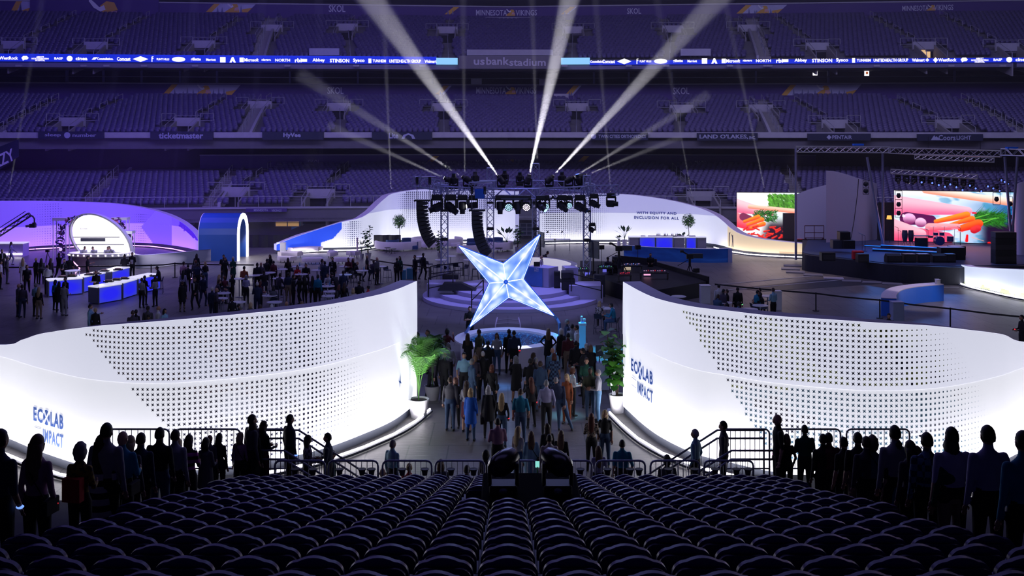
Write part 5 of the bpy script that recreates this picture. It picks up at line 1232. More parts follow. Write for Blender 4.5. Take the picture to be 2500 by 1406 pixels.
def potplant(px, py, kind, h, lab, s=1., lit=False, potm=POT, pr=.2, ph=.36, seed=1, D=None):
    c = G(px, py); r = T({'tree': 'potted_tree', 'fiddle': 'potted_plant', 'palm': 'potted_palm', 'blade': 'potted_plant'}[kind], c, lab, 'potted plant')
    mb = MB(); mb.lathe([(pr*.72, 0), (pr*.95, ph*.9), (pr, ph), (pr*.88, ph), (pr*.85, ph-.05)], c, 0, 18, cap=False); mb.lathe([(pr*.72, 0), (.01, .001)], c, 0, 18, cap=False); mb.build('pot', potm, r, smooth=True, angle=40)
    MB().lathe([(pr*.86, 0), (pr*.86, .02)], c+Vector((0, 0, ph-.07)), 0, 14).build('soil', SOIL, r)
    rr = random.Random(seed); L1 = LEAF2 if lit else LEAF  # brighter leaf colour stands for light on lit plants
    if kind == 'tree':
        MB().tube([c+Vector((0, 0, ph-.1)), c+Vector((.03, 0, h*.4)), c+Vector((0, 0, h*.68))], [.035, .028, .02], 0, 6).build('trunk', BARK, r)
        mb = MB(); R_ = h*.22; cc = c+Vector((0, 0, h*.78)); leaves(cc, R_, 520, seed, .075, 0, mb, (1, 1, 1.12), 2); leaves(cc, R_*.7, 200, seed+1, .08, 0, mb, (1, 1, 1.1), 1)
        for i in range(5): t = i*1.3; mb.bar(c+Vector((0, 0, h*.62)), cc+Vector((math.cos(t)*R_*.5, math.sin(t)*R_*.5, 0)), .012, 0, 4)
        mb.build('crown', [LEAF, LEAF2], r)
    elif kind == 'fiddle':
        for j in range(3):
            st = MB(); lf = MB(); dx, dy = rr.uniform(-.25, .25)*s, rr.uniform(-.2, .2)*s; top = c+Vector((dx, dy, h*(1-.12*j))); a = c+Vector((0, 0, ph-.1)); st.tube([a, a.lerp(top, .5)+Vector((dx*.3, 0, 0)), top], [.022, .018, .012], 0, 5); st.build('stem', BARK, r)
            nl = 30 if lit else 20
            for i in range(nl):
                t = .22+.78*i/(nl-1); p = a.lerp(top, t); an = i*2.4+j; d = Vector((math.cos(an), math.sin(an), rr.uniform(-.1, .5))).normalized(); L_ = rr.uniform(.2, .32)*s; sd = d.cross(Vector((0, 0, 1))).normalized()
                tip = p+d*L_+Vector((0, 0, -.05*s)); m_ = p+d*L_*.55+Vector((0, 0, .04*s)); w = L_*.38
                lf.poly([p, m_-sd*w, p+d*L_*.8-sd*w*.8, tip, p+d*L_*.8+sd*w*.8, m_+sd*w], i % 2)
            lf.build('leaves', [L1, LEAF], r, smooth=False)
    else:
        k = 11 if kind == 'palm' else 9
        for i in range(k):
            an = i*2*math.pi/k+rr.uniform(-.2, .2); d = Vector((math.cos(an), math.sin(an), 0)); el = rr.uniform(.35, 1.0); reach = h*.42*el*s; hh = h*(1.0-.28*el)
            a = c+Vector((0, 0, ph-.08)); pts = [a+d*reach*t**1.7+Vector((0, 0, (hh-ph)*math.sin(min(t*1.25, 1.35)*math.pi/2)/1.0 if kind == 'palm' else (hh-ph)*t**.8)) for t in [j/9 for j in range(10)]]
            q = MB(); q.tube(pts, [.02-.0016*j for j in range(10)], 0, 4)
            side = d.cross(Vector((0, 0, 1)))
            if kind == 'palm':
                for j in range(3*9):
                    t = .30+.70*j/27; f = t*9; j0 = min(int(f), 8); p = Vector(pts[j0]).lerp(Vector(pts[j0+1]), f-j0); tg = (Vector(pts[j0+1])-Vector(pts[j0])).normalized(); LL_ = .62*s*math.sin(math.pi*min(1, (t-.2)/.8)*.85+.25)
                    for sg in (-1, 1): tip = p+side*sg*LL_*.75+tg*LL_*.55+Vector((0, 0, -.22*LL_)); q.poly([p-tg*.016, tip, p+tg*.022], 1)
            else:
                p, e = Vector(pts[6]), Vector(pts[9]); w = .11*s; e = e+(e-p)*.4; m_ = (p+e)/2
                q.poly([p, m_-side*w, e, m_+side*w], 1)
            q.build('frond' if kind == 'palm' else 'leaf', [L1, L1], r)
    return r
potplant(975, 602, 'tree', 2.7, 'potted tree with a round green crown against the left rear white wall', seed=2)
potplant(1681, 602, 'tree', 2.75, 'potted tree with a round dark crown against the right rear white wall', seed=4)
potplant(899, 631, 'fiddle', 2.35, 'tall leafy plant in a grey pot left of the big cream sofa', 1.25, seed=5, pr=.25, ph=.42)
potplant(883, 631, 'blade', 1.7, 'thin wispy plant in a pot beside the tall leafy plant', .5, seed=6, pr=.18)
potplant(1074, 628, 'fiddle', 1.95, 'dark leafy plant in a pot behind the left front tower', 1.2, seed=7, pr=.22)
potplant(1237, 606, 'blade', 1.95, 'palm-like plant in a pot near the gap between the rear walls', 1.5, seed=8, pr=.26)
potplant(1263, 614, 'fiddle', 2.05, 'dark bushy plant right behind the upper star tip', 1.3, seed=9, pr=.2)
potplant(1525, 598, 'blade', 1.85, 'broad-leaved plant in a white pot left of the bar', 1.2, seed=10, potm=WHITE, pr=.25, ph=.45)
potplant(1511, 598, 'blade', 1.0, 'small plant in a white pot left of the broad-leaved one', .9, seed=11, potm=WHITE, pr=.18)
potplant(1666, 602, 'blade', 1.4, 'leafy plant standing behind the bar left of the potted tree', 1.1, seed=12)
potplant(1022, 1018, 'palm', 3.1, 'big bright green palm in a white pot at the inner end of the left wall', 1.05, True, WHITE, .36, .62, 13)
potplant(1507, 1006, 'fiddle', 2.75, 'tall green leafy plant in a white pot at the inner end of the right wall', 1.7, True, WHITE, .3, .62, 14)
potplant(1056, 975, 'palm', 2.6, 'dark shaded palm behind the bright one by the left wall', .8, False, POT, .3, .5, 15)
light('SPOT', 'plant_light', (-1.6, 34.6, .3), (-2.9, 35.2, 2.4), 260, (.85, 1, .9), spot=70, r=.1); light('SPOT', 'plant_light', (3.0, 34.6, .3), (3.7, 35.5, 2.2), 110, (.85, 1, .9), spot=60, r=.1)
# pillars, boxes, kiosks
def pillar(px, py, w, d, h, lab, m=WHITE, nm='white_pedestal', top=None, rz=0.):
    c = G(px, py); r = T(nm, c, lab, 'pedestal'); MB().rbox((c.x, c.y+d/2, h/2), (w, d, h), .03, rz=rz).build('body', m, r)
    MB().rbox((c.x, c.y+d/2, h+.015), (w+.03, d+.03, .03), .02, rz=rz).build('lid', top or m, r); return r
pillar(690, 622, .42, .3, .92, 'white pedestal box in front of the low blue end of the rear white wall')
pillar(872, 620, .12, .12, 1.25, 'slim pinkish totem post left of the tall leafy plant', mat('totem', (.6, .45, .55), .5), 'totem_post')
CYB = mat('cyan_lit_box', (.12, .38, .55), .5)
pillar(1001, 681, .45, .4, .66, 'pale cyan box bin right of the dark standing pair', CYB, 'bin'); pillar(985, 683, .3, .3, .6, 'narrow pale bin beside the pale cyan box bin', CYB, 'bin'); pillar(1180, 679, .4, .3, .6, 'pale cyan box bin just left of the star', CYB, 'bin')
PB = mat('pale_blue_box', (.36, .42, .66), .5)
pillar(1723, 741, .55, .5, .98, 'tall pale blue pedestal behind the right white wall'); pillar(1899, 757, .45, .4, 1.0, 'pale blue pedestal behind the man in white shirt at the right'); pillar(2194, 786, .58, .5, .98, 'pale blue pedestal in front of the blue curved counter', PB); pillar(2292, 735, .22, .3, 1.2, 'small white pedestal at the far end of the blue curved counter')
def sanitiser(px, py, lab, s=1.):
    c = G(px, py); r = T('hand_sanitiser_station', c, lab, 'dispenser'); W2 = mat('cyan_white', (.5, .7, .9), .4)
    mb = MB(); mb.rbox(c+Vector((0, 0, .55)), (.28, .2, 1.1), .03); mb.build('body', mat('cyan_pillar', (.10, .35, .62), .4, emit=(.05, .25, .55), es=.35), r); MB().rbox(c+Vector((0, -.02, 1.13)), (.34, .28, .12), .03).build('tray', W2, r)
    MB().ell(c+Vector((0, -.06, 1.20)), (.09, .07, .02)).build('opening', BLUE, r); mb = MB(); mb.rbox(c+Vector((-.03, .05, 1.33)), (.09, .09, .26), .03); mb.rbox(c+Vector((.09, .05, 1.27)), (.12, .12, .16), .03); mb.build('bottles', W2, r); return r
sanitiser(1422, 852, 'cyan-lit hand sanitiser pillar with bottles right of the basin')
# exit-side sign post and info monitor near the right plant
c = G(1500, 1004); r = T('sign_post', c, 'slim white post with a flat base left of the right white wall', 'sign post'); MB().rbox(c+Vector((0, 0, .03)), (.5, .4, .05), .05).build('base', WHITE, r); MB().rbox(c+Vector((-.02, 0, .72)), (.12, .08, 1.4), .02).build('post', mat('lit_post', (.85, .85, .9), emit=(.8, .8, 1), es=.5), r); MB().rbox(c+Vector((-.11, -.05, .95)), (.07, .1, .3), .02).build('dispenser_box', WHITE, r)
c = G(1470, 950); r = T('information_kiosk', c, 'kiosk with small dark screens left of the tall leafy plant', 'kiosk'); MB().rbox(c+Vector((0, .1, .5)), (.5, .4, 1.0), .04).build('pedestal', PB, r); MB().box(c+Vector((-.1, 0, 1.45)), (.3, .04, .42), rz=.3).build('screen', mat('dark_screen2', (.02, .04, .07), .2), r); MB().bar(c+Vector((-.1, .05, 1)), c+Vector((-.1, .03, 1.4)), .02).build('pole', BLACKM, r); MB().box(c+Vector((.2, -.1, .8)), (.2, .04, .4)).build('screen', MATS['dark_screen2'], r)
# ================================================================ bar on the right rear
bw = Wall([((px-X0)*D/F, D, z) for px, D, z in ((1523, 77.6, 1.0), (1570, 76.6, 1.0), (1625, 75.8, 1.0), (1690, 75.2, 1.02), (1740, 75.0, 1.02), (1780, 75.3, 1.02))], .3, 1, n=5, z0=.0, seam=9)
WB = mat('blue_wave_front', (.01, .14, .5), .5); nt = WB.node_tree; wt = nt.nodes.new('ShaderNodeTexNoise'); wt.inputs['Scale'].default_value = .7; wt.inputs['Detail'].default_value = 3; wt.inputs['Distortion'].default_value = 1.5
cr = nt.nodes.new('ShaderNodeValToRGB'); cr.color_ramp.elements[0].color = (.004, .07, .36, 1); cr.color_ramp.elements[1].color = (.05, .30, .85, 1); cr.color_ramp.elements[0].position = .35; cr.color_ramp.elements[1].position = .7
nt.links.new(wt.outputs['Fac'], cr.inputs[0]); nt.links.new(cr.outputs[0], nt.nodes['Principled BSDF'].inputs['Base Color'])
bw.build('low curved blue wave-patterned wall in front of the bar', (WB, WB, WHITE, KICK), 'low_wall'); MB().box(bw.at(bw.L, .5, -.2)+Vector((.12, 0, 0)), (.3, .5, 1.0)).build('end_block', PB, bw.root)
def barunit(px0, px1, D, h, lab, glow=True):
    a, b = P(px0, 600, D), P(px1, 600, D); a.z = b.z = 0; m = (a+b)/2; r = T('bar_counter', m, lab, 'counter', rz=0); w = (b-a).length
    MB().box((m.x, D+.4, h/2), (w-.04, .75, h)).build('cabinet', SIDEP, r); MB().box((m.x, D, h/2), (w-.1, .03, h-.1)).build('front_panel', BG if glow else mat('grey_panel2', (.36, .35, .42), .5), r); MB().rbox((m.x, D+.38, h+.02), (w+.02, .9, .05), .03).build('counter_top', LITW, r); return r
barunit(1536, 1560, 80, 1.35, 'plain grey bar unit at the left end of the bar', False); barunit(1561, 1600, 80, 1.35, 'bar unit with a violet-glowing front, left of two beside each other'); barunit(1601, 1643, 80, 1.35, 'bar unit with a violet-glowing front, right of two beside each other')
barunit(1645, 1672, 80, 1.33, 'plain grey bar unit between the violet-glowing fronts', False); barunit(1675, 1700, 80, 1.33, 'narrow bar unit with a violet-glowing front under the potted tree'); barunit(1702, 1725, 80, 1.33, 'pale end unit of the bar on its right', False)
rr = random.Random(8)
for k, px in enumerate((1604, 1607, 1611, 1622, 1625, 1629, 1640, 1643, 1650, 1654)):
    p = P(px, 577, 80.4); p.z = 1.37; r = T('bottle', p, 'small dark bottle standing on the bar counter', 'bottle', 'bottles on the bar'); MB().lathe([(.035, 0), (.035, .16), (.012, .22), (.012, .28)], p, 0, 8).build('glass_body', mat('bottle_violet', (.16, .06, .2), .2), r)
for k, (px, w) in enumerate(((1570, .35), (1590, .5), (1612, 1.0), (1635, 1.1), (1655, .9), (1690, .5))):
    p = P(px, 577, 80.3); p.z = 1.4; MB().rbox(p, (w, .3, .09), .03).build('serving_dish', mat('pale_dish', (.4, .36, .44), .5), label='low pale serving dish on the bar counter', cat='dish', group='dishes on the bar')
for px, lab in ((1337, 'left'), (1372, 'right')):
    c = G(px, 612); r = T('thin_table', c, 'thin-framed pale table at the rear right wall, %s of the two' % lab, 'table'); MB().box(c+Vector((0, 0, .92)), (1.35, .5, .03)).build('tabletop', WHITE, r)
    for sx in (-1, 1):
        for sy_ in (-1, 1): MB().bar(c+Vector((sx*.62, sy_*.2, 0)), c+Vector((sx*.62, sy_*.2, .92)), .016, 0, 4).build('leg', STEEL, r)
    l2 = T('desk_lamp', c+Vector((.2, 0, .93)), 'small black desk lamp on the %s thin-framed table' % lab, 'lamp'); MB().tube([c+Vector((.2, 0, .94)), c+Vector((.25, 0, 1.3)), c+Vector((.05, 0, 1.55))], .012, 0, 4).build('arm', BLACK, l2); MB().bar(c+Vector((.05, 0, 1.58)), c+Vector((-.05, -.02, 1.45)), .04, 0, 8, .09).build('shade', BLACK, l2)
# ================================================================ sound and camera control area
r = T('control_riser', (9.5, 62, 0), 'black-draped control platform behind the inner end of the right white wall', 'platform')
pl = [(4.6, 63.5), (7.6, 56.2), (11.6, 60.0), (10.2, 68.5), (4.9, 69.5)]
MB().prism(pl, 0, .86).build('draped_base', BLACK, r)
mb = MB(); mb.prism([(9.7, 66.8), (11.75, 60.2), (11.85, 60.25), (9.8, 66.9)], .0, 1.12); mb.prism([(7.2, 69.0), (9.7, 66.8), (9.75, 66.9), (7.25, 69.1)], .0, 1.3); mb.build('black_screen_wall', BLACK, r)
DESKM = mat('console_black', (.03, .03, .045), .35)
def console(px, py, D, w, lab, lit, n=6, tilt=.12, rz=0.):
    c = P(px, py, D); c.z = .88; r = T('mixing_console', c, lab, 'console'); MB().box(c+Vector((0, 0, .36)), (w, .5, .06)).build('desk', DESKM, r)
    mb = MB(); 
    for s in (-1, 1): mb.box(c+Vector((s*(w/2-.05), 0, .17)), (.04, .4, .34))
    mb.build('stand', BLACKM, r); MB().loft([[c+Vector((sx*w/2*.9, -.25, .40)), c+Vector((sx*w/2*.9, .25, .42)), c+Vector((sx*w/2*.9, .25, .52)), c+Vector((sx*w/2*.9, -.25, .42))] for sx in (-1, 1)]).build('fader_panel', DESKM, r)
    for k in range(n):
        q = MB(); t = (k+.5)/n-.5; q.box(c+Vector((t*w*.8, -.05+.1*((k*7) % 3-1), .50)), (.05, .05, .012)); q.build('lit_button', lit[k % len(lit)], r)
    return r
RED = mat('red_led', (1, .1, .1), emit=(1, .03, .05), es=1.6); PKL = mat('pink_led', (1, .6, .9), emit=(1, .55, .9), es=1.3); BLL = mat('blue_led', (.2, .3, 1), emit=(.15, .3, 1), es=1.5); GRL = mat('green_led', (.2, 1, .4), emit=(.2, 1, .35), es=1.4); CYL = mat('cyan_led', (.2, .8, 1), emit=(.2, .75, 1), es=1.5)
console(1542, 660, 64, 1.3, 'lit mixing console with raised screens in the control area', [PKL, BLL], 9); console(1597, 676, 61, 1.7, 'wide lit mixing console in front of the seated operator', [PKL, PKL, RED], 10); console(1525, 686, 60, .8, 'console with red lights at the edge of the right white wall', [RED], 6); console(1420, 676, 62, .9, 'console with small pink lights right of the stage wall', [PKL, BLL, GRL], 6)
console(1478, 670, 63, 1.0, 'console with green and blue lights behind the right front tower', [GRL, CYL, BLL], 7)
def monitor(px, py, D, w, h, lab, m, z=None):
    p = P(px, py, D); r = T('monitor', (p.x, p.y, .88), lab, 'monitor'); MB().box(p+Vector((0, .03, 0)), (w+.04, .04, h+.04)).build('casing', BLACK, r); MB().box(p, (w, .02, h)).build('screen', m, r); MB().bar((p.x, p.y+.04, .88), (p.x, p.y+.04, p.z), .02).build('stand', BLACKM, r)
monitor(1580, 667, 62, .42, .26, 'small monitor glowing pink and white in the control area', mat('pink_screen', (1, .6, .8), emit=(1, .45, .72), es=1)); monitor(1532, 655, 65, .42, .2, 'row of beige lit screens above the mixing console', mat('beige_screen', (.6, .5, .4), emit=(.62, .5, .36), es=.6))
monitor(1476, 660, 64, .24, .2, 'small blue monitor beside the right front tower', mat('blue_screen', (.1, .1, .8), emit=(.16, .16, .75), es=.8)); monitor(1434, 669, 63, .3, .2, 'blue lit laptop screen right of the stage wall', MATS['blue_screen'])
for px, py, D, s_, lab in ((1445, 664, 64, .6, 'black equipment rack left of the control platform'), (1463, 690, 60, .8, 'tall black equipment rack beside the control platform'), (1505, 664, 66, .7, 'black flight case stacked behind the consoles')):
    c = P(px, py, D); MB().rbox((c.x, c.y, .88+s_/2 if px > 1490 else s_*.8), (s_*.8, .5, s_ if px > 1490 else s_*1.6), .02).build('equipment_rack', mat('rack_dark', (.035, .04, .06), .5), label=lab, cat='equipment rack')
mt = T('video_camera', G(116, 657), 'small camera on a tripod on the violet floor at the left', 'video camera'); c = G(116, 657)
for t in (.3, 2.3, 4.4): MB().bar(c+Vector((0, 0, 1.2)), c+Vector((.38*math.cos(t), .38*math.sin(t), 0)), .02, 0, 5).build('tripod_leg', BLACKM, mt)
MB().box(c+Vector((0, 0, 1.27)), (.24, .16, .16)).build('camera_body', BLACK, mt)
def tripod_cam(px, py, D, lab, lens=1, z0=0, h=1.55):
    c = P(px, py, D); c.z = z0; r = T('video_camera', c, lab, 'video camera')
    for t in (.3, 2.3, 4.4): MB().bar(c+Vector((0, 0, h-.35)), c+Vector((.55*math.cos(t), .55*math.sin(t), 0)), .03, 0, 5).build('tripod_leg', BLACKM, r)
    MB().bar(c+Vector((0, 0, h-.5)), c+Vector((0, 0, h-.05)), .08, 0, 8).build('tripod_head', BLACK, r)
    b = MB(); b.box(c+Vector((0, 0, h+.12)), (.42, .22, .3)); b.build('camera_body', BLACK, r); q = MB(); q.box(c+Vector((lens*.5, 0, h+.15)), (.62, .26, .28)); q.build('lens', mat('lens_barrel', (.03, .04, .07), .35), r)
    q = MB(); q.bar(c+Vector((-lens*.15, 0, h+.25)), c+Vector((-lens*.45, 0, h+.42)), .05); q.box(c+Vector((-lens*.5, 0, h+.44)), (.22, .16, .14)); q.build('viewfinder', BLACK, r); MB().bar(c+Vector((-.1*lens, 0, h-.1)), c+Vector((-lens*.8, -.2, h-.45)), .02).build('pan_bar', BLACK, r)
tripod_cam(1511, 640, 64, 'big studio camera on a tripod at the left of the control area', 1, .86, 1.35); tripod_cam(1684, 680, 65, 'big studio camera on a tripod standing right of the control area', 1, 0, 1.6); 
for px, py, D, z0, lab in ((1468, 640, 66, .88, 'small light on a stand left of the studio camera'), (1557, 640, 66, .88, 'small light on a stand between the studio cameras'), (1700, 700, 63, 0, 'low light stand with a small lamp by the right studio camera')):
    c = P(px, py, D); c.z = z0; h = 1.2 if z0 else 1.0; r = T('lamp_stand', c, lab, 'light stand'); MB().bar(c, c+Vector((0, 0, h)), .018).build('pole', BLACKM, r); MB().box(c+Vector((0, 0, h+.1)), (.34, .2, .26), rz=.4).build('lamp_head', BLACK, r); mb = MB()
    for t in (0, 2.1, 4.2): mb.bar(c+Vector((0, 0, .2)), c+Vector((.25*math.cos(t), .25*math.sin(t), 0)), .014)
    mb.build('tripod_base', BLACKM, r)
# ================================================================ right-hand concert stage
def smooth(a, b, x): t = np.clip((x-a)/(b-a), 0, 1); return t*t*(3-2*t)
def picture(kind, nx, ny):
    U, V_ = np.meshgrid(np.linspace(0, 1, nx), np.linspace(0, 1, ny)); im = np.zeros((ny, nx, 3)); rg = np.random.RandomState(4)
    if kind == 'wide': X, Y = 995+U*1155, 480+V_*560
    else: X, Y = U*640, V_*430
    def lay(mask, col): im[:] = im*(1-mask[..., None])+np.array(col)*mask[..., None]
    def cap(a, b, r0, r1, soft=6):
        a, b = np.array(a, float), np.array(b, float); d = b-a; t = np.clip(((X-a[0])*d[0]+(Y-a[1])*d[1])/(d@d), 0, 1); rr_ = r0+(r1-r0)*t; q = np.hypot(X-a[0]-d[0]*t, Y-a[1]-d[1]*t); return 1-smooth(rr_-soft, rr_, q), np.clip(q/rr_, 0, 1), (Y-a[1]-d[1]*t)/rr_
    def obj(a, b, r0, r1, c1, c2): m, q, s = cap(a, b, r0, r1); sh = smooth(-.9, .9, s); lay(m, c1); 
    def limb(a, b, r0, r1, lightc, darkc):
        m, q, s = cap(a, b, r0, r1); sh = smooth(-.7, 1.0, s)[..., None]; im[:] = im*(1-m[..., None])+(np.array(lightc)*(1-sh)+np.array(darkc)*sh)*m[..., None]
    nz = sum(np.sin(X*f*.013+Y*f*.011+f)*np.cos(Y*f*.027-X*f*.006)/f for f in (1, 1.7, 2.9, 4.3))
    if kind == 'wide':
        im[:] = (.78, .86, 1.0); lay(smooth(1500, 2150, X)*smooth(520, 640, Y), (.02, .22, .48)); lay(smooth(.1, .9, nz)*smooth(1150, 1600, X)*.7, (.10, .42, .62)); lay((1-smooth(480, 560, Y-(X-1300)*.05))*(1-smooth(1300, 1700, X)), (1, .96, 1))
        limb((1300, 470), (2200, 600), 40, 45, (1, .85, .78), (.95, .42, .30)); lay(1-smooth(700, 1150, Y*1.2-X*.0+np.abs(nz)*30-(X>1e9)), (.9, .9, 1)) if False else None
        limb((940, 640), (1700, 690), 120, 45, (1, .62, .72), (.95, .22, .42)); lay(cap((1120, 790), (1350, 800), 75, 55)[0], (.20, .02, .16)); 
        limb((1140, 790), (1145, 792), 62, 62, (.95, .60, .85), (.35, .05, .22)); limb((1250, 830), (1255, 832), 55, 55, (.95, .65, .85), (.4, .06, .25)); lay(cap((1085, 760), (1090, 762), 18, 18)[0], (1, .8, .95))
        lay(smooth(1780, 1900, X)*smooth(760, 860, Y), (.05, .015, .08)); lay(cap((1000, 960), (1500, 1000), 110, 70)[0], (.95, .16, .30)); limb((970, 900), (1250, 960), 110, 60, (1, .60, .68), (.9, .2, .35))
        for _ in range(700):
            a = rg.uniform(-1.1, .9); L_ = rg.uniform(20, 120); x0, y0 = 1760+rg.uniform(0, 260), 740+rg.uniform(-30, 90); x1, y1 = x0+L_*math.cos(a), y0+L_*math.sin(a); g_ = rg.uniform(.1, .75)
            m = cap((x0, y0), (x1, y1), 5, 2, 3)[0]*.8; lay(m, (.12*g_, .55*g_, .08*g_))
        for a, b in (((1730, 780), (1900, 720)), ((1740, 800), (1990, 760)), ((1820, 830), (1960, 760))): lay(cap(a, b, 9, 6)[0], (.25, .65, .12))
        limb((1400, 815), (1690, 735), 26, 40, (1, .42, .06), (.85, .10, .02)); limb((1540, 845), (1740, 775), 20, 34, (1, .36, .06), (.85, .10, .02)); limb((1640, 885), (1800, 825), 40, 48, (1, .25, .05), (.85, .04, .02)); limb((1760, 900), (1790, 880), 40, 40, (.9, .1, .1), (.6, .01, .05))
        limb((1340, 880), (1600, 865), 48, 34, (1, .52, .56), (.95, .15, .25)); lay(cap((1750, 712), (1775, 712), 14, 12)[0], (.85, .05, .12)); lay(cap((1690, 1020), (1695, 960), 18, 14)[0], (.9, .02, .03)); lay(cap((1740, 980), (1850, 1015), 6, 5)[0], (.95, .5, .4)); lay(cap((1900, 1040), (1905, 1040), 20, 20)[0], (.9, .05, .05))
    else:
        im[:] = (.85, .93, .95); lay(smooth(200, 330, Y), (.06, .02, .05)); lay((1-smooth(300, 420, X+Y*.3))*1., (1, .96, .98)); 
        for _ in range(420):
            x0, y0 = rg.uniform(290, 640), rg.uniform(15, 140); a = rg.uniform(.2, 1.4); g_ = rg.uniform(.3, 1.0); lay(cap((x0, y0), (x0+40*math.cos(a), y0+40*math.sin(a)), 10, 7, 4)[0]*.9, (.25*g_, .62*g_, .10*g_))
        limb((-20, 120), (320, 190), 70, 30, (1, .70, .75), (1, .25, .40)); limb((120, 130), (640, 180), 22, 26, (1, .75, .62), (.9, .35, .25)); limb((-20, 250), (140, 300), 70, 55, (1, .35, .40), (.9, .08, .15)); lay(cap((60, 225), (120, 235), 40, 25)[0], (.35, .08, .18))
        for _ in range(260): x0, y0 = rg.uniform(150, 360), rg.uniform(170, 260); a = rg.uniform(-1, 1); g_ = rg.uniform(.1, .7); lay(cap((x0, y0), (x0+30*math.cos(a), y0+30*math.sin(a)), 5, 3, 3)[0], (.12*g_, .55*g_, .08*g_))
        for a, b, w in (((70, 270), (200, 225), 24), ((100, 300), (235, 250), 24), ((130, 330), (250, 290), 24)): limb(a, b, w*.7, w, (1, .42, .06), (.85, .10, .02))
        for _ in range(60): x0, y0 = rg.uniform(20, 640), rg.uniform(320, 430); a = rg.uniform(-.8, .8); limb((x0, y0), (x0+50*math.cos(a), y0+40*math.sin(a)), 12, 9, (1, .12, .06), (.5, .0, .02))
        lay(smooth(425, 430, X)*(1-smooth(545, 550, X))*smooth(185, 190, Y), (.01, .004, .012)); lay(smooth(545, 560, X)*smooth(190, 200, Y)*(1-smooth(250, 280, Y)), (.02, .25, .38))
    return np.clip(im, 0, 1.1)**1.45
def ledwall(name, lab, tl, tr, z0, kind, nx, ny, es):
    a, b = Vector(tl), Vector(tr); r = T(name, ((a.x+b.x)/2, (a.y+b.y)/2, z0), lab, 'led screen'); im = picture(kind, nx, ny)
    mb = MB(); mb.sheet([[Vector((a.x+(b.x-a.x)*i/(nx-1), a.y+(b.y-a.y)*i/(nx-1), z0+(a.z-z0)*(1-j/(ny-1)))) for i in range(nx)] for j in range(ny)]); o = mb.build('picture', attrmat('led_picture', es), r)
    at = o.data.color_attributes.new('Col', 'FLOAT_COLOR', 'POINT'); col = np.ones((ny*nx, 4), np.float32); col[:, :3] = im.reshape(-1, 3); at.data.foreach_set('color', col.ravel())
    n = Vector((b.y-a.y, -(b.x-a.x), 0)).normalized(); q = MB(); q.prism([(a.x-n.x*.04, a.y-n.y*.04), (b.x-n.x*.04, b.y-n.y*.04), (b.x-n.x*.3, b.y-n.y*.3), (a.x-n.x*.3, a.y-n.y*.3)], z0-.05, a.z+.05); q.build('casing', BLACK, r)
    return r
a, b = P(2183, 465, 79), P(2481, 480, 76.5); b.z = a.z
ledwall('led_screen', 'wide led screen at the right showing hands, carrots and greens', a, (b.x, b.y, a.z), 1.2, 'wide', 300, 150, 1.25)
a, b = P(1799, 470, 86), P(1967, 474, 85.5)
ledwall('led_screen', 'smaller led screen showing beans, carrots and red peppers, left of the tall white panels', a, (b.x, b.y, a.z), .6, 'crop', 170, 110, 1.2)
light('AREA', 'screen_glow', (33, 76, 3), (31, 66, 0), 90, (1, .45, .6), 8, 3); light('AREA', 'screen_glow', (22.0, 84.8, 3), (22, 70, 0), 60, (1, .7, .7), 4, 2.5)
PANW = mat('white_stage_panel', (.52, .50, .64), .6, nz=.03)
def panel(name, pts, lab, z0=1.0, n=6):
    q = spline([((px-X0)*D/F, D, Zat(y, D)) for px, y, D in pts], n); r = T(name, (q[0][0], q[0][1], z0), lab, 'panel'); mb = MB()
    mb.loft([[(x, y, z0), (x, y, z), (x+.05, y+.12, z), (x+.05, y+.12, z0)] for x, y, z in q]); mb.build('curved_board', PANW, r, smooth=True, angle=40)
panel('scenic_flat', [(2017, 417, 78), (2040, 419, 78.6), (2070, 427, 79), (2100, 437, 79.2), (2125, 443, 79.8), (2141, 449, 82.0)], 'tallest curved white panel on the concert stage'); panel('scenic_flat', [(1945, 474, 82), (1965, 466, 82), (1990, 458, 82), (2018, 451, 82)], 'lower white panel left of the tallest one'); panel('scenic_flat', [(2477, 456, 71), (2482, 450, 70.6), (2495, 445, 70.2), (2530, 441, 70)], 'white panel cut by the right edge of the picture')
# stage deck
fe = [(1958, 71.5), (1975, 70.4), (2032, 69), (2110, 67), (2186, 65.3), (2260, 64.6), (2343, 64.2)]; FX = [((px-X0)*D/F, D) for px, D in fe]
r = T('concert_stage', (28, 70, 0), 'dark concert stage with a long curved black front at the right', 'stage'); sp = [tuple(q) for q in spline(FX, 5)]
MB().prism(sp+[(40, 66), (40, 80), (23, 80)], 0, 1.12).build('stage_front', mat('stage_skirt', (.022, .025, .04), .6), r)
mb = MB(); mb.prism([(x*1.0+.2, y+.5) for x, y in sp]+[(40, 66.4), (40, 79.9), (23.4, 79.9)], 1.12, 1.15); mb.build('deck', mat('stage_deck_blue', (.03, .05, .12), .6), r)
DKB = mat('blue_edge_light', (.02, .2, .8), emit=(.02, .22, .85), es=.8)
for k, (p0, p1, w) in enumerate((((2150, 603, 74), (2345, 625, 71.5), .6), ((2130, 612, 72.5), (2345, 636, 70), .6), ((2110, 598, 75.5), (2150, 600, 75), .5))):
    a, b = P(*p0), P(*p1); q = T('stage_riser', (a.x, a.y, 1.15), 'low step across the concert stage edged with blue light, %s' % ('upper', 'lower', 'short one at the left')[k], 'riser'); d = (b-a).normalized(); nn = Vector((-d.y, d.x, 0)).normalized()
    MB().prism([(a.x, a.y), (b.x, b.y), (b.x+nn.x*w, b.y+nn.y*w), (a.x+nn.x*w, a.y+nn.y*w)], 1.15, 1.42-.1*k).build('step', mat('riser_dark', (.04, .045, .09), .3), q)
    e = MB(); e.bar((a.x, a.y-.03, 1.42-.1*k), (b.x, b.y-.03, 1.42-.1*k), .03, 0, 4); e.build('edge_light', DKB, q)
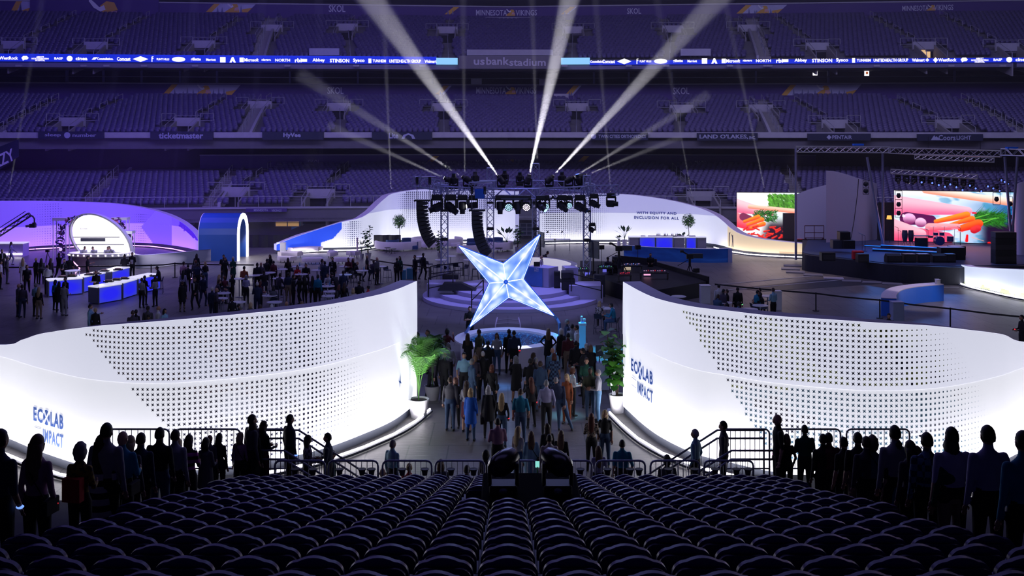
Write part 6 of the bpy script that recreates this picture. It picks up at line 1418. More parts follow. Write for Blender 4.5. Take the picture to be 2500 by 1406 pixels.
for px, py, t in ((2132, 606, 'left'), (2250, 620, 'middle'), (2320, 640, 'right')): light('AREA', 'stage_blue_wash', P(px, 520, 73), G(px, py+12, 1.1), 60, (.05, .25, 1), 1.5, .6)
for k, (px, w) in enumerate(((2020, .9), (2105, .7), (2180, .95), (2218, .75), (2252, .75), (2292, 1.0), (2318, .6))):
    D = 66.6+(.8 if px < 2100 else 0); c = P(px, 640, D); c.z = 1.15; cab('floor_monitor', (c.x, c.y, 1.15), (w, .6, .55), 'black box along the front edge of the concert stage, %s' % ('first from the left', 'second, by the red cloth', 'third, rounded and wide', 'fourth, square', 'fifth, square', 'sixth, wide', 'seventh, narrow')[k], wedge=k in (2, 5))
c = P(2094, 630, 68); MB().rbox((c.x, c.y, 1.45), (.75, .4, .55), .1).build('red_cloth', mat('red_cloth', (.5, .02, .03), .8), label='crumpled red patterned cloth on the front edge of the concert stage', cat='cloth')
for k, (px, y0, y1, w, D, lab) in enumerate(((2060, 565, 585, 26, 72, 'black box on top of the road cases on the concert stage'), (2047, 585, 606, 34, 72, 'grey road case on the concert stage left'), (2070, 586, 606, 28, 71.6, 'black road case on the concert stage beside the grey one'), (2335, 600, 622, 36, 70, 'black gear rack on the concert stage right'), (2322, 622, 652, 60, 68, 'black low gear stack at the right of the concert stage'))):
    a = P(px, y1, D); s_ = D/F; MB().rbox((a.x, a.y, max(a.z, 1.15)+(y1-y0)*s_/2), (w*s_, .7, (y1-y0)*s_), .03).build('road_case', mat('case_grey', (.05, .055, .08), .5) if k == 1 else BLACK, label=lab, cat='road case')
r = T('speaker_stack', P(2448, 655, 66), 'tall black speaker stack at the right end of the concert stage', 'speaker stack')
for k in range(6): a = P(2450, 566+k*14.5, 66); MB().rbox((a.x, a.y, a.z-.18), (1.35, .7, .37), .02).build('speaker_box', BLACK if k % 2 else mat('array_black2', (.03, .028, .035), .5), r)
# band gear
def drumkit():
    c = P(2300, 597, 74); c.z = 1.42; r = T('drum_kit', c, 'drum kit with cymbals before the wide led screen', 'drum kit'); DR = mat('drum_shell_blue', (.05, .06, .22), .3); SK = mat('drum_skin', (.5, .5, .6), .5)
    for nm, dx, dy, z, R_, L_, ax in (('bass_drum', -.35, -.3, .35, .33, .45, 'y'), ('tom', -.55, -.2, .82, .17, .2, 'z'), ('tom', -.1, -.2, .82, .18, .22, 'z'), ('floor_tom', .55, -.1, .45, .24, .4, 'z'), ('snare_drum', -.8, .1, .6, .19, .14, 'z')):
        p = c+Vector((dx, dy, z)); d = Vector((0, 1, 0)) if ax == 'y' else Vector((0, 0, 1)); MB().bar(p-d*L_/2, p+d*L_/2, R_, 0, 14).build(nm, DR, r)
    for dx, dy, z in ((-1.1, 0, 1.15), (-.5, .3, 1.3), (.3, .3, 1.3), (.95, .1, 1.15), (1.3, 0, .95)):
        q = MB(); q.bar(c+Vector((dx, dy, 0)), c+Vector((dx, dy, z)), .015, 0, 4); q.lathe([(.25, 0), (.02, .04)], c+Vector((dx, dy, z)), 0, 12); q.build('cymbal', ALU, r)
drumkit()
for px, lab in ((2209, 'left'), (2224, 'right')):
    c = P(px, 590, 74.5); c.z = 1.15; r = T('conga_drum', c, 'tall conga drum on a stand, %s of the pair' % lab, 'drum'); MB().lathe([(.13, 0), (.2, .35), (.21, .55), (.17, .85)], c+Vector((0, 0, .45)), 0, 14).build('shell', mat('conga_dark', (.05, .045, .08), .4), r); mb = MB()
    for t in (0, 2.1, 4.2): mb.bar(c+Vector((.1*math.cos(t), .1*math.sin(t), .5)), c+Vector((.25*math.cos(t), .25*math.sin(t), 0)), .015)
    mb.build('stand', BLACKM, r)
c = P(2249, 590, 74); c.z = 1.15; r = T('keyboard_station', c, 'keyboard on a black box between the congas and the drums', 'keyboard'); MB().box(c+Vector((0, 0, .4)), (.75, .5, .8)).build('box_stand', BLACK, r); MB().box(c+Vector((0, -.1, .95)), (1.1, .3, .08)).build('keyboard', mat('key_grey', (.3, .3, .38), .4), r)
for px, D, h, lab in ((2193, 74, 1.5, 'far left by the light ladder'), (2200, 73.5, 1.3, 'left of the congas'), (2266, 73.5, 1.4, 'right of the keyboard'), (2105, 72.5, 1.2, 'left one by the tall white panel'), (2112, 72.5, 1.1, 'right one by the tall white panel'), (2345, 74, 1.5, 'right of the drum kit')):
    c = P(px, 600, D); c.z = 1.15; r = T('microphone_stand', c, 'thin microphone stand, %s' % lab, 'microphone stand'); MB().bar(c, c+Vector((0, 0, h)), .014, 0, 4).build('pole', BLACKM, r); MB().bar(c+Vector((0, 0, h)), c+Vector((-.3, -.1, h+.12)), .014, 0, 4).build('boom', BLACKM, r); MB().lathe([(.16, 0), (.16, .03)], c, 0, 10).build('base', BLACKM, r)
# roof truss
r = T('roof_truss', P(2150, 366, 74), 'long horizontal lattice truss over the concert stage on slanted poles', 'truss')
for a, b in ((P(1944, 364, 76), P(2172, 366, 74.5)), (P(2172, 367, 74.5), P(2444, 375, 70)), (P(2449, 371, 69.5), P(2540, 374, 67))): mb = MB(); mb.truss(a, b, .45, 0, .04, .5, h=.42); mb.build('truss_beam', TRM if False else ALU, r)
for a, b in ((P(1943, 362, 76), (P(1943, 400, 76).x, 76, .1)), (P(2155, 372, 75), (P(2156, 400, 75).x, 75, 1.2)), (P(2117, 384, 74), (P(2157, 590, 74).x, 74, 1.2)), (P(2453, 383, 70), (P(2472, 600, 70).x, 70, 1.2)), (P(2484, 383, 70), (P(2468, 600, 70).x, 70, 1.2))): MB().bar(a, b, .09, 0, 8).build('slanted_pole', mat('pole_blue_grey', (.26, .27, .42), .4, .5), r)
for x, y in ((2095, 353), (2470, 361)): p = P(x, y, 73 if x < 2200 else 69); MB().box(p, (.7, .4, .13)).build('blue_hoist', BLUE2, r)
for a, b, lab in ((P(2233, 383, 76), P(2427, 391, 74), 'upper short truss hanging behind the roof truss'), (P(2175, 418, 76), P(2386, 431, 74), 'lower short truss hung with dark lights')): q = T('hanging_truss', a, lab, 'truss'); mb = MB(); mb.truss(a, b, .3, 0, .03, .45, h=.3); mb.build('truss_beam', ALU, q); MB().bar(a+Vector((1, 0, .1)), a+Vector((1, 0, 1.5)), .02).build('chain', BLACKM, q); MB().bar(b+Vector((-1, 0, .1)), b+Vector((-1, 0, 1.3)), .02).build('chain', BLACKM, q)
for k in range(10): head(P(2192+k*20, 430+k*1.3, 75.5), (math.sin(k*2), -.6, -.8), 'dark stage light hung under the lower short truss', 'spot', None, -1, .85, 'dark lights under the lower short truss')
for k, (px, py) in enumerate(((2250, 445), (2276, 447), (2292, 452), (2307, 456), (2320, 450), (2335, 457), (2350, 464), (2368, 453), (2382, 460), (2396, 467), (2412, 455), (2425, 460), (2441, 466), (2445, 440), (2453, 444), (2461, 449))):
    p = P(px, py, 75); r = T('small_blue_light', p, 'tiny blue point of light above the wide led screen', 'stage light', 'tiny blue lights above the wide led screen'); MB().box(p+Vector((0, .08, .03)), (.22, .16, .2)).build('housing', BLACK, r); MB().ell(p, (.07, .04, .07), 0, 6, 4).build('lens', LBl, r)
mb = MB(); a, b = P(2180, 436, 76), P(2480, 452, 74); mb.bar(a, b, .02); mb.bar(a+Vector((0, 0, .3)), b+Vector((0, 0, .3)), .02); mb.build('lighting_bar', BLACKM, label='long dark bar carrying the tiny blue lights', cat='lighting bar')
def ladder(px, y0, y1, D, lab, n, w=.5):
    a, b = P(px, y0, D), P(px, y1, D); r = T('light_ladder', a, lab, 'light ladder'); mb = MB()
    for s in (-1, 1): mb.bar(a+Vector((s*w/2, 0, 0)), b+Vector((s*w/2, 0, 0)), .02, 0, 4)
    for i in range(n+1): p = a.lerp(b, i/n); mb.bar(p-Vector((w/2, 0, 0)), p+Vector((w/2, 0, 0)), .02, 0, 4)
    mb.bar(a, a+Vector((0, 0, 1.5)), .015, 0, 4); mb.build('frame', BLACKM, r)
    for i in range(n): p = a.lerp(b, (i+.55)/n); q = MB(); q.ell(p, (.18, .14, .18), 0, 8, 6); q.box(p+Vector((0, 0, .12)), (.2, .15, .12)); q.build('lamp', BLACK, r)
ladder(2194, 466, 530, 76, 'black ladder of three lamps before the left edge of the wide led screen', 3); ladder(2114, 440, 474, 73, 'black ladder with two lamps in front of the tallest white panel', 2, .4); ladder(2433, 440, 500, 74, 'black ladder hanging before the right part of the wide led screen', 2, .5); ladder(2466, 480, 545, 73, 'black ladder close to the right slanted poles', 2, .35)
mb = MB(); mb.tube([P(2096, 437, 77.5), P(2094, 470, 77.4), P(2085, 540, 77), P(2077, 585, 76.6)], .03, 0, 5); mb.build('hanging_cable', BLACK, label='thin black cable hanging down the tallest white panel', cat='cable')
r = T('work_platform', G(1988, 590), 'dark red scissor lift frame in front of the lower white panel', 'lift'); c = P(1988, 585, 80); mb = MB()
for z in (1.3, 1.7, 2.25): mb.bar((c.x-.75, c.y, z), (c.x+.75, c.y, z), .03)
for dx in (-.75, 0, .75): mb.bar((c.x+dx, c.y, .2), (c.x+dx, c.y, 2.25), .03)
mb.bar((c.x-.75, c.y, .2), (c.x+.75, c.y, 1.3), .03); mb.bar((c.x+.75, c.y, .2), (c.x-.75, c.y, 1.3), .03); mb.build('lift_frame', mat('dark_red_steel', (.10, .02, .03), .5), r); MB().box((c.x, c.y, .15), (1.6, .8, .3)).build('lift_base', MATS['dark_red_steel'], r)
r = T('table_lamp', P(2171, 545, 78), 'small lamp with an orange glowing shade beside the wide led screen', 'lamp'); a = P(2171, 535, 78); MB().lathe([(.2, 0), (.15, .28)], a, 0, 12).build('lamp_shade', mat('orange_shade', (1, .5, .1), emit=(1, .45, .08), es=1.3), r); MB().bar((a.x, a.y, 1.15), a, .02).build('pole', BLACKM, r)
mb = MB(); a = P(2170, 560, 79.5); mb.box((a.x, 79.5, 2.6), (1.6, .2, 3.0)); mb.build('black_flat', BLACK, label='black flat standing between the tall white panel and the wide led screen', cat='stage flat')
# ================================================================ right low glowing wall, blue counter, belts, floor
rw = Wall(wpts([(2347, 64.9, 1.2), (2370, 63.2, 1.3), (2420, 61.4, 1.45), (2500, 58.8, 1.72), (2640, 56, 1.9)]), .55, n=6, z0=.12, seam=9)
MU = mat('mural_glow', (.8, .85, .9), .8, emit=(.72, .82, 1), es=.68); rw.build('low glowing curved wall with a pale green landscape at the right edge', (MU, MU, WHITE, KICK), 'low_wall')
GB = mat('green_bush_print', (.4, .5, .25), .8, emit=(.42, .52, .28), es=.8)
patch(rw, lambda px, py: 0 if py > 735-15-(2500-px)*.17+6*math.sin(px*.13)+3*math.sin(px*.4) else None, [GB], 'landscape_print', .12); rw.strips(.3, rw.L-.3, 2.5, .3, power=5, lz=.5)
bc = [((px-X0)*D/F, D) for px, D in ((2170, 53.6), (2171, 55.0), (2186, 56.6), (2215, 57.6), (2255, 58.3), (2292, 58.7))]; q = [np.array(v) for v in spline([(x, y) for x, y in bc], 5)]
inn, out_ = [], []
for i in range(len(q)): t = q[min(i+1, len(q)-1)]-q[max(i-1, 0)]; t = t/np.linalg.norm(t); nn = np.array((-t[1], t[0])); out_.append(tuple(q[i]+nn*.38)); inn.append(tuple(q[i]-nn*.38))
r = T('curved_counter', (bc[2][0], bc[2][1], 0), 'bright blue curved counter with a pale top at the right', 'counter'); MB().prism(inn+out_[::-1], 0, .92).build('blue_body', BLUE2, r); MB().prism(inn+out_[::-1], .92, .96).build('pale_top', mat('counter_pale_top', (.62, .55, .66), .5), r)
def belts(pts, lab, par=None, ends=(True, True)):
    posts = []
    for k, (px, py) in enumerate(pts):
        c = G(px, py); posts.append(c)
        if (k == 0 and not ends[0]) or (k == len(pts)-1 and not ends[1]): continue
        r = T('barrier_post', c, 'black belt barrier post %s' % lab[k], 'barrier post'); MB().bar(c, c+Vector((0, 0, 1)), .035, 0, 8).build('pole', BLACKM, r); MB().lathe([(.18, 0), (.17, .03)], c, 0, 12).build('base', BLACKM, r)
    mb = MB()
    for a, b in zip(posts, posts[1:]):
        m = (a+b)/2-Vector((0, 0, .03)); path = [a, m, b]
        for u, v in zip(path, path[1:]): mb.loft([[p+Vector((0, d, z)) for d, z in ((-.012, .9), (.012, .9), (.012, .98), (-.012, .98))] for p in (u, v)])
    c = posts[0]; return mb.build('barrier_belt', BLACK, label=lab[-1], cat='barrier belt')
belts([(1745, 734), (1992, 759), (2148, 777), (2320, 800), (2530, 826)], ['x', 'left of the blue curved counter', 'touching the left end of the blue curved counter', 'right of the pale blue pedestal', 'x', 'long black belt strung across the floor at the right'], ends=(False, False))
belts([(-20, 689), (369, 683), (427, 678), (620, 682)], ['x', 'by the seated man in black near the grey wave wall', 'left of the people by the grey wave wall', 'x', 'long black belt strung in front of the violet area at the left'], ends=(False, False))
belts([(905, 668), (1049, 690)], ['x', 'right of the two men walking near the left ramp', 'short black belt behind the two men walking near the left ramp'], ends=(False, True))
LINE = mat('floor_line_white', (.5, .5, .55), .6); DFL = mat('dark_floor_lane', (.05, .05, .06), .5)
mb = MB(); mb.prism([tuple(G(1800, 703)[:2]), tuple(G(2040, 680)[:2]), tuple(G(2200, 690)[:2]), tuple(G(1860, 712)[:2])], .004, .012); mb.build('floor_lane', DFL, label='dark lane marked with white lines on the floor at the right', cat='floor marking')
mb = MB()
for a, b in (((1700, 700), (2010, 672)), ((1760, 710), (2060, 683)), ((2280, 703), (2340, 702))): p, q = G(*a), G(*b); d = (q-p).normalized(); n_ = Vector((-d.y, d.x, 0))*.05; mb.prism([tuple((p-n_)[:2]), tuple((q-n_)[:2]), tuple((q+n_)[:2]), tuple((p+n_)[:2])], .013, .02)
mb.build('floor_line', LINE, label='thin white lines on the dark lane at the right', cat='floor marking')
for k, (px, py) in enumerate(((1935, 649), (1930, 657), (1942, 665), (1985, 672), (2035, 680), (2080, 687), (2128, 690), (2178, 694))):
    c = G(px, py); MB().rbox((c.x, c.y, .03), (1.25, .8, .06), .02, rz=-.25).build('floor_panel', mat('loose_panel', (.2, .2, .24), .6) if k != 4 else mat('pale_panel', (.5, .48, .55), .6), label='loose grey floor panel lying along the concert stage front' if k != 4 else 'palest loose floor panel lying along the concert stage front', cat='floor panel', group='floor panels along the stage front' if k != 4 else None)
# coloured light patches on the floor, plus spots added for counter and stage
for loc, to, pw, col, sz in (((2.2, 46, 9.5), (3.9, 44.3, 0), 11000, (.03, .5, 1), 24), ((-2, 41, 9), (-.25, 38.9, 0), 7000, (.06, .3, 1), 7), ((3, 37, 9), (1.95, 35.0, 0), 5000, (.2, .75, 1), 7), ((24, 50, 10), (22.8, 57, .5), 2600, (1, .86, .95), 22), ((-5, 50, 9), (-4.5, 47.5, 0), 1500, (.1, .25, 1), 24), ((-14, 75, 9), (-16.5, 76, 0), 900, (1, .95, 1), 30), ((-9, 62, 10), (-8, 60, 0), 700, (.15, .45, 1), 34), ((1.5, 34, 8), (1.2, 31, 0), 260, (.5, .4, 1), 12), ((20, 72, 9), (20, 70, 0), 700, (1, .75, .55), 40), ((2, 60, 14), (0, 57, 0), 4200, (.30, .30, 1), 44)):
    light('SPOT', 'floor_or_fill_spot', loc, to, pw, col, spot=sz, blend=.4, r=.3)
# ================================================================ barriers, stair rails, follow spots
RL = mat('barrier_steel', (.30, .31, .40), .35, .7)
def barrier(p, q, lab, h=1.04, n=9, group=None, feet=True):
    p, q = Vector(p), Vector(q); r = T('crowd_barrier', (p+q)/2-Vector((0, 0, 0)), lab, 'barrier', group); d = (q-p).normalized(); up = Vector((0, 0, 1)); c = .12
    fr = MB(); path = [p, p+up*(h-c)]+[p+up*(h-c)+d*c*(1-math.cos(a))+up*c*math.sin(a) for a in (.5, 1.0, 1.57)]+[q+up*(h-c)-d*c*(1-math.cos(a))+up*c*math.sin(a) for a in (1.57, 1.0, .5)]+[q+up*(h-c), q]
    fr.tube(path, .024, 0, 6); fr.bar(p+up*.16, q+up*.16, .018); fr.build('frame', RL, r, smooth=True)
    for i in range(1, n): b = MB(); m = p.lerp(q, i/n); b.bar(m+up*.16, m+up*(h-.01), .010, 0, 5); b.build('bar', RL, r)
    return r
for k, (a, b, lab) in enumerate(((671, 794, 'first barrier from the left along the front row, by the left stairs'), (802, 923, 'second barrier from the left along the front row'), (934, 1054, 'barrier in front of the grey-haired man in blue'), (1063, 1183, 'barrier left of the black follow spots'), (1192, 1314, 'barrier directly behind the black follow spots'),
                         (1323, 1445, 'barrier right behind the right follow spot'), (1455, 1575, 'barrier in front of the man in the teal polo'), (1588, 1708, 'barrier in front of the curly-haired child'), (1719, 1839, 'last barrier on the right along the front row, by the right stairs'))):
    barrier(((a-X0)*23.1/F, 23.1, 1.28), ((b-X0)*23.1/F, 23.1, 1.28), lab)
CUP = mat('cup_black', (.02, .02, .025), .5)
for px in (720, 764, 829, 884, 907, 982, 1037, 1101, 1156, 1417, 1483, 1538, 1560, 1632, 1696, 1746, 1798, 1826):
    D = 22.85; p = P(px, 1152, D); MB().lathe([(.055, -.07), (.075, .05), (.095, .05), (.095, .07), (.05, .07)], p, 0, 10).build('cup_holder', CUP, label='small black cup holder behind the front seats at the barrier line', cat='cup holder', group='cup holders along the front row')
DK = mat('deck_dark', (.08, .08, .09), .6)
for s, nm in ((-1, 'left'), (1, 'right')):
    r = T('stair_platform', (s*6.3, 24.3, 0), 'dark platform and steps down to the floor at the %s end of the front row' % nm, 'stairs')
    MB().box((s*6.9, 24.4, 1.19), (3.4, 1.75, .16)).build('landing', DK, r)
    for i in range(6): MB().box((s*(5.05-.3*i), 24.4, 1.27-.18*(i+1)), (.32, 1.5, .16)).build('step', DK, r)
    for y in (23.6, 25.2):
        q = MB(); up = Vector((0, 0, 1)); a, b, e = Vector((s*6.3, y, 1.27)), Vector((s*5.15, y, 1.27)), Vector((s*3.25, y, .05))
        for h in (1.12, .92): q.tube([a+up*h, b+up*h, e+up*h], .028, 0, 6)
        q.bar(e, e+up*1.12, .025); q.bar(a, a+up*1.12, .025); q.build('handrail', RL, r, smooth=True)
        for i in range(11):
            t = i/10; m = b.lerp(e, t); w = MB(); w.bar(m+up*.05, m+up*.92, .010, 0, 5); w.build('bar', RL, r)
    for k, (x0, x1, y, w) in enumerate(((s*6.45, s*5.25, 25.25, 'far'), (s*8.2, s*6.6, 25.25, 'outer'), (s*9.9, s*8.35, 25.25, 'outermost'))):
        barrier((x0, y, 1.27), (x1, y, 1.27), 'tall barrier panel on the %s platform, %s one against the white wall' % (nm, {'far': 'nearest the stairs', 'outer': 'middle', 'outermost': 'outermost'}[w]), 1.13, 10)
    barrier((s*7.9, 13.2, 4.1), (s*7.9, 14.4, 3.75), 'short barrier beyond the %s aisle crowd' % nm, 1.2, 8) if False else None
c = Vector((.36, 16.4, 0)); r = T('equipment_case', (c.x, c.y, tread_z(16.53)), 'long black case set among the seats under the two follow spots', 'case'); MB().rbox((c.x, 16.4, 3.63), (1.56, 1.5, .84), .05).build('case_body', mat('matt_black', (.006, .006, .008), .95, spec=.05), r)
for sx in (-1, 1): q = MB(); q.tube([(c.x+sx*.79, 15.75, 3.85), (c.x+sx*.86, 15.75, 3.85), (c.x+sx*.86, 15.75, 3.65), (c.x+sx*.79, 15.75, 3.65)], .015); q.build('handle', STEEL, r)
for px, ax, lab in ((1229, -.55, 'left one of two big black follow spots among the seats'), (1361, .55, 'right one of two big black follow spots among the seats')):
    p = P(px, 1192, 16.2); p.z = 4.07; r = T('follow_spot', p, lab, 'stage light'); MB().rbox(p+Vector((0, 0, .07)), (.44, .36, .14), .04).build('base_box', BLACK, r)
    for sx in (-1, 1): MB().rbox(p+Vector((sx*.215, 0, .29)), (.06, .2, .36), .025).build('yoke_arm', BLACK, r, smooth=True, angle=40)
    h = p+Vector((0, 0, .45)); d = Vector((ax*-.9, .9, .12)).normalized(); u = d.orthogonal().normalized(); w = d.cross(u); rg = lambda o, rr_: [h+d*o+(u*math.cos(2*math.pi*j/20)+w*math.sin(2*math.pi*j/20))*rr_ for j in range(20)]
    MB().loft([rg(-.27, .06), rg(-.25, .13), rg(-.17, .18), rg(.05, .19), rg(.2, .165), rg(.27, .15)]).build('barrel', mat('glossy_black', (.015, .015, .02), .22), r, smooth=True, angle=40)
    MB().loft([rg(.275, .14), rg(.285, .13)]).build('lens', mat('dark_lens', (.03, .06, .12), .1), r); q = MB(); q.ell(p+Vector((0, -.19, .07)), (.07, .02, .05)); q.build('handle', STEEL, r)
GS = P(1312, 1150, 22.3); r = T('phone_tripod', (GS.x, GS.y, 1.28), 'thin green-lit phone tripod between the two follow spots', 'tripod')
for t in (.5, 2.6, 4.7): MB().bar((GS.x, GS.y, 1.9), (GS.x+.16*math.cos(t), GS.y+.16*math.sin(t), 1.29), .01).build('leg', BLACKM, r)
MB().bar((GS.x, GS.y, 1.75), (GS.x, GS.y, 2.45), .014).build('green_pole', mat('green_pole', (.05, .4, .05), .4), r); MB().box((GS.x, GS.y, 2.5), (.09, .02, .13)).build('phone', mat('phone_lit', (.2, .5, .5), emit=(.3, .9, .8), es=.8), r)
# ================================================================ high tables and stools
TT = mat('table_white', (.66, .66, .72), .35)
def hightable(px, py, lab, h=1.07, w=.78, lit=None):
    c = G(px, py, h); c.z = 0; r = T('high_table', c, lab, 'table')
    MB().lathe([(w/2-.02, h-.035), (w/2, h-.03), (w/2, h)], c, 0, 24).build('tabletop', TT, r, smooth=True, angle=30); MB().bar(c, c+Vector((0, 0, h-.03)), .03, 0, 8).build('post', STEEL, r); MB().lathe([(.24, 0), (.23, .02), (.05, .035)], c, 0, 16).build('base', STEEL, r); return c
TBL = [(545, 715, 'in front of the grey-haired man in the blue suit'), (538, 728, 'low at the left, beside the pair in dark suits'), (581, 737, 'beside the woman crouched in dark clothes'), (620, 672, 'between the man in the brown jacket and two dark men'), (584, 680, 'before the woman in the mauve hoodie'), (658, 721, 'with bottles, left of the man in the blue blazer'), (670, 737, 'nearest the left white wall, behind its top edge'),
       (641, 668, 'small, in front of the two men at the pale floor'), (657, 665, 'by the green-glowing wristband'), (687, 657, 'with glasses, left of the long-haired woman'), (727, 650, 'empty, behind the woman in red'), (736, 669, 'with red-glowing lights on it'), (774, 659, 'with flowers, beside the grey man'), (842, 650, 'in front of the person in maroon'), (843, 670, 'cyan-lit, in the middle of the crowd'),
       (884, 660, 'cyan-lit, before the seated woman in black'), (929, 650, 'with a violet-lit edge, right of the crowd'), (800, 698, 'crowded with glasses, before the man in white'), (807, 711, 'with bottles, below the crowded one'), (803, 722, 'small, just above the wall edge'), (682, 679, 'behind the man in the dark blue suit'),
       (1024, 626, 'behind the two walking men'), (1076, 634, 'left of the left front tower'), (1100, 625, 'right of the left front tower'), (1145, 634, 'under the left star tip'), (1226, 634, 'behind the star between its upper arms'), (1657, 723, 'bare, right behind the right white wall'), (1769, 738, 'in the right-hand group, leftmost'), (1856, 745, 'in the right-hand group, in front of the teal-shirted man'), (1831, 754, 'lowest in the right-hand group'), (1874, 722, 'square-looking, at the man in the white shirt'), (1481, 752, 'between the seated pair right of the stage')]
TC_ = [hightable(px, py, 'white round high table '+lab) for px, py, lab in TBL]
STM = mat('stool_dark', (.03, .04, .07), .45)
def stool_proto():
    r = T('bar_stool', (0, 0, 0), 'dark thin-framed bar stool at the high tables', 'stool', 'bar stools at the high tables'); s = .19
    MB().rbox((0, 0, .76), (.40, .38, .05), .06).build('seat', STM, r, world=False); q = MB(); q.loft([[(x, -.19-.05*(z > .8), z) for x in (-.19, .19)]+[(x, -.16-.05*(z > .8), z) for x in (.19, -.19)] for z in (.78, .98)]); q.build('backrest', STM, r, world=False)
    for a in (-1, 1):
        for b in (-1, 1): MB().bar((a*s*.85, b*s*.85, .75), (a*s*1.1, b*s*1.1, 0), .013, 0, 4).build('leg', STM, r, world=False)
    q = MB()
    for a, b in (((-1, -1), (1, -1)), ((1, -1), (1, 1)), ((1, 1), (-1, 1)), ((-1, 1), (-1, -1))): q.bar((a[0]*s*1.03, a[1]*s*1.03, .28), (b[0]*s*1.03, b[1]*s*1.03, .28), .01, 0, 4)
    q.build('footrest', STM, r, world=False); return r
stool = stool_proto(); first = [1]
def put_stool(c, rz, lab=None):
    if first[0]: first[0] = 0; stool.location = (c[0], c[1], 0); stool.rotation_euler.z = rz; return
    dup(stool, (c[0], c[1], 0), rz)
for px, py in ((946, 688), (908, 680), (1067, 680), (1102, 674), (1048, 672), (1115, 678), (1133, 683), (1160, 685), (1092, 684), (852, 688), (670, 752), (610, 708), (808, 735), (716, 690), (1018, 668)): put_stool(G(px, py), R.uniform(-3, 3))
for k, i in enumerate((5, 17, 15, 12, 10, 7)): c = TC_[i]; p = c+Vector((.1, .1, 1.07)); q = T('drink_bottle', p, 'small bottle standing on a high table', 'bottle', 'bottles on the high tables'); MB().lathe([(.035, 0), (.035, .15), (.013, .2), (.013, .25)], p, 0, 8).build('bottle_body', mat('clear_blue', (.1, .3, .5), .2), q)
for i in (0, 5, 9, 11, 17, 18, 19, 31): c = TC_[i]; p = c+Vector((-.15, -.05, 1.07)); MB().lathe([(.03, 0), (.04, .11)], p, 0, 8).build('drinking_cup', mat('cup_pale', (.5, .5, .6), .3), label='small pale cup on a high table', cat='cup', group='cups on the high tables')
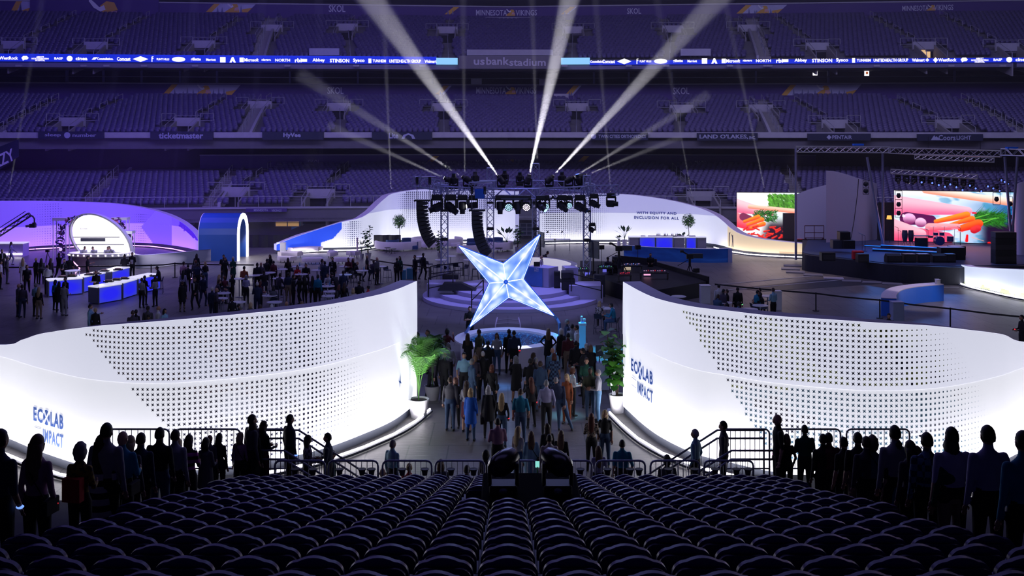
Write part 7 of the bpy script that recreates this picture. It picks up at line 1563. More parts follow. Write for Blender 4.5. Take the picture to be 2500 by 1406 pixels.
# one line per person: frame x, head-top y, turn, pose, sex+hair, clothes, extras | what singles the person out
PEOPLE = '''
1147 747 180 fold mkshort KKsp|man in black with folded arms standing behind the basin's left edge
1045 804 120 relax mbshort XKlp|man in a light floral shirt at the inner end of the left wall
1073 816 10 stand fklong KKlp|woman with long black hair beside the man in the floral shirt
1092 802 -30 phone1 fkcurly MKlp|person with bushy dark hair raising a phone left of the basin
1020 809 30 stand mkshort NKlp|dark-clothed person half hidden by the left wall's edge
1095 836 15 relax mgshort gKlp|man in a dark vest over grey sleeves left of the basin
1142 813 -10 front fblong KKlc|woman in black with long brown hair against the basin's left rim
1170 803 50 relax mkshort OHlp|man in an olive shirt and pale trousers looking left at the basin
1213 812 170 relax fblong gJlp|woman in a grey jumper and jeans facing the camera before the basin
1191 829 0 front mkshort KKlp|person in black seen from behind left of the woman in grey by the basin
1243 803 20 relax mkshort KKlp n|man in a dark suit before the middle of the basin
1255 806 10 relax mkshort NKlp R|man in a navy suit with a red-glowing wristband at the basin
1085 858 -30 relax mgbald KKlp n|bald man in a dark suit with a pale blue shirt by the palm
1133 859 180 relax mkshort CKsp|man in a pale blue shirt facing the camera left of centre
1179 856 20 stand mwthin KKlp|white-haired man in a dark blazer behind the man in denim
1152 875 -60 one mgshort JJlp|grey-haired man with glasses in a large dark denim shirt
1160 866 20 stand flcurly DKlp|curly light-brown-haired woman behind the man in denim
1201 889 -10 walk fabob KKlp s|brown-haired woman with a strapped bag left of the blue floor light
1260 868 20 hand fgbob KKld|woman in a black dress holding her hand to her head
1384 779 -80 relax mgshort NKlp n|grey-haired man in a blazer right of the star's leg
1397 790 -20 stand mkshort gKlp|dark-haired person in a pale shirt beside the sanitiser pillar
1408 793 90 front mkshort WKlp G|man in a white shirt with a green-glowing wristband
1370 802 30 stand fwcurly KKlc|white-haired woman in a long dark coat at the basin's right edge
1339 801 -10 hips fllong KKlc|long-haired woman in black with hands on hips before the basin
1387 812 10 stand mkshort MHlp|man in a maroon shirt and khaki trousers right of the basin
1406 831 5 stand mkshort KKlp|man in a black jacket below the one with the green wristband
1349 848 10 stand mwbald CKlp|bald man in a pale blue shirt right of centre
1353 861 0 stand fabob ZKsd|brown-haired woman in a patterned dress before the bald man
1302 860 -60 stand fblong KKlp|woman with glasses in dark clothes beside the black-jacketed man
1295 874 0 front mkshort KKlp|broad man in a black jacket at the centre of the crowd
1308 872 -20 stand mgshort GKlp|grey-haired man peeking over the black-jacketed man's shoulder
1319 880 -5 stand mbshort JJlp|man in a blue denim shirt in the centre of the crowd
1432 838 30 stand fwbob DKlp|pale-haired woman left of the small kiosk
1442 841 0 stand flbob KKlc|woman in a long black coat left of the small kiosk
1424 849 60 front mkshort KKlp|man with glasses in black in front of the pale-haired woman
1432 872 170 front mbshort EKlp|young man in a grey-green jacket facing the camera
1491 825 100 phone1 fklong KKlp|woman with long black hair behind the plant by the right wall
1462 737 -20 sit fylong XKlp|woman in a patterned top seated at the high table right of the stage
1499 741 70 sit mkcap TJlp|man in blue checks and a cap seated at the high table right of the stage
1099 919 -10 stand mbshort GJlp|man in a grey blazer and jeans at the left wall's inner end
1112 920 170 one fabob KKlp|red-haired woman in black facing the camera with a bottle in hand
1139 929 -15 front fblong gMlk|woman with long brown hair, grey jacket and burgundy skirt
1149 947 -15 relax fybob BJlc|woman with blond bob in a bright blue top and jeans
1192 941 5 relax fwbob KKlc c|grey-haired woman in black carrying a black handbag
1225 959 -10 relax fylong KJlp R|blond woman in a black jacket with a red-glowing wristband
1215 1020 10 front mkshort PKlp|man in a pink shirt standing before the follow spots
1055 862 -30 walk fblong DKlp|person walking behind the bright palm
1271 948 -8 relax mbshort TJsp|man in a blue polo shirt and jeans at the centre front
1297 920 25 hand falong KKlp R|brown-haired woman in black raising a red-lit wrist
1334 927 0 pocket mgshort LKlp|grey-haired man in a lilac shirt and black trousers seen from behind
1371 919 -5 lean mgthin NJlp|nearly bald man in a navy jacket leaning on one leg
1384 912 150 stand fybob UUlp|blond woman in rust trousers behind the leaning man
1398 896 -70 front facurly WKlp f|curly red-haired woman in white reading her phone
1441 896 170 front mkshort OJlp2|young man in an olive jacket and jeans right of centre
1461 901 80 front mgshort gjlp|older man in a grey fleece and pale jeans looking down
1477 1000 170 relax fybob KJsp|platinum-haired woman in a dark tee facing the camera
1444 1008 -10 front falong SKlp|woman with long auburn hair in a leopard-print top
1265 1040 -40 one fylong QJlp|girl with long fair hair in a tan coat behind the follow spots
1297 1052 0 relax fllong CGlc s|woman with long fair hair and a strapped bag between the follow spots
1336 1033 20 stand fblong KKlp|brunette woman in black behind the right follow spot
1341 1060 0 stand mkshort QKlp|person in a cream hooded top just behind the right follow spot
1370 1050 -15 stand fllong KJlp|long-haired woman in black right of the cream hood
1461 1088 10 relax fllong LKlp|woman with long greying hair in a lilac shirt at the barrier
1519 1073 -5 relax mkshort TKsp|man in a teal polo shirt at the barrier right of centre
1186 1100 -30 stand fkcurly DKlp2|dark-haired person half hidden by the left follow spot
958 1073 -40 relax mgshort CKlp B|grey-haired man in a pale blue shirt below the left wall
1076 1121 0 relax flbob GKlp|brown-haired woman behind the barrier left of the follow spots
999 1130 10 relax fybun RKsp|person with a blond bun in a red shirt behind the barrier
1140 1135 0 stand mkshort DKlp|short dark-haired person behind the barrier near the left follow spot
934 1142 0 stand mbbald DKlp|bald head showing above the barrier left of the man in pale blue
S809:25.4 1098 -60 relax mkshort EKlp|short person in dark green at the foot of the left stairs
S801:24.6 1056 90 front mkshort NKlp|young man in a navy blazer on the left stairs looking left
S751:24.3 1062 -60 front fbbob cKlp|woman in a checked shirt going down the left stairs
S707:24.0 1011 -50 stand mkshort DKlp B|man in a dark jumper at the top of the left stairs
A643 1027 -40 front fblong KMlp|woman with long dark hair just left of the left stairs
A614 1011 -50 stand mkshort GKlp|man at the rear of the left queue, tallest near the stairs
A617 1033 -20 stand fbcurly KKlp|curly-haired person in black in front of the rearmost man on the left
A630 1046 -30 stand fgbob DKlp|person with thick pale hair in the left queue by the stairs
S1698:25.0 1047 60 pocket mwshort CKlp|white-haired man in a pale blue shirt at the right stairs
S1767:24.0 1027 70 relax mkshort DKlp|man in dark clothes going down the right stairs, head bowed
1629 1112 10 stand mkcurly GKlp2|curly-haired child behind the barrier right of centre
A-2 1047 -20 relax mkshort NKsp B|man in a navy tee cut by the left edge of the picture
A90 1060 -12 relax fllong PKlp SR|woman with long fair hair in a mauve jacket and strapped bag
A195 1082 -10 front fgcurly yKlp k|woman in a mustard print jacket with a red bag
A246 1061 -5 relax fblong IKlc|woman with very long dark hair in a black and white striped jumper
A259 1032 -5 stand mkshort gKlp|tall man in a grey shirt behind the striped jumper
A298 1051 -12 front mgbald TKlp s|bald-headed person in a teal shirt in the left queue
A317 1063 -10 stand fylong DKlp|woman with long hair half hidden right of the teal shirt
A343 1056 -10 stand mbshort NKlp|short-haired person between the teal shirt and the black jacket
A389 1043 -10 relax mkshort KJlp|broad man with glasses in a black jacket in the left queue
A427 1048 -15 stand mkshort gKlp|man in a grey shirt behind the blond woman on the left
A433 1069 -8 stand fybob KKlp|blond woman in black in the left queue
A461 1061 -12 front fbbob VKlp|woman with a brown bob in a magenta and black striped top
A502 1068 -20 front fkbob GKlc|woman with a dark bob in a loose grey-blue blouse
A511 1066 -20 stand mgbald GKlp|grey-haired head behind the grey-blue blouse
A535 1057 -15 stand fklong KKlp|woman with long black hair and black top in the left queue
A586 1055 -15 relax fybob PKlp SB|blond-bobbed woman in a lilac-pink shirt with a thin strap
A1900 1010 90 stand mgbald KKsp M|bald man in black facing left at the end of the right queue
A1921 1062 10 relax flbob KKlp|woman with long fair-brown hair beside the bald man on the right
A1965 1037 8 front mkshort EKsp|broad man in a dark green shirt in the right queue
A2010 1059 10 stand mkshort KKlp|dark head showing behind the man in dark maroon
A2024 1056 8 relax mkshort MKlp|man in a dark maroon long-sleeved shirt in the right queue
A2060 1066 20 stand fkshort KKsp|short-haired person in a black tee in the right queue
A2095 1055 5 relax mkshort KHsp|man in a black polo and pale trousers in the right queue
A2116 1065 5 stand mbshort DKlp|head just visible between the black polo and the wavy-haired woman
A2131 1065 10 relax flcurly JKlp s|woman with wavy hair in a denim shirt with a tan bag
A2186 1038 5 stand mkshort gKlp|tall man in a grey-lilac shirt in the right queue
A2190 1071 8 relax fbbun KTsp|woman with hair pinned up in a black top and teal skirt
A2223 1075 15 stand fblong DKlp|woman's head behind the long red-haired woman
A2239 1089 5 relax falong KKlp r|woman with long reddish hair in a black jacket, right queue
A2264 1055 5 stand mkcap ZKlp|man in a dark cap and blue plaid shirt
A2325 1042 5 relax mkshort LKsp|man in a pale lilac tee in the right queue
A2323 1067 8 relax mkcurly EHlp|person with curly hair in a dark green jacket, right queue
A2413 1038 3 relax mkshort LKlp|big man in a lilac dress shirt nearest the camera on the right
A2500 1051 5 stand mkshort TKlp|person in teal cut by the right edge of the picture
27 590 -70 walk fblong LLlp|woman in a white jumpsuit walking on the violet floor
5 607 -140 front mgshort KKlp nl|grey-haired man in a dark suit with a lanyard at the far left
17 625 -60 relax mgshort GGlp|man in a grey suit at the far left
1 636 -60 stand mkshort WKsp|person in a white shirt cut by the left edge
56 629 20 stand fylong WWsp|long-haired woman all in white at the left
66 646 -160 walk mbshort KKsp|broad man in black walking towards the camera at the left
88 629 -20 relax fyshort KKsp|fair-haired woman in black, left of the dark-haired one in grey
101 630 10 relax fklong GKlp|woman with long black hair and a grey top at the left
116 646 30 front mbshort gKlp|man in a pale grey-blue shirt left of the buffet counters
124 630 -20 stand fblong DKlp|long-haired woman behind the man in pale grey-blue
144 617 -20 walk mkshort KKlp|tall man in black beside the left flower tower
157 632 170 front fbbun KKlp l|woman in black with a lanyard before the bulb-edged bar
170 624 10 stand mkshort KKsp|man in a black tee seen from behind near the oval bar
214 624 -60 point mkshort KKsp|man in black pointing right before the bulb-edged bar
235 659 170 tray mwthin KKlp t|white-haired waiter in black carrying a tray between buffet counters
45 692 -40 front mbbald GNlp|bald man in a dark jacket in the front left pair
54 694 20 step mkshort DNlp|man in dark grey with one leg out in the front left pair
87 691 -20 front mgshort CKlp G|man in a pale blue shirt with a green wrist light
95 700 -5 stand fylong KHlp|long-haired blond woman in a black top and tan trousers
135 683 -20 stand fkbob TKlp|woman in teal at the left end of the rear buffet counter
144 687 10 front fkbob KKlc R|person in black with a red light left of the grey suit
157 689 -20 front mkshort ggsp|man in a pale grey suit by the rear buffet counter
160 675 150 front mkshort KKlp|man in a black jacket behind the pale grey suit
220 742 -80 point mkshort Cjlp|man in a pale blue shirt pointing right above the left wall
233 751 5 stand fyshort KKlp|fair-haired woman in black beside the pointing man
D202:71.3 607 -140 bend mkshort WKlp|bartender in white bending over, leftmost of the four
D233:71.3 609 180 bend mkshort WKlp|bartender in a white jacket, second from the left
D261:71.3 608 -150 bend mkshort WKlp|bartender in a white jacket, third from the left
D280:71.4 606 150 bend mbshort WKlp|bartender in white leaning left, rightmost of the four
304 620 10 front mkshort KKlp|man in black seen from behind at the right end of the oval bar
323 615 170 front mkshort KKlp a|person in a blazer holding a white sheet by the oval bar
353 672 -20 front fkshort KKlp|woman in black between two people in pale grey at the buffet
346 678 -10 stand fbshort gKlp|person in a pale grey jacket, left of three at the buffet's right end
379 675 60 front fbbob gKlp|woman in a pale grey jacket facing left at the buffet's right end
389 650 100 sit mkshort KKlp|man in black leaning behind the buffet near the grey wave wall
324 757 10 stand mbshort DKlp|dark-haired head just above the left wall, leftmost of the group
332 755 -10 stand fkshort KKlp|dark head beside the leftmost one above the left wall
361 746 -5 stand mkshort GKlp|man in a dark grey jacket above the left wall's edge
363 765 5 stand fkbun yKlp|person in a dark print top in front of the grey-jacketed man
386 746 -60 stand mkbald WKlp|man in a white shirt turned right above the left wall
402 753 -120 stand fkbob CKlp|person in pale blue facing right above the left wall
480 619 0 stand fklong KKlp|woman with very long black hair in front of the wave wall
448 638 -20 stand mkshort PKlp|man in a mauve shirt left of the crowd
459 645 20 walk fkshort KKlp M|person in black with a pink-glowing wrist left of the crowd
447 659 0 stand fklong LKlp|black-haired woman in a pale top before the mauve shirt
445 686 0 stand fbshort KSlc|woman in a long patterned dress, foremost at the crowd's left
478 634 10 front mashort DKlp|brown-haired person behind the man in dark grey-blue
482 641 0 hips mkshort NKlp|man in dark grey-blue with his elbow out near the belt barrier
501 638 40 front fybob KJlp c|blond woman with a dark handbag left of the crowd
476 677 170 walk mbshort KKlp n|man in a black suit and pale blue shirt walking to the camera
496 670 -10 walk mkshort NNlp|man in a dark suit walking away beside the suited man
546 621 -170 front mkshort KKsp l|man in a black tee with a lanyard before the blue arch
550 628 -150 walk fashort KKlp|brown-haired woman in black beside the lanyard man
569 627 170 front fwcurly EElc|white curly-haired woman in a green dress before the blue arch
596 649 -10 front mkshort UKlp|man in a brown jacket on the pale floor by the arch
601 671 10 front fgbob LKlp|woman in a hooded mauve top seen from behind at a high table
628 641 10 relax mkshort KKlp|dark-suited man, left of two backs beside the brown jacket
637 640 -10 relax mkbald DKlp|balding man, right of two backs beside the brown jacket
659 621 160 relax fklong KKsp|woman with long black hair in black right of the arch
649 633 -20 sit mkshort KKlp|man in black seated at the lounge's left edge
668 636 20 stand fkshort MKlp|person in dark maroon near the green-lit wrist
535 670 -40 front fylong KKlp s|long-haired blond woman at the left tables
549 675 30 sit fashort MKlp R|red-haired person seated with a red-glowing light
566 668 150 front fklong KKlp a|woman with long dark hair in black holding a plate
529 684 -60 sit mbshort DKlp|dark-jacketed man seated left of the small tables
518 700 -20 relax mwshort NNlp|white-haired man in a navy suit at the small tables
528 702 -70 front mbbald DKlp|balding man facing the one in the navy suit
567 724 20 stand fkbun KKlp|woman in black crouched with her back to the camera at the tables
628 688 10 fold mwshort NNlp|white-haired man in a navy blazer in the middle of the left crowd
635 686 -40 front fabob MKlp|woman in dark red facing the navy blazer
583 741 -60 front fkshort KKlp|woman in dark clothes low by the left wall's edge
589 745 40 front fgshort LKlp|person in a pale lilac top by the left wall's edge
612 738 -20 relax fybob GKlp|blond long-haired woman low by the left wall's edge
635 743 0 stand mbshort BKsp B|man in a bright blue tee low by the left wall's edge
663 743 -10 stand fwbob gKlp|grey-haired woman low by the left wall, beside a round table
645 660 20 sit mkshort KKlp|man in black between the tables left of the green wrist light
680 668 -30 sit mkshort DKlp g|dark-clothed man with a green light in the left crowd
668 700 20 sit fkbob GKlp|woman in grey seated at the glass-laden table
703 629 20 front fblong KKlp|long-haired woman in black in front of the cream bench
727 648 180 sit fblong RKlp r|woman in a bright red dress seated at a red-lit table
747 643 -170 sit mkshort KKlp|dark-suited man at the red-lit table
786 632 -60 stand mkshort GGlp|man in grey facing right by the cream benches
793 637 30 stand mkshort NNlp|man in a dark suit facing the man in grey
812 627 170 relax mkshort KKlp l|tall man in black with a lanyard at the back of the crowd
852 629 170 sit mkshort MKlp|person in maroon seated before the cream bench
861 631 -160 sit fblong KKlp|dark-haired woman beside the person in maroon
868 640 -60 sit fyshort KKlp|fair-haired woman in black seated at a cyan-lit table
896 623 -60 walk fyshort KKsp|woman in black striding right past the leafy plant
910 636 -20 sit fbshort DKlp|woman in dark grey seated left of the violet-edged table
920 627 -120 stand mkbald GKlp|bald man in a grey shirt behind the violet-edged table
704 664 -10 relax mkshort NHlp|man in a dark blue jacket and pale trousers, left of four in a row
716 670 -60 stand mkshort KKlp|man in a dark suit, second of the four in a row
731 671 60 walk fbbob KKlp g|woman in black, third of the four in a row
744 672 20 walk fklong KKlp|slim woman in black, rightmost of the four in a row
776 670 -20 stand mkshort TKlp2|man in a dark teal top standing tall in the crowd
763 673 20 stand fklong DKlp|long-haired woman left of the dark teal top
804 667 150 sit mkshort WKlp|man in white leaning over the crowded table
823 666 50 bend mkshort KKlp|man in black reaching left over the crowded table
838 660 20 relax mkshort NNlp|man in a navy suit right of the crowded table
841 689 -10 relax fblong KKlp B|woman in black with a blue-glowing wrist near the wall's edge
877 685 0 relax mkshort KKlp|broad man in black near the right end of the left crowd
862 703 20 stand fybob QKlp|blond woman in a pale collar above the left wall's edge
899 697 60 one fkbun RKlp|person in a red shirt above the left wall's inner part
824 697 -30 sit falong KKlp|brown-haired woman seated just above the left wall's edge
822 711 0 stand fklong LKlp|long-haired woman in a pale lilac shirt above the left wall
699 735 -30 stand mgbald KKlp|grey-haired man in black above the left wall's edge
711 738 30 stand mkshort KKlp|dark-haired person beside the grey-haired man above the left wall
737 735 -30 stand fllong DKlp|long-haired woman above the left wall, facing right
969 629 -20 relax fkshort KKlp|woman in black, left of the pair beside the pale bins
976 625 160 relax fklong EKlp|long-haired woman in dark green, right of the pair beside the pale bins
1013 622 130 relax mkshort KKlp|man in black pulling the belt behind the left ramp
1033 617 -40 step mkshort KKlp|man in black striding right behind the left ramp
D1323:68 617 -60 bend mkshort KKlp|man in dark clothes stooping behind the stage desk
D1588:66.5 642 170 front mkshort KKlp|operator in black standing at the consoles
D1484:64.5 657 20 stand mkshort DKlp|crew member in dark maroon at the green-lit console
D1497:63.5 660 5 stand mkshort KKlp|crew member with a cap of blue light in the control area
1755 693 10 stand mkshort WKlp|person in a white shirt, leftmost of the right-hand table group
1766 705 -60 stand mkshort DKlp|dark-clothed man right of the white shirt at the tables
1775 706 60 stand fbshort KKlp|woman in black facing the dark-clothed man at the right-hand tables
1801 700 0 stand mkshort KKlp G|man in black with a green light at the right-hand tables
1750 720 -40 sit mbshort JKlp r|person with a red light seated at the leftmost right-hand table
1775 738 10 stand fkshort KKlp|head of a dark-haired person just above the right wall
1803 736 -20 stand mkshort ZKlp|person in blue plaid just above the right wall
1844 709 -80 sit mkshort TKlp|man in teal seated right of the middle right-hand table
1855 702 80 front mkshort KKlp|man in black facing the man in teal
1862 715 60 sit fkshort KKlp|person in black seated beside the man facing the teal shirt
1888 702 30 front mbshort CKlp|man in a pale blue shirt by the right pale pedestal
2170 764 170 stand mkshort KKlp n|man in a dark jacket peering over the right wall by the blue counter
2495 768 90 front mkshort KKlp R|person in dark clothes with a red light at the right edge
'''
# ================================================================ people
PAL = dict(K=(.012, .012, .017), N=(.02, .03, .075), G=(.09, .09, .11), g=(.30, .30, .35), W=(.62, .62, .68), L=(.34, .32, .52), B=(.015, .12, .6), T=(.015, .20, .34), C=(.22, .42, .58), M=(.11, .02, .035), R=(.5, .02, .03), P=(.33, .17, .27), O=(.06, .07, .045),
           Y=(.22, .14, .03), F=(.45, .05, .36), E=(.012, .07, .05), J=(.04, .08, .17), j=(.12, .26, .45), H=(.26, .19, .14), U=(.30, .08, .03), D=(.05, .04, .07), Q=(.45, .38, .38))
HC = dict(k=(.012, .010, .012), b=(.045, .025, .018), a=(.11, .03, .02), l=(.15, .09, .055), y=(.42, .30, .16), w=(.50, .48, .50), g=(.20, .20, .22))
SK = [mat('skin_light', (.50, .28, .21), .5, nz=.04), mat('skin_tan', (.36, .19, .13), .5, nz=.04), mat('skin_deep', (.11, .055, .04), .5, nz=.04)]
EYE = mat('eye_dark', (.02, .015, .015), .3)
def cloth(k):
    if k in PAL: return mat('cloth_'+{'g': 'lightgrey', 'j': 'palejeans'}.get(k, k), PAL[k], .8, nz=.18, ns=9)
    n = {'X': ('floral', (.45, .4, .42), (.05, .04, .05), 14), 'S': ('leopard', (.35, .27, .2), (.03, .02, .02), 22), 'Z': ('plaid', (.10, .18, .34), (.02, .03, .08), 12), 'I': ('striped', (.6, .58, .6), (.015, .015, .02), 3.2), 'V': ('magenta_stripes', (.5, .06, .4), (.015, .015, .02), 4), 'y': ('mustard_print', (.30, .20, .03), (.05, .03, .02), 18), 'c': ('checked', (.4, .33, .36), (.10, .08, .1), 14)}[k]
    nm = 'cloth_'+n[0]
    if nm in MATS: return MATS[nm]
    m = mat(nm, n[1], .8); nt = m.node_tree; b = nt.nodes['Principled BSDF']; tc = nt.nodes.new('ShaderNodeTexCoord'); cr = nt.nodes.new('ShaderNodeValToRGB'); cr.color_ramp.interpolation = 'CONSTANT'; cr.color_ramp.elements[0].color = (*n[2], 1); cr.color_ramp.elements[1].color = (*n[1], 1); cr.color_ramp.elements[1].position = .5
    if k in 'IV': t = nt.nodes.new('ShaderNodeTexWave'); t.bands_direction = 'Z'; t.inputs['Scale'].default_value = n[3]*.55
    elif k in 'Zc': t = nt.nodes.new('ShaderNodeTexChecker'); t.inputs['Scale'].default_value = n[3]
    else: t = nt.nodes.new('ShaderNodeTexNoise'); t.inputs['Scale'].default_value = n[3]
    nt.links.new(tc.outputs['Object'], t.inputs['Vector']); nt.links.new(t.outputs['Fac' if k not in 'Zc' else 'Fac'], cr.inputs[0]); nt.links.new(cr.outputs[0], b.inputs['Base Color']); return m
# arm poses: (elbow, wrist) from the shoulder for the right arm (x outwards); legs: (hip->knee, knee->ankle)
ARM = {'d': ((.05, -.02, -.285), (.015, .06, -.26)), 'f': ((.06, .02, -.28), (-.10, .23, -.02)), 'x': ((.06, .06, -.27), (-.27, .14, .05)), 'h': ((.19, -.06, -.22), (-.13, .10, -.15)), 'u': ((.06, .17, -.20), (-.10, .12, .24)), 'p': ((.08, -.05, -.28), (-.02, .10, -.19)),
       'o': ((.16, .12, -.2), (.08, .24, .03)), 'b': ((.05, -.10, -.27), (.0, -.04, -.26)), 'w': ((.05, .12, -.26), (-.02, .18, -.17)), 't': ((.05, .10, -.27), (-.05, .26, .04))}
POSE = {'stand': 'dds', 'front': 'ffs', 'fold': 'xxs', 'hips': 'hhs', 'phone': 'uus', 'phone1': 'duw', 'pocket': 'pps', 'walk': 'wba', 'tray': 'ffs', 'point': 'ods', 'bend': 'ffb', 'sit': 'tti', 'relax': 'dps', 'one': 'fds', 'step': 'dda', 'lean': 'dbl', 'hand': 'udw'}
PCACHE = {}
def headmesh(mb, c, sc=1.):
    n, m = 14, 10; rows = []
    for i in range(m+1):
        v = -math.pi/2+math.pi*i/m; v = max(-1.45, min(1.45, v)); row = []
        for j in range(n):
            u = 2*math.pi*j/n; x, y, z = math.cos(v)*math.cos(u), math.cos(v)*math.sin(u), math.sin(v)
            rx, ry, rz = .073, .093, .118
            if z < 0: rx *= 1+z*.28; ry *= 1+z*.12
            fr = max(0, y)**3; yy = y*ry
            if abs(x) < .25 and -.42 < z < .1: yy += fr*.022           # nose
            if .2 < abs(x) < .6 and -.02 < z < .25: yy -= fr*.010      # eye sockets
            if z < -.7: yy += max(0, y)*.012
            row.append((c[0]+x*rx*sc, c[1]+yy*sc, c[2]+z*rz*sc))
        rows.append(row)
    mb.loft(rows, 0)
    for s in (-1, 1):
        mb.ell((c[0]+s*.074*sc, c[1]-.005, c[2]-.005), (.012, .02, .03), 0, 6, 5); mb.ell((c[0]+s*.030*sc, c[1]+.083*sc, c[2]+.012), (.012, .006, .007), 5, 6, 4)
    mb.ell((c[0], c[1]+.083*sc, c[2]-.058), (.022, .006, .006), 5, 6, 4)
def hand(mb, w, d, side, fwd):
    d = d.normalized(); s = side.normalized(); nrm = d.cross(s).normalized(); p = w+d*.045
    M = Matrix((s, nrm, d)).transposed(); mb.ell(p, (.042, .018, .052), 0, 8, 5, M)
    for k, L_ in enumerate((.066, .075, .07, .055)):
        o = p+d*.036+s*(.030-.020*k); c1 = d*.9+fwd*.25; c2 = d*.55+fwd*.75
        mb.tube([o, o+c1.normalized()*L_*.5, o+c1.normalized()*L_*.5+c2.normalized()*L_*.5], [.0095, .009, .0065], 0, 4)
    o = p+s*.036-d*.015; q = o+(s*.6+d*.7+fwd*.3).normalized()*.035; mb.tube([o, q, q+(d+fwd*.4).normalized()*.03], [.011, .010, .007], 0, 4)
def make_body(sex, pose, kind):
    key = (sex, pose, kind)
    if key in PCACHE: return PCACHE[key]
    la, ra, lg = POSE[pose]; f = sex == 'f'; V = Vector; sit = lg == 'i'
    hz = .93 if not sit else .84; lean = .0; lx = 0.
    if lg == 'b': lean = .22
    if lg == 'l': lx = -.16
    if sit: lean = .06
    pel = V((0, 0, hz)); 
    def T_(z, x=0, y=0):                                  # torso point with lean
        t = (z-.93)/.6; return V((x+lx*t, y+lean*t*t*1.2+lean*.4*t, z-.93+hz-lean*.25*t*t))
    caps = []                                              # (a, b, ra, rb, region)
    def cp(a, b, r1, r2, k): caps.append((V(a), V(b), r1, r2, k))
    tw = .158 if not f else .138; cw = .182 if not f else .152
    legs = []
    for s in (-1, 1):
        h = pel+V((s*.09, 0, -.03))
        if sit: kn = h+V((s*.06, .40, -.03)); an = kn+V((0, -.02 if s < 0 else .06, -.40))
        elif lg == 'a': kn = h+V((s*.01, .13*s*1.0+.05, -.43)); an = kn+V((0, -.10 if s > 0 else -.22, -.40 if s > 0 else -.35)); an = V((an.x, an.y, max(an.z, .08)))
        elif lg == 'w': kn = h+V((s*.03, .03*s, -.43)); an = kn+V((s*.03, -.02, -.39))
        elif lg == 'l': kn = h+V((s*.05+.05, .03, -.43)); an = kn+V((s*.07+.08, -.03, -.39))
        else: kn = h+V((s*.015, .015, -.43)); an = V((kn.x+s*.01, -.01, .08))
        legs.append((h, kn, an)); thick = 1.0 if not f else .96
        cp(h, kn, .098*thick, .066, 2); cp(kn, an, .062, .046, 6); cp(an+V((0, -.03, -.035)), an+V((0, .13, -.05)), .042, .034, 3)
    tors = [(T_(.90), .16, .115), (T_(1.0), tw+.015, .11), (T_(1.10), tw-(.015 if f else 0), .098), (T_(1.25), cw, .112), (T_(1.36), cw+.005, .112), (T_(1.42), cw-.045, .088), (T_(1.475), .07, .058)]
    sh = .178 if not f else .152; arms = []
    for s, a in ((-1, la), (1, ra)):
        S_ = T_(1.39, s*sh); e, w = ARM[a]; el = S_+V((e[0]*s, e[1], e[2])); wr = el+V((w[0]*s, w[1], w[2])); arms.append((s, S_, el, wr))
        cp(S_, el, .056 if not f else .049, .044 if not f else .039, 1); cp(el, wr, .040, .030, 4)
    neck = T_(1.49); hd = T_(1.612, 0, .015 if not f else .01); cp(T_(1.45), hd-V((0, .01, .05)), .062 if not f else .052, .054 if not f else .046, 0)
    # ---- closed shells of the union, then remesh into one skin
    mb = MB()
    ring = lambda c, rx, ry, n=14: [(c.x+rx*math.cos(2*math.pi*j/n), c.y+ry*math.sin(2*math.pi*j/n), c.z) for j in range(n)]
    mb.loft([ring(c, rx, ry) for c, rx, ry in tors])
    if kind in 'kdc':
        hem = {'k': .52, 'd': .45, 'c': .58}[kind]; z0 = {'k': 1.06, 'd': 1.2, 'c': 1.3}[kind]; fl = {'k': .20, 'd': .22, 'c': .21}[kind]
        if kind == 'd' and pose == 'step': hem = .14
        if not sit: mb.loft([ring(T_(z0-(z0-hem)*t, 0, .0), (tw+.02)*(1-t)+fl*t, .115*(1-t)+(fl-.03)*t) for t in (0, .3, .6, 1)])
    for a, b, r1, r2, k in caps:
        d = (b-a); mb.bar(a, b, r1, 0, 10, r2); mb.ell(a, (r1,)*3, 0, 10, 6); mb.ell(b, (r2,)*3, 0, 10, 6)
    me = bpy.data.meshes.new('raw'); me.from_pydata(mb.v, [], mb.f); ob = bpy.data.objects.new('raw', me); COL.objects.link(ob)
    md = ob.modifiers.new('r', 'REMESH'); md.mode = 'VOXEL'; md.voxel_size = .021; md.use_smooth_shade = True; sm = ob.modifiers.new('s', 'SMOOTH'); sm.iterations = 2; sm.factor = .5
    dg = bpy.context.evaluated_depsgraph_get(); ev = bpy.data.meshes.new_from_object(ob.evaluated_get(dg)); bpy.data.objects.remove(ob); bpy.data.meshes.remove(me)
    n = len(ev.vertices); co = np.empty(n*3, np.float32); ev.vertices.foreach_get('co', co); co = co.reshape(-1, 3)
    fc = [tuple(p.vertices) for p in ev.polygons]; cen = np.array([co[list(q)].mean(0) for q in fc])
    best = np.full(len(cen), 1e9); reg = np.full(len(cen), 1)
    segs = caps+[(T_(1.02), T_(1.42), .13, .13, 1), (T_(.88), T_(.97), .16, .15, 2)]
    if kind in 'kdc' and not sit: segs.append((T_(.6), T_(.95), .2, .16, {'k': 2, 'd': 1, 'c': 1}[kind]))
    for a, b, r1, r2, k in segs:
        d = np.array(b-a); L2 = float(d@d)+1e-9; t = np.clip(((cen-np.array(a))@d)/L2, 0, 1); q = np.linalg.norm(cen-np.array(a)-t[:, None]*d, axis=1)-(r1+(r2-r1)*t)
        mk = q < best; best[mk] = q[mk]; reg[mk] = k
    if kind in 'kdc' and not sit: low = cen[:, 2] > hem+.01; reg[low & (np.isin(reg, (2, 6)))] = {'k': 2, 'd': 1, 'c': 1}[kind]
    out = MB(); out.v = [tuple(v) for v in co]; out.f = fc; out.m = list(map(int, reg)); bpy.data.meshes.remove(ev)
    headmesh(out, hd, 1.0 if not f else .96)
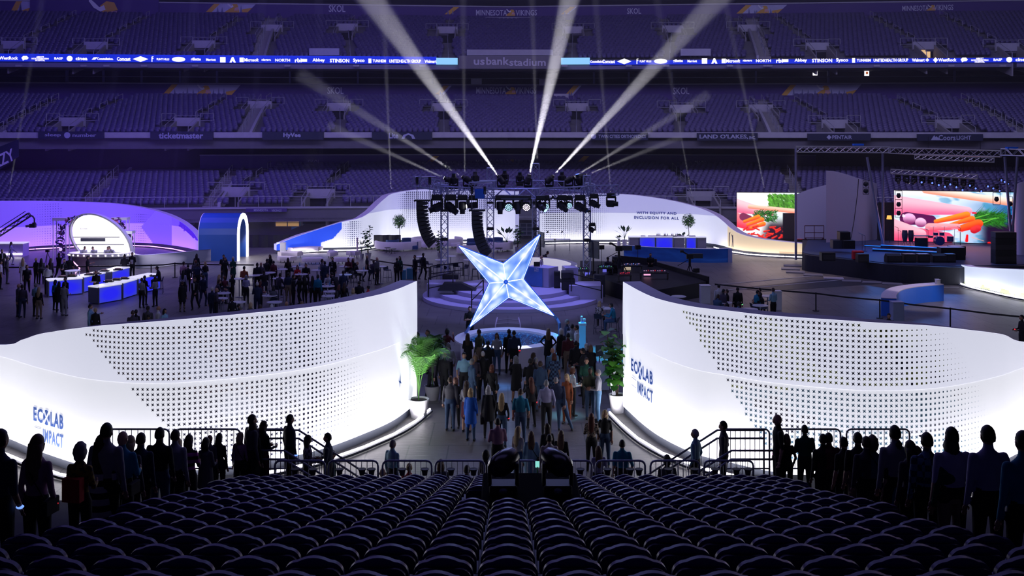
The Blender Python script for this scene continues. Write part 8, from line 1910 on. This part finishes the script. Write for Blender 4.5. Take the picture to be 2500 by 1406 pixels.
    for s, S_, el, wr in arms:
        d = wr-el; side = V((-s, .35, 0)) if abs(d.normalized().z) > .6 else V((0, 0, 1)) if abs(d.x) < abs(d.y) else V((0, 0, 1)); side = (side-d.normalized()*side.dot(d.normalized())); hand(out, wr, d, side, V((-s*.5, .5, 0)))
    me = bpy.data.meshes.new('person_body'); me.from_pydata(out.v, [], out.f)
    for _ in range(7): me.materials.append(None)
    me.polygons.foreach_set('material_index', out.m); me.polygons.foreach_set('use_smooth', [True]*len(me.polygons)); me.update()
    PCACHE[key] = (me, hd, neck, arms, T_); return PCACHE[key]
HCACHE = {}
def hairmesh(st):
    if st in HCACHE: return HCACHE[st]
    mb = MB(); n, m = 16, 10
    vol = {'short': 1.10, 'bob': 1.18, 'long': 1.14, 'bun': 1.09, 'curly': 1.30, 'cap': 1.09, 'pony': 1.09, 'thin': 1.035}[st]; rows = []
    for i in range(m+1):
        v = max(-1.45, min(1.45, -math.pi/2+math.pi*i/m)); row = []
        for j in range(n):
            u = 2*math.pi*j/n; x, y, z = math.cos(v)*math.cos(u), math.cos(v)*math.sin(u), math.sin(v); k = vol
            lim = .35-.25*(abs(x) > .75); 
            if y > .1 and z < lim+.15: k = .80 if not (st in ('bob', 'long', 'curly') and abs(x) > .7) else vol*.98
            if y <= .1 and z < (-.45 if st in ('short', 'bun', 'cap', 'pony', 'thin') else -.9): k = .80
            if st == 'curly': k *= 1+.06*math.sin(u*5+v*7)
            if st == 'thin' and z > .35: k = .97
            row.append((x*.073*k, y*.093*k-.004, z*.118*k+.004))
        rows.append(row)
    mb.loft(rows, 0)
    R_ = lambda z, rx, ry, y: [(rx*math.cos(2*math.pi*j/12), y+ry*math.sin(2*math.pi*j/12), z) for j in range(12)]
    if st == 'bob': mb.loft([R_(.02, .092, .075, -.035), R_(-.08, .10, .072, -.042), R_(-.16, .088, .06, -.04)])
    if st == 'long': mb.loft([R_(.03, .088, .07, -.036), R_(-.10, .098, .062, -.052), R_(-.22, .105, .05, -.075), R_(-.36, .09, .04, -.09), R_(-.46, .04, .02, -.09)])
    if st == 'pony': mb.tube([(0, -.09, .03), (0, -.15, -.02), (0, -.15, -.14), (0, -.13, -.25)], [.03, .038, .032, .012], 0, 8)
    if st == 'bun': mb.ell((0, -.09, .07), (.042, .042, .042))
    if st == 'cap': mb.ell((0, .10, .045), (.06, .06, .008))
    me = bpy.data.meshes.new('hair'); me.from_pydata(mb.v, [], mb.f); me.polygons.foreach_set('use_smooth', [True]*len(me.polygons)); me.materials.append(None); me.update(); HCACHE[st] = me; return me
def person(x, D, zf, h, rot, pose, sex, hair, hcol, top, bot, sleeve, kind, label, skin=0, extra=''):
    me, hd, neck, arms, T_ = make_body(sex, pose, kind); r = T('person', (x, D, zf), label, 'person', rz=math.radians(rot)); s = h/1.745; r.scale = (s, s, s)
    o = bpy.data.objects.new('body', me); COL.objects.link(o); o.parent = r; t = cloth(top); b = cloth(bot); sk = SK[skin]
    ms = (sk, t, b, BLACK, t if sleeve == 'l' else sk, EYE, sk if kind in 'kd' else b)
    for i, m in enumerate(ms): o.material_slots[i].link = 'OBJECT'; o.material_slots[i].material = m
    if hair != 'bald':
        q = bpy.data.objects.new('cap' if hair == 'cap' else 'hair', hairmesh(hair)); COL.objects.link(q); q.parent = r; q.location = hd; q.material_slots[0].link = 'OBJECT'; q.material_slots[0].material = mat('hair_'+{'w': 'white', 'k': 'black', 'b': 'brown', 'a': 'auburn', 'l': 'light_brown', 'y': 'blond', 'g': 'grey'}[hcol], HC[hcol], .55, nz=.35, ns=18)
    for e in extra:
        a = arms[1 if e in 'BRPTHMG' else 0]; w = a[3]; mb = MB()
        if e in 'RBMGrbg':                                 # glowing wristband
            k_ = e.lower(); mb.ell(w, (.042, .042, .022), 0, 8, 5); mb.build('wristband', {'r': RED, 'b': BLL, 'm': PKL, 'g': GRL}[k_], r, world=False)
        if e in 'sS':                                      # bag on a strap
            a_, b_ = T_(1.46, -.10, -.07), T_(1.0, .19, -.10); mb.tube([T_(1.47, -.10, .02), a_, T_(1.25, .04, -.135), b_], .010, 0, 4); mb.rbox(T_(.92, .21, -.04), (.08, .26, .18), .02); mb.build('shoulder_bag', MATS['cloth_K'] if 'cloth_K' in MATS else cloth('K'), r, world=False)
        if e == 'c': mb.rbox(arms[0][3]+Vector((0, 0, -.25)), (.10, .30, .24), .03); mb.tube([arms[0][3]+Vector((0, -.1, -.14)), arms[0][3], arms[0][3]+Vector((0, .1, -.14))], .01, 0, 4); mb.build('handbag', cloth('K'), r, world=False)
        if e == 'l': mb.tube([T_(1.47, -.06, .07), T_(1.28, -.01, .122), T_(1.2, 0, .125), T_(1.28, .01, .122), T_(1.47, .06, .07)], .006, 0, 4); mb.box(T_(1.14, 0, .125), (.07, .008, .1)); mb.build('lanyard', cloth('W'), r, world=False)
        if e == 'n': mb.loft([[(T_(z, sx*wd, .113)) for sx in (-1, 1)]+[(T_(z, sx*wd, .125)) for sx in (1, -1)] for z, wd in ((1.08, .02), (1.44, .045))]); mb.build('shirt_front', cloth('W'), r, world=False)
        if e == 't': mb.lathe([(.2, 0), (.21, .02)], (arms[0][3]+arms[1][3])/2+Vector((0, .1, .03)), 0, 14); mb.build('tray', cloth('g'), r, world=False)
        if e == 'f': p = (arms[0][3]+arms[1][3])/2+Vector((0, .06, .09)); mb.box(p, (.08, .012, .15)); mb.build('phone', mat('phone_dark', (.03, .03, .04), .2), r, world=False)
        if e == 'a': p = arms[0][3]+Vector((0, .05, .05)); mb.box(p, (.2, .01, .28)); mb.build('paper', cloth('W'), r, world=False)
        if e == 'k': p = arms[0][3]; mb.box(T_(1.12, 0, -.17), (.28, .12, .34)); mb.build('backpack', cloth('R'), r, world=False)
    return r
for line_ in PEOPLE.strip().splitlines():
    a, lab = line_.split('|'); tk = a.split(); where = tk[0][0] if tk[0][0] in 'ASD' else ''
    px, py, rot = float(tk[0].lstrip('ASD').split(':')[0]), float(tk[1]), float(tk[2]); pose, sh_, cl = tk[3], tk[4], tk[5]; ex = tk[6] if len(tk) > 6 else ''
    sex = sh_[0]; hcol = sh_[1]; hair = sh_[2:]; top, bot, slv, kd = cl[0], cl[1], cl[2], cl[3]; sk = int(cl[4]) if len(cl) > 4 else (0 if (px*7+py) % 5 < 3 else 1)
    hh = (1.76 if sex == 'm' else 1.66)
    if pose == 'sit': hh2 = hh-.14
    else: hh2 = hh
    if pose in ('bend',): hh2 = hh-.08
    if where == 'A':
        D = min(11500/(abs(px-X0)-220), 23.6) if abs(px-X0) > 620 else 23.9
        if D < 22.3: i = round((D-ROW0)/TR); D = ROW0+TR*i+.05; zf = tread_z(ROW0+TR*i)
        else: zf = 1.275; D = max(D, 23.55)
        hh = min(max(H-(py-Y0)*D/F-zf, 1.5), 1.98); 
    elif where in ('S', 'D'):
        D = float(tk[0].split(':')[1]); zf = max(0, H-(py-Y0)*D/F-hh)
    else: zf = 0; D = (H-hh2)*F/(py-Y0)
    lab = lab.strip()
    if pose == 'sit' and 'at the red-lit' not in lab: put_stool(((px-X0)*D/F, D), math.radians(rot))
    person((px-X0)*D/F, D, zf, hh, rot, pose, sex, hair, hcol, top, bot, slv, kd, lab, sk, ex)
D = 60.9; person((1322-X0)*D/F, D, .62, 1.66, 110, 'front', 'f', 'short', 'y', 'Q', 'H', 'l', 'p', 'fair-haired presenter speaking at the tall blue desk', 0)
# ================================================================ beams of light in the haze
HAZE = {}
def haze(dens):
    if dens in HAZE: return HAZE[dens]
    m = bpy.data.materials.new('stage_haze'); m.use_nodes = True; n = m.node_tree.nodes; l = m.node_tree.links
    n.remove(n['Principled BSDF']); v = n.new('ShaderNodeVolumeScatter'); v.inputs['Color'].default_value = (.9, .9, 1, 1)
    v.inputs['Density'].default_value = dens; v.inputs['Anisotropy'].default_value = .0
    l.new(v.outputs[0], n['Material Output'].inputs['Volume']); HAZE[dens] = m; m.cycles.homogeneous_volume = True
    return m
def beam(pa, pb, wa, wb, power, dens, label, group=None, color=(1, .96, 1)):
    """lit cone of haze from a to b; wa, wb its widths"""
    a, b = Vector(pa), Vector(pb); L = (b-a).length
    mb = MB(); mb.bar(a, b, wa/2, 0, 12, wb/2)
    mb.build('light_beam', haze(dens), label=label, cat='light beam', group=group)
    d = (b-a).normalized(); ap = a-d*(L*wa/(wb-wa)) if wb > wa else a
    ang = 2*math.degrees(math.atan((wb/2)/(L*wb/(wb-wa))))
    light('SPOT', 'beam_lamp', a+d*.02, b, power, color, spot=max(ang*.98, 1.02), blend=.5, r=wa*.3)
BN = ('leftmost thin beam', 'second beam from the left', 'broad beam left of centre', 'near-vertical central beam', 'broad beam right of centre', 'second beam from the right', 'faint rightmost beam')
for k, (a, b, wb, pw) in enumerate(BEAMS): beam(a, b, .17, wb, pw*12000, .05, BN[k]+' of white light rising from the truss ring')
VN = ('first', 'second', 'third', 'fourth', 'fifth', 'sixth', 'seventh', 'eighth', 'ninth', 'tenth', 'eleventh')
for k, (ax, ay, bx, by) in enumerate(((18, 490, 105, -20), (228, 495, 315, -20), (415, 505, 478, -20), (603, 520, 642, -20), (787, 560, 778, -20), (955, 468, 935, -20), (1135, 430, 1130, -20), (1312, 400, 1298, -20), (1492, 480, 1452, -20), (1692, 492, 1600, -20), (1868, 470, 1765, -20))):
    a = P(ax, ay, 89.2); beam(a, P(bx, by, 91), .22, .9, 42000 if k < 6 else 34000, .05, VN[k]+' from the left of the thin upright beams before the far stands')
mb = MB(); mb.box((0, 80, 17), (150, 17, 33.6)); mb.build('haze', haze(.0026), label='thin blue haze hanging in front of the far stands', cat='haze', kind='stuff')
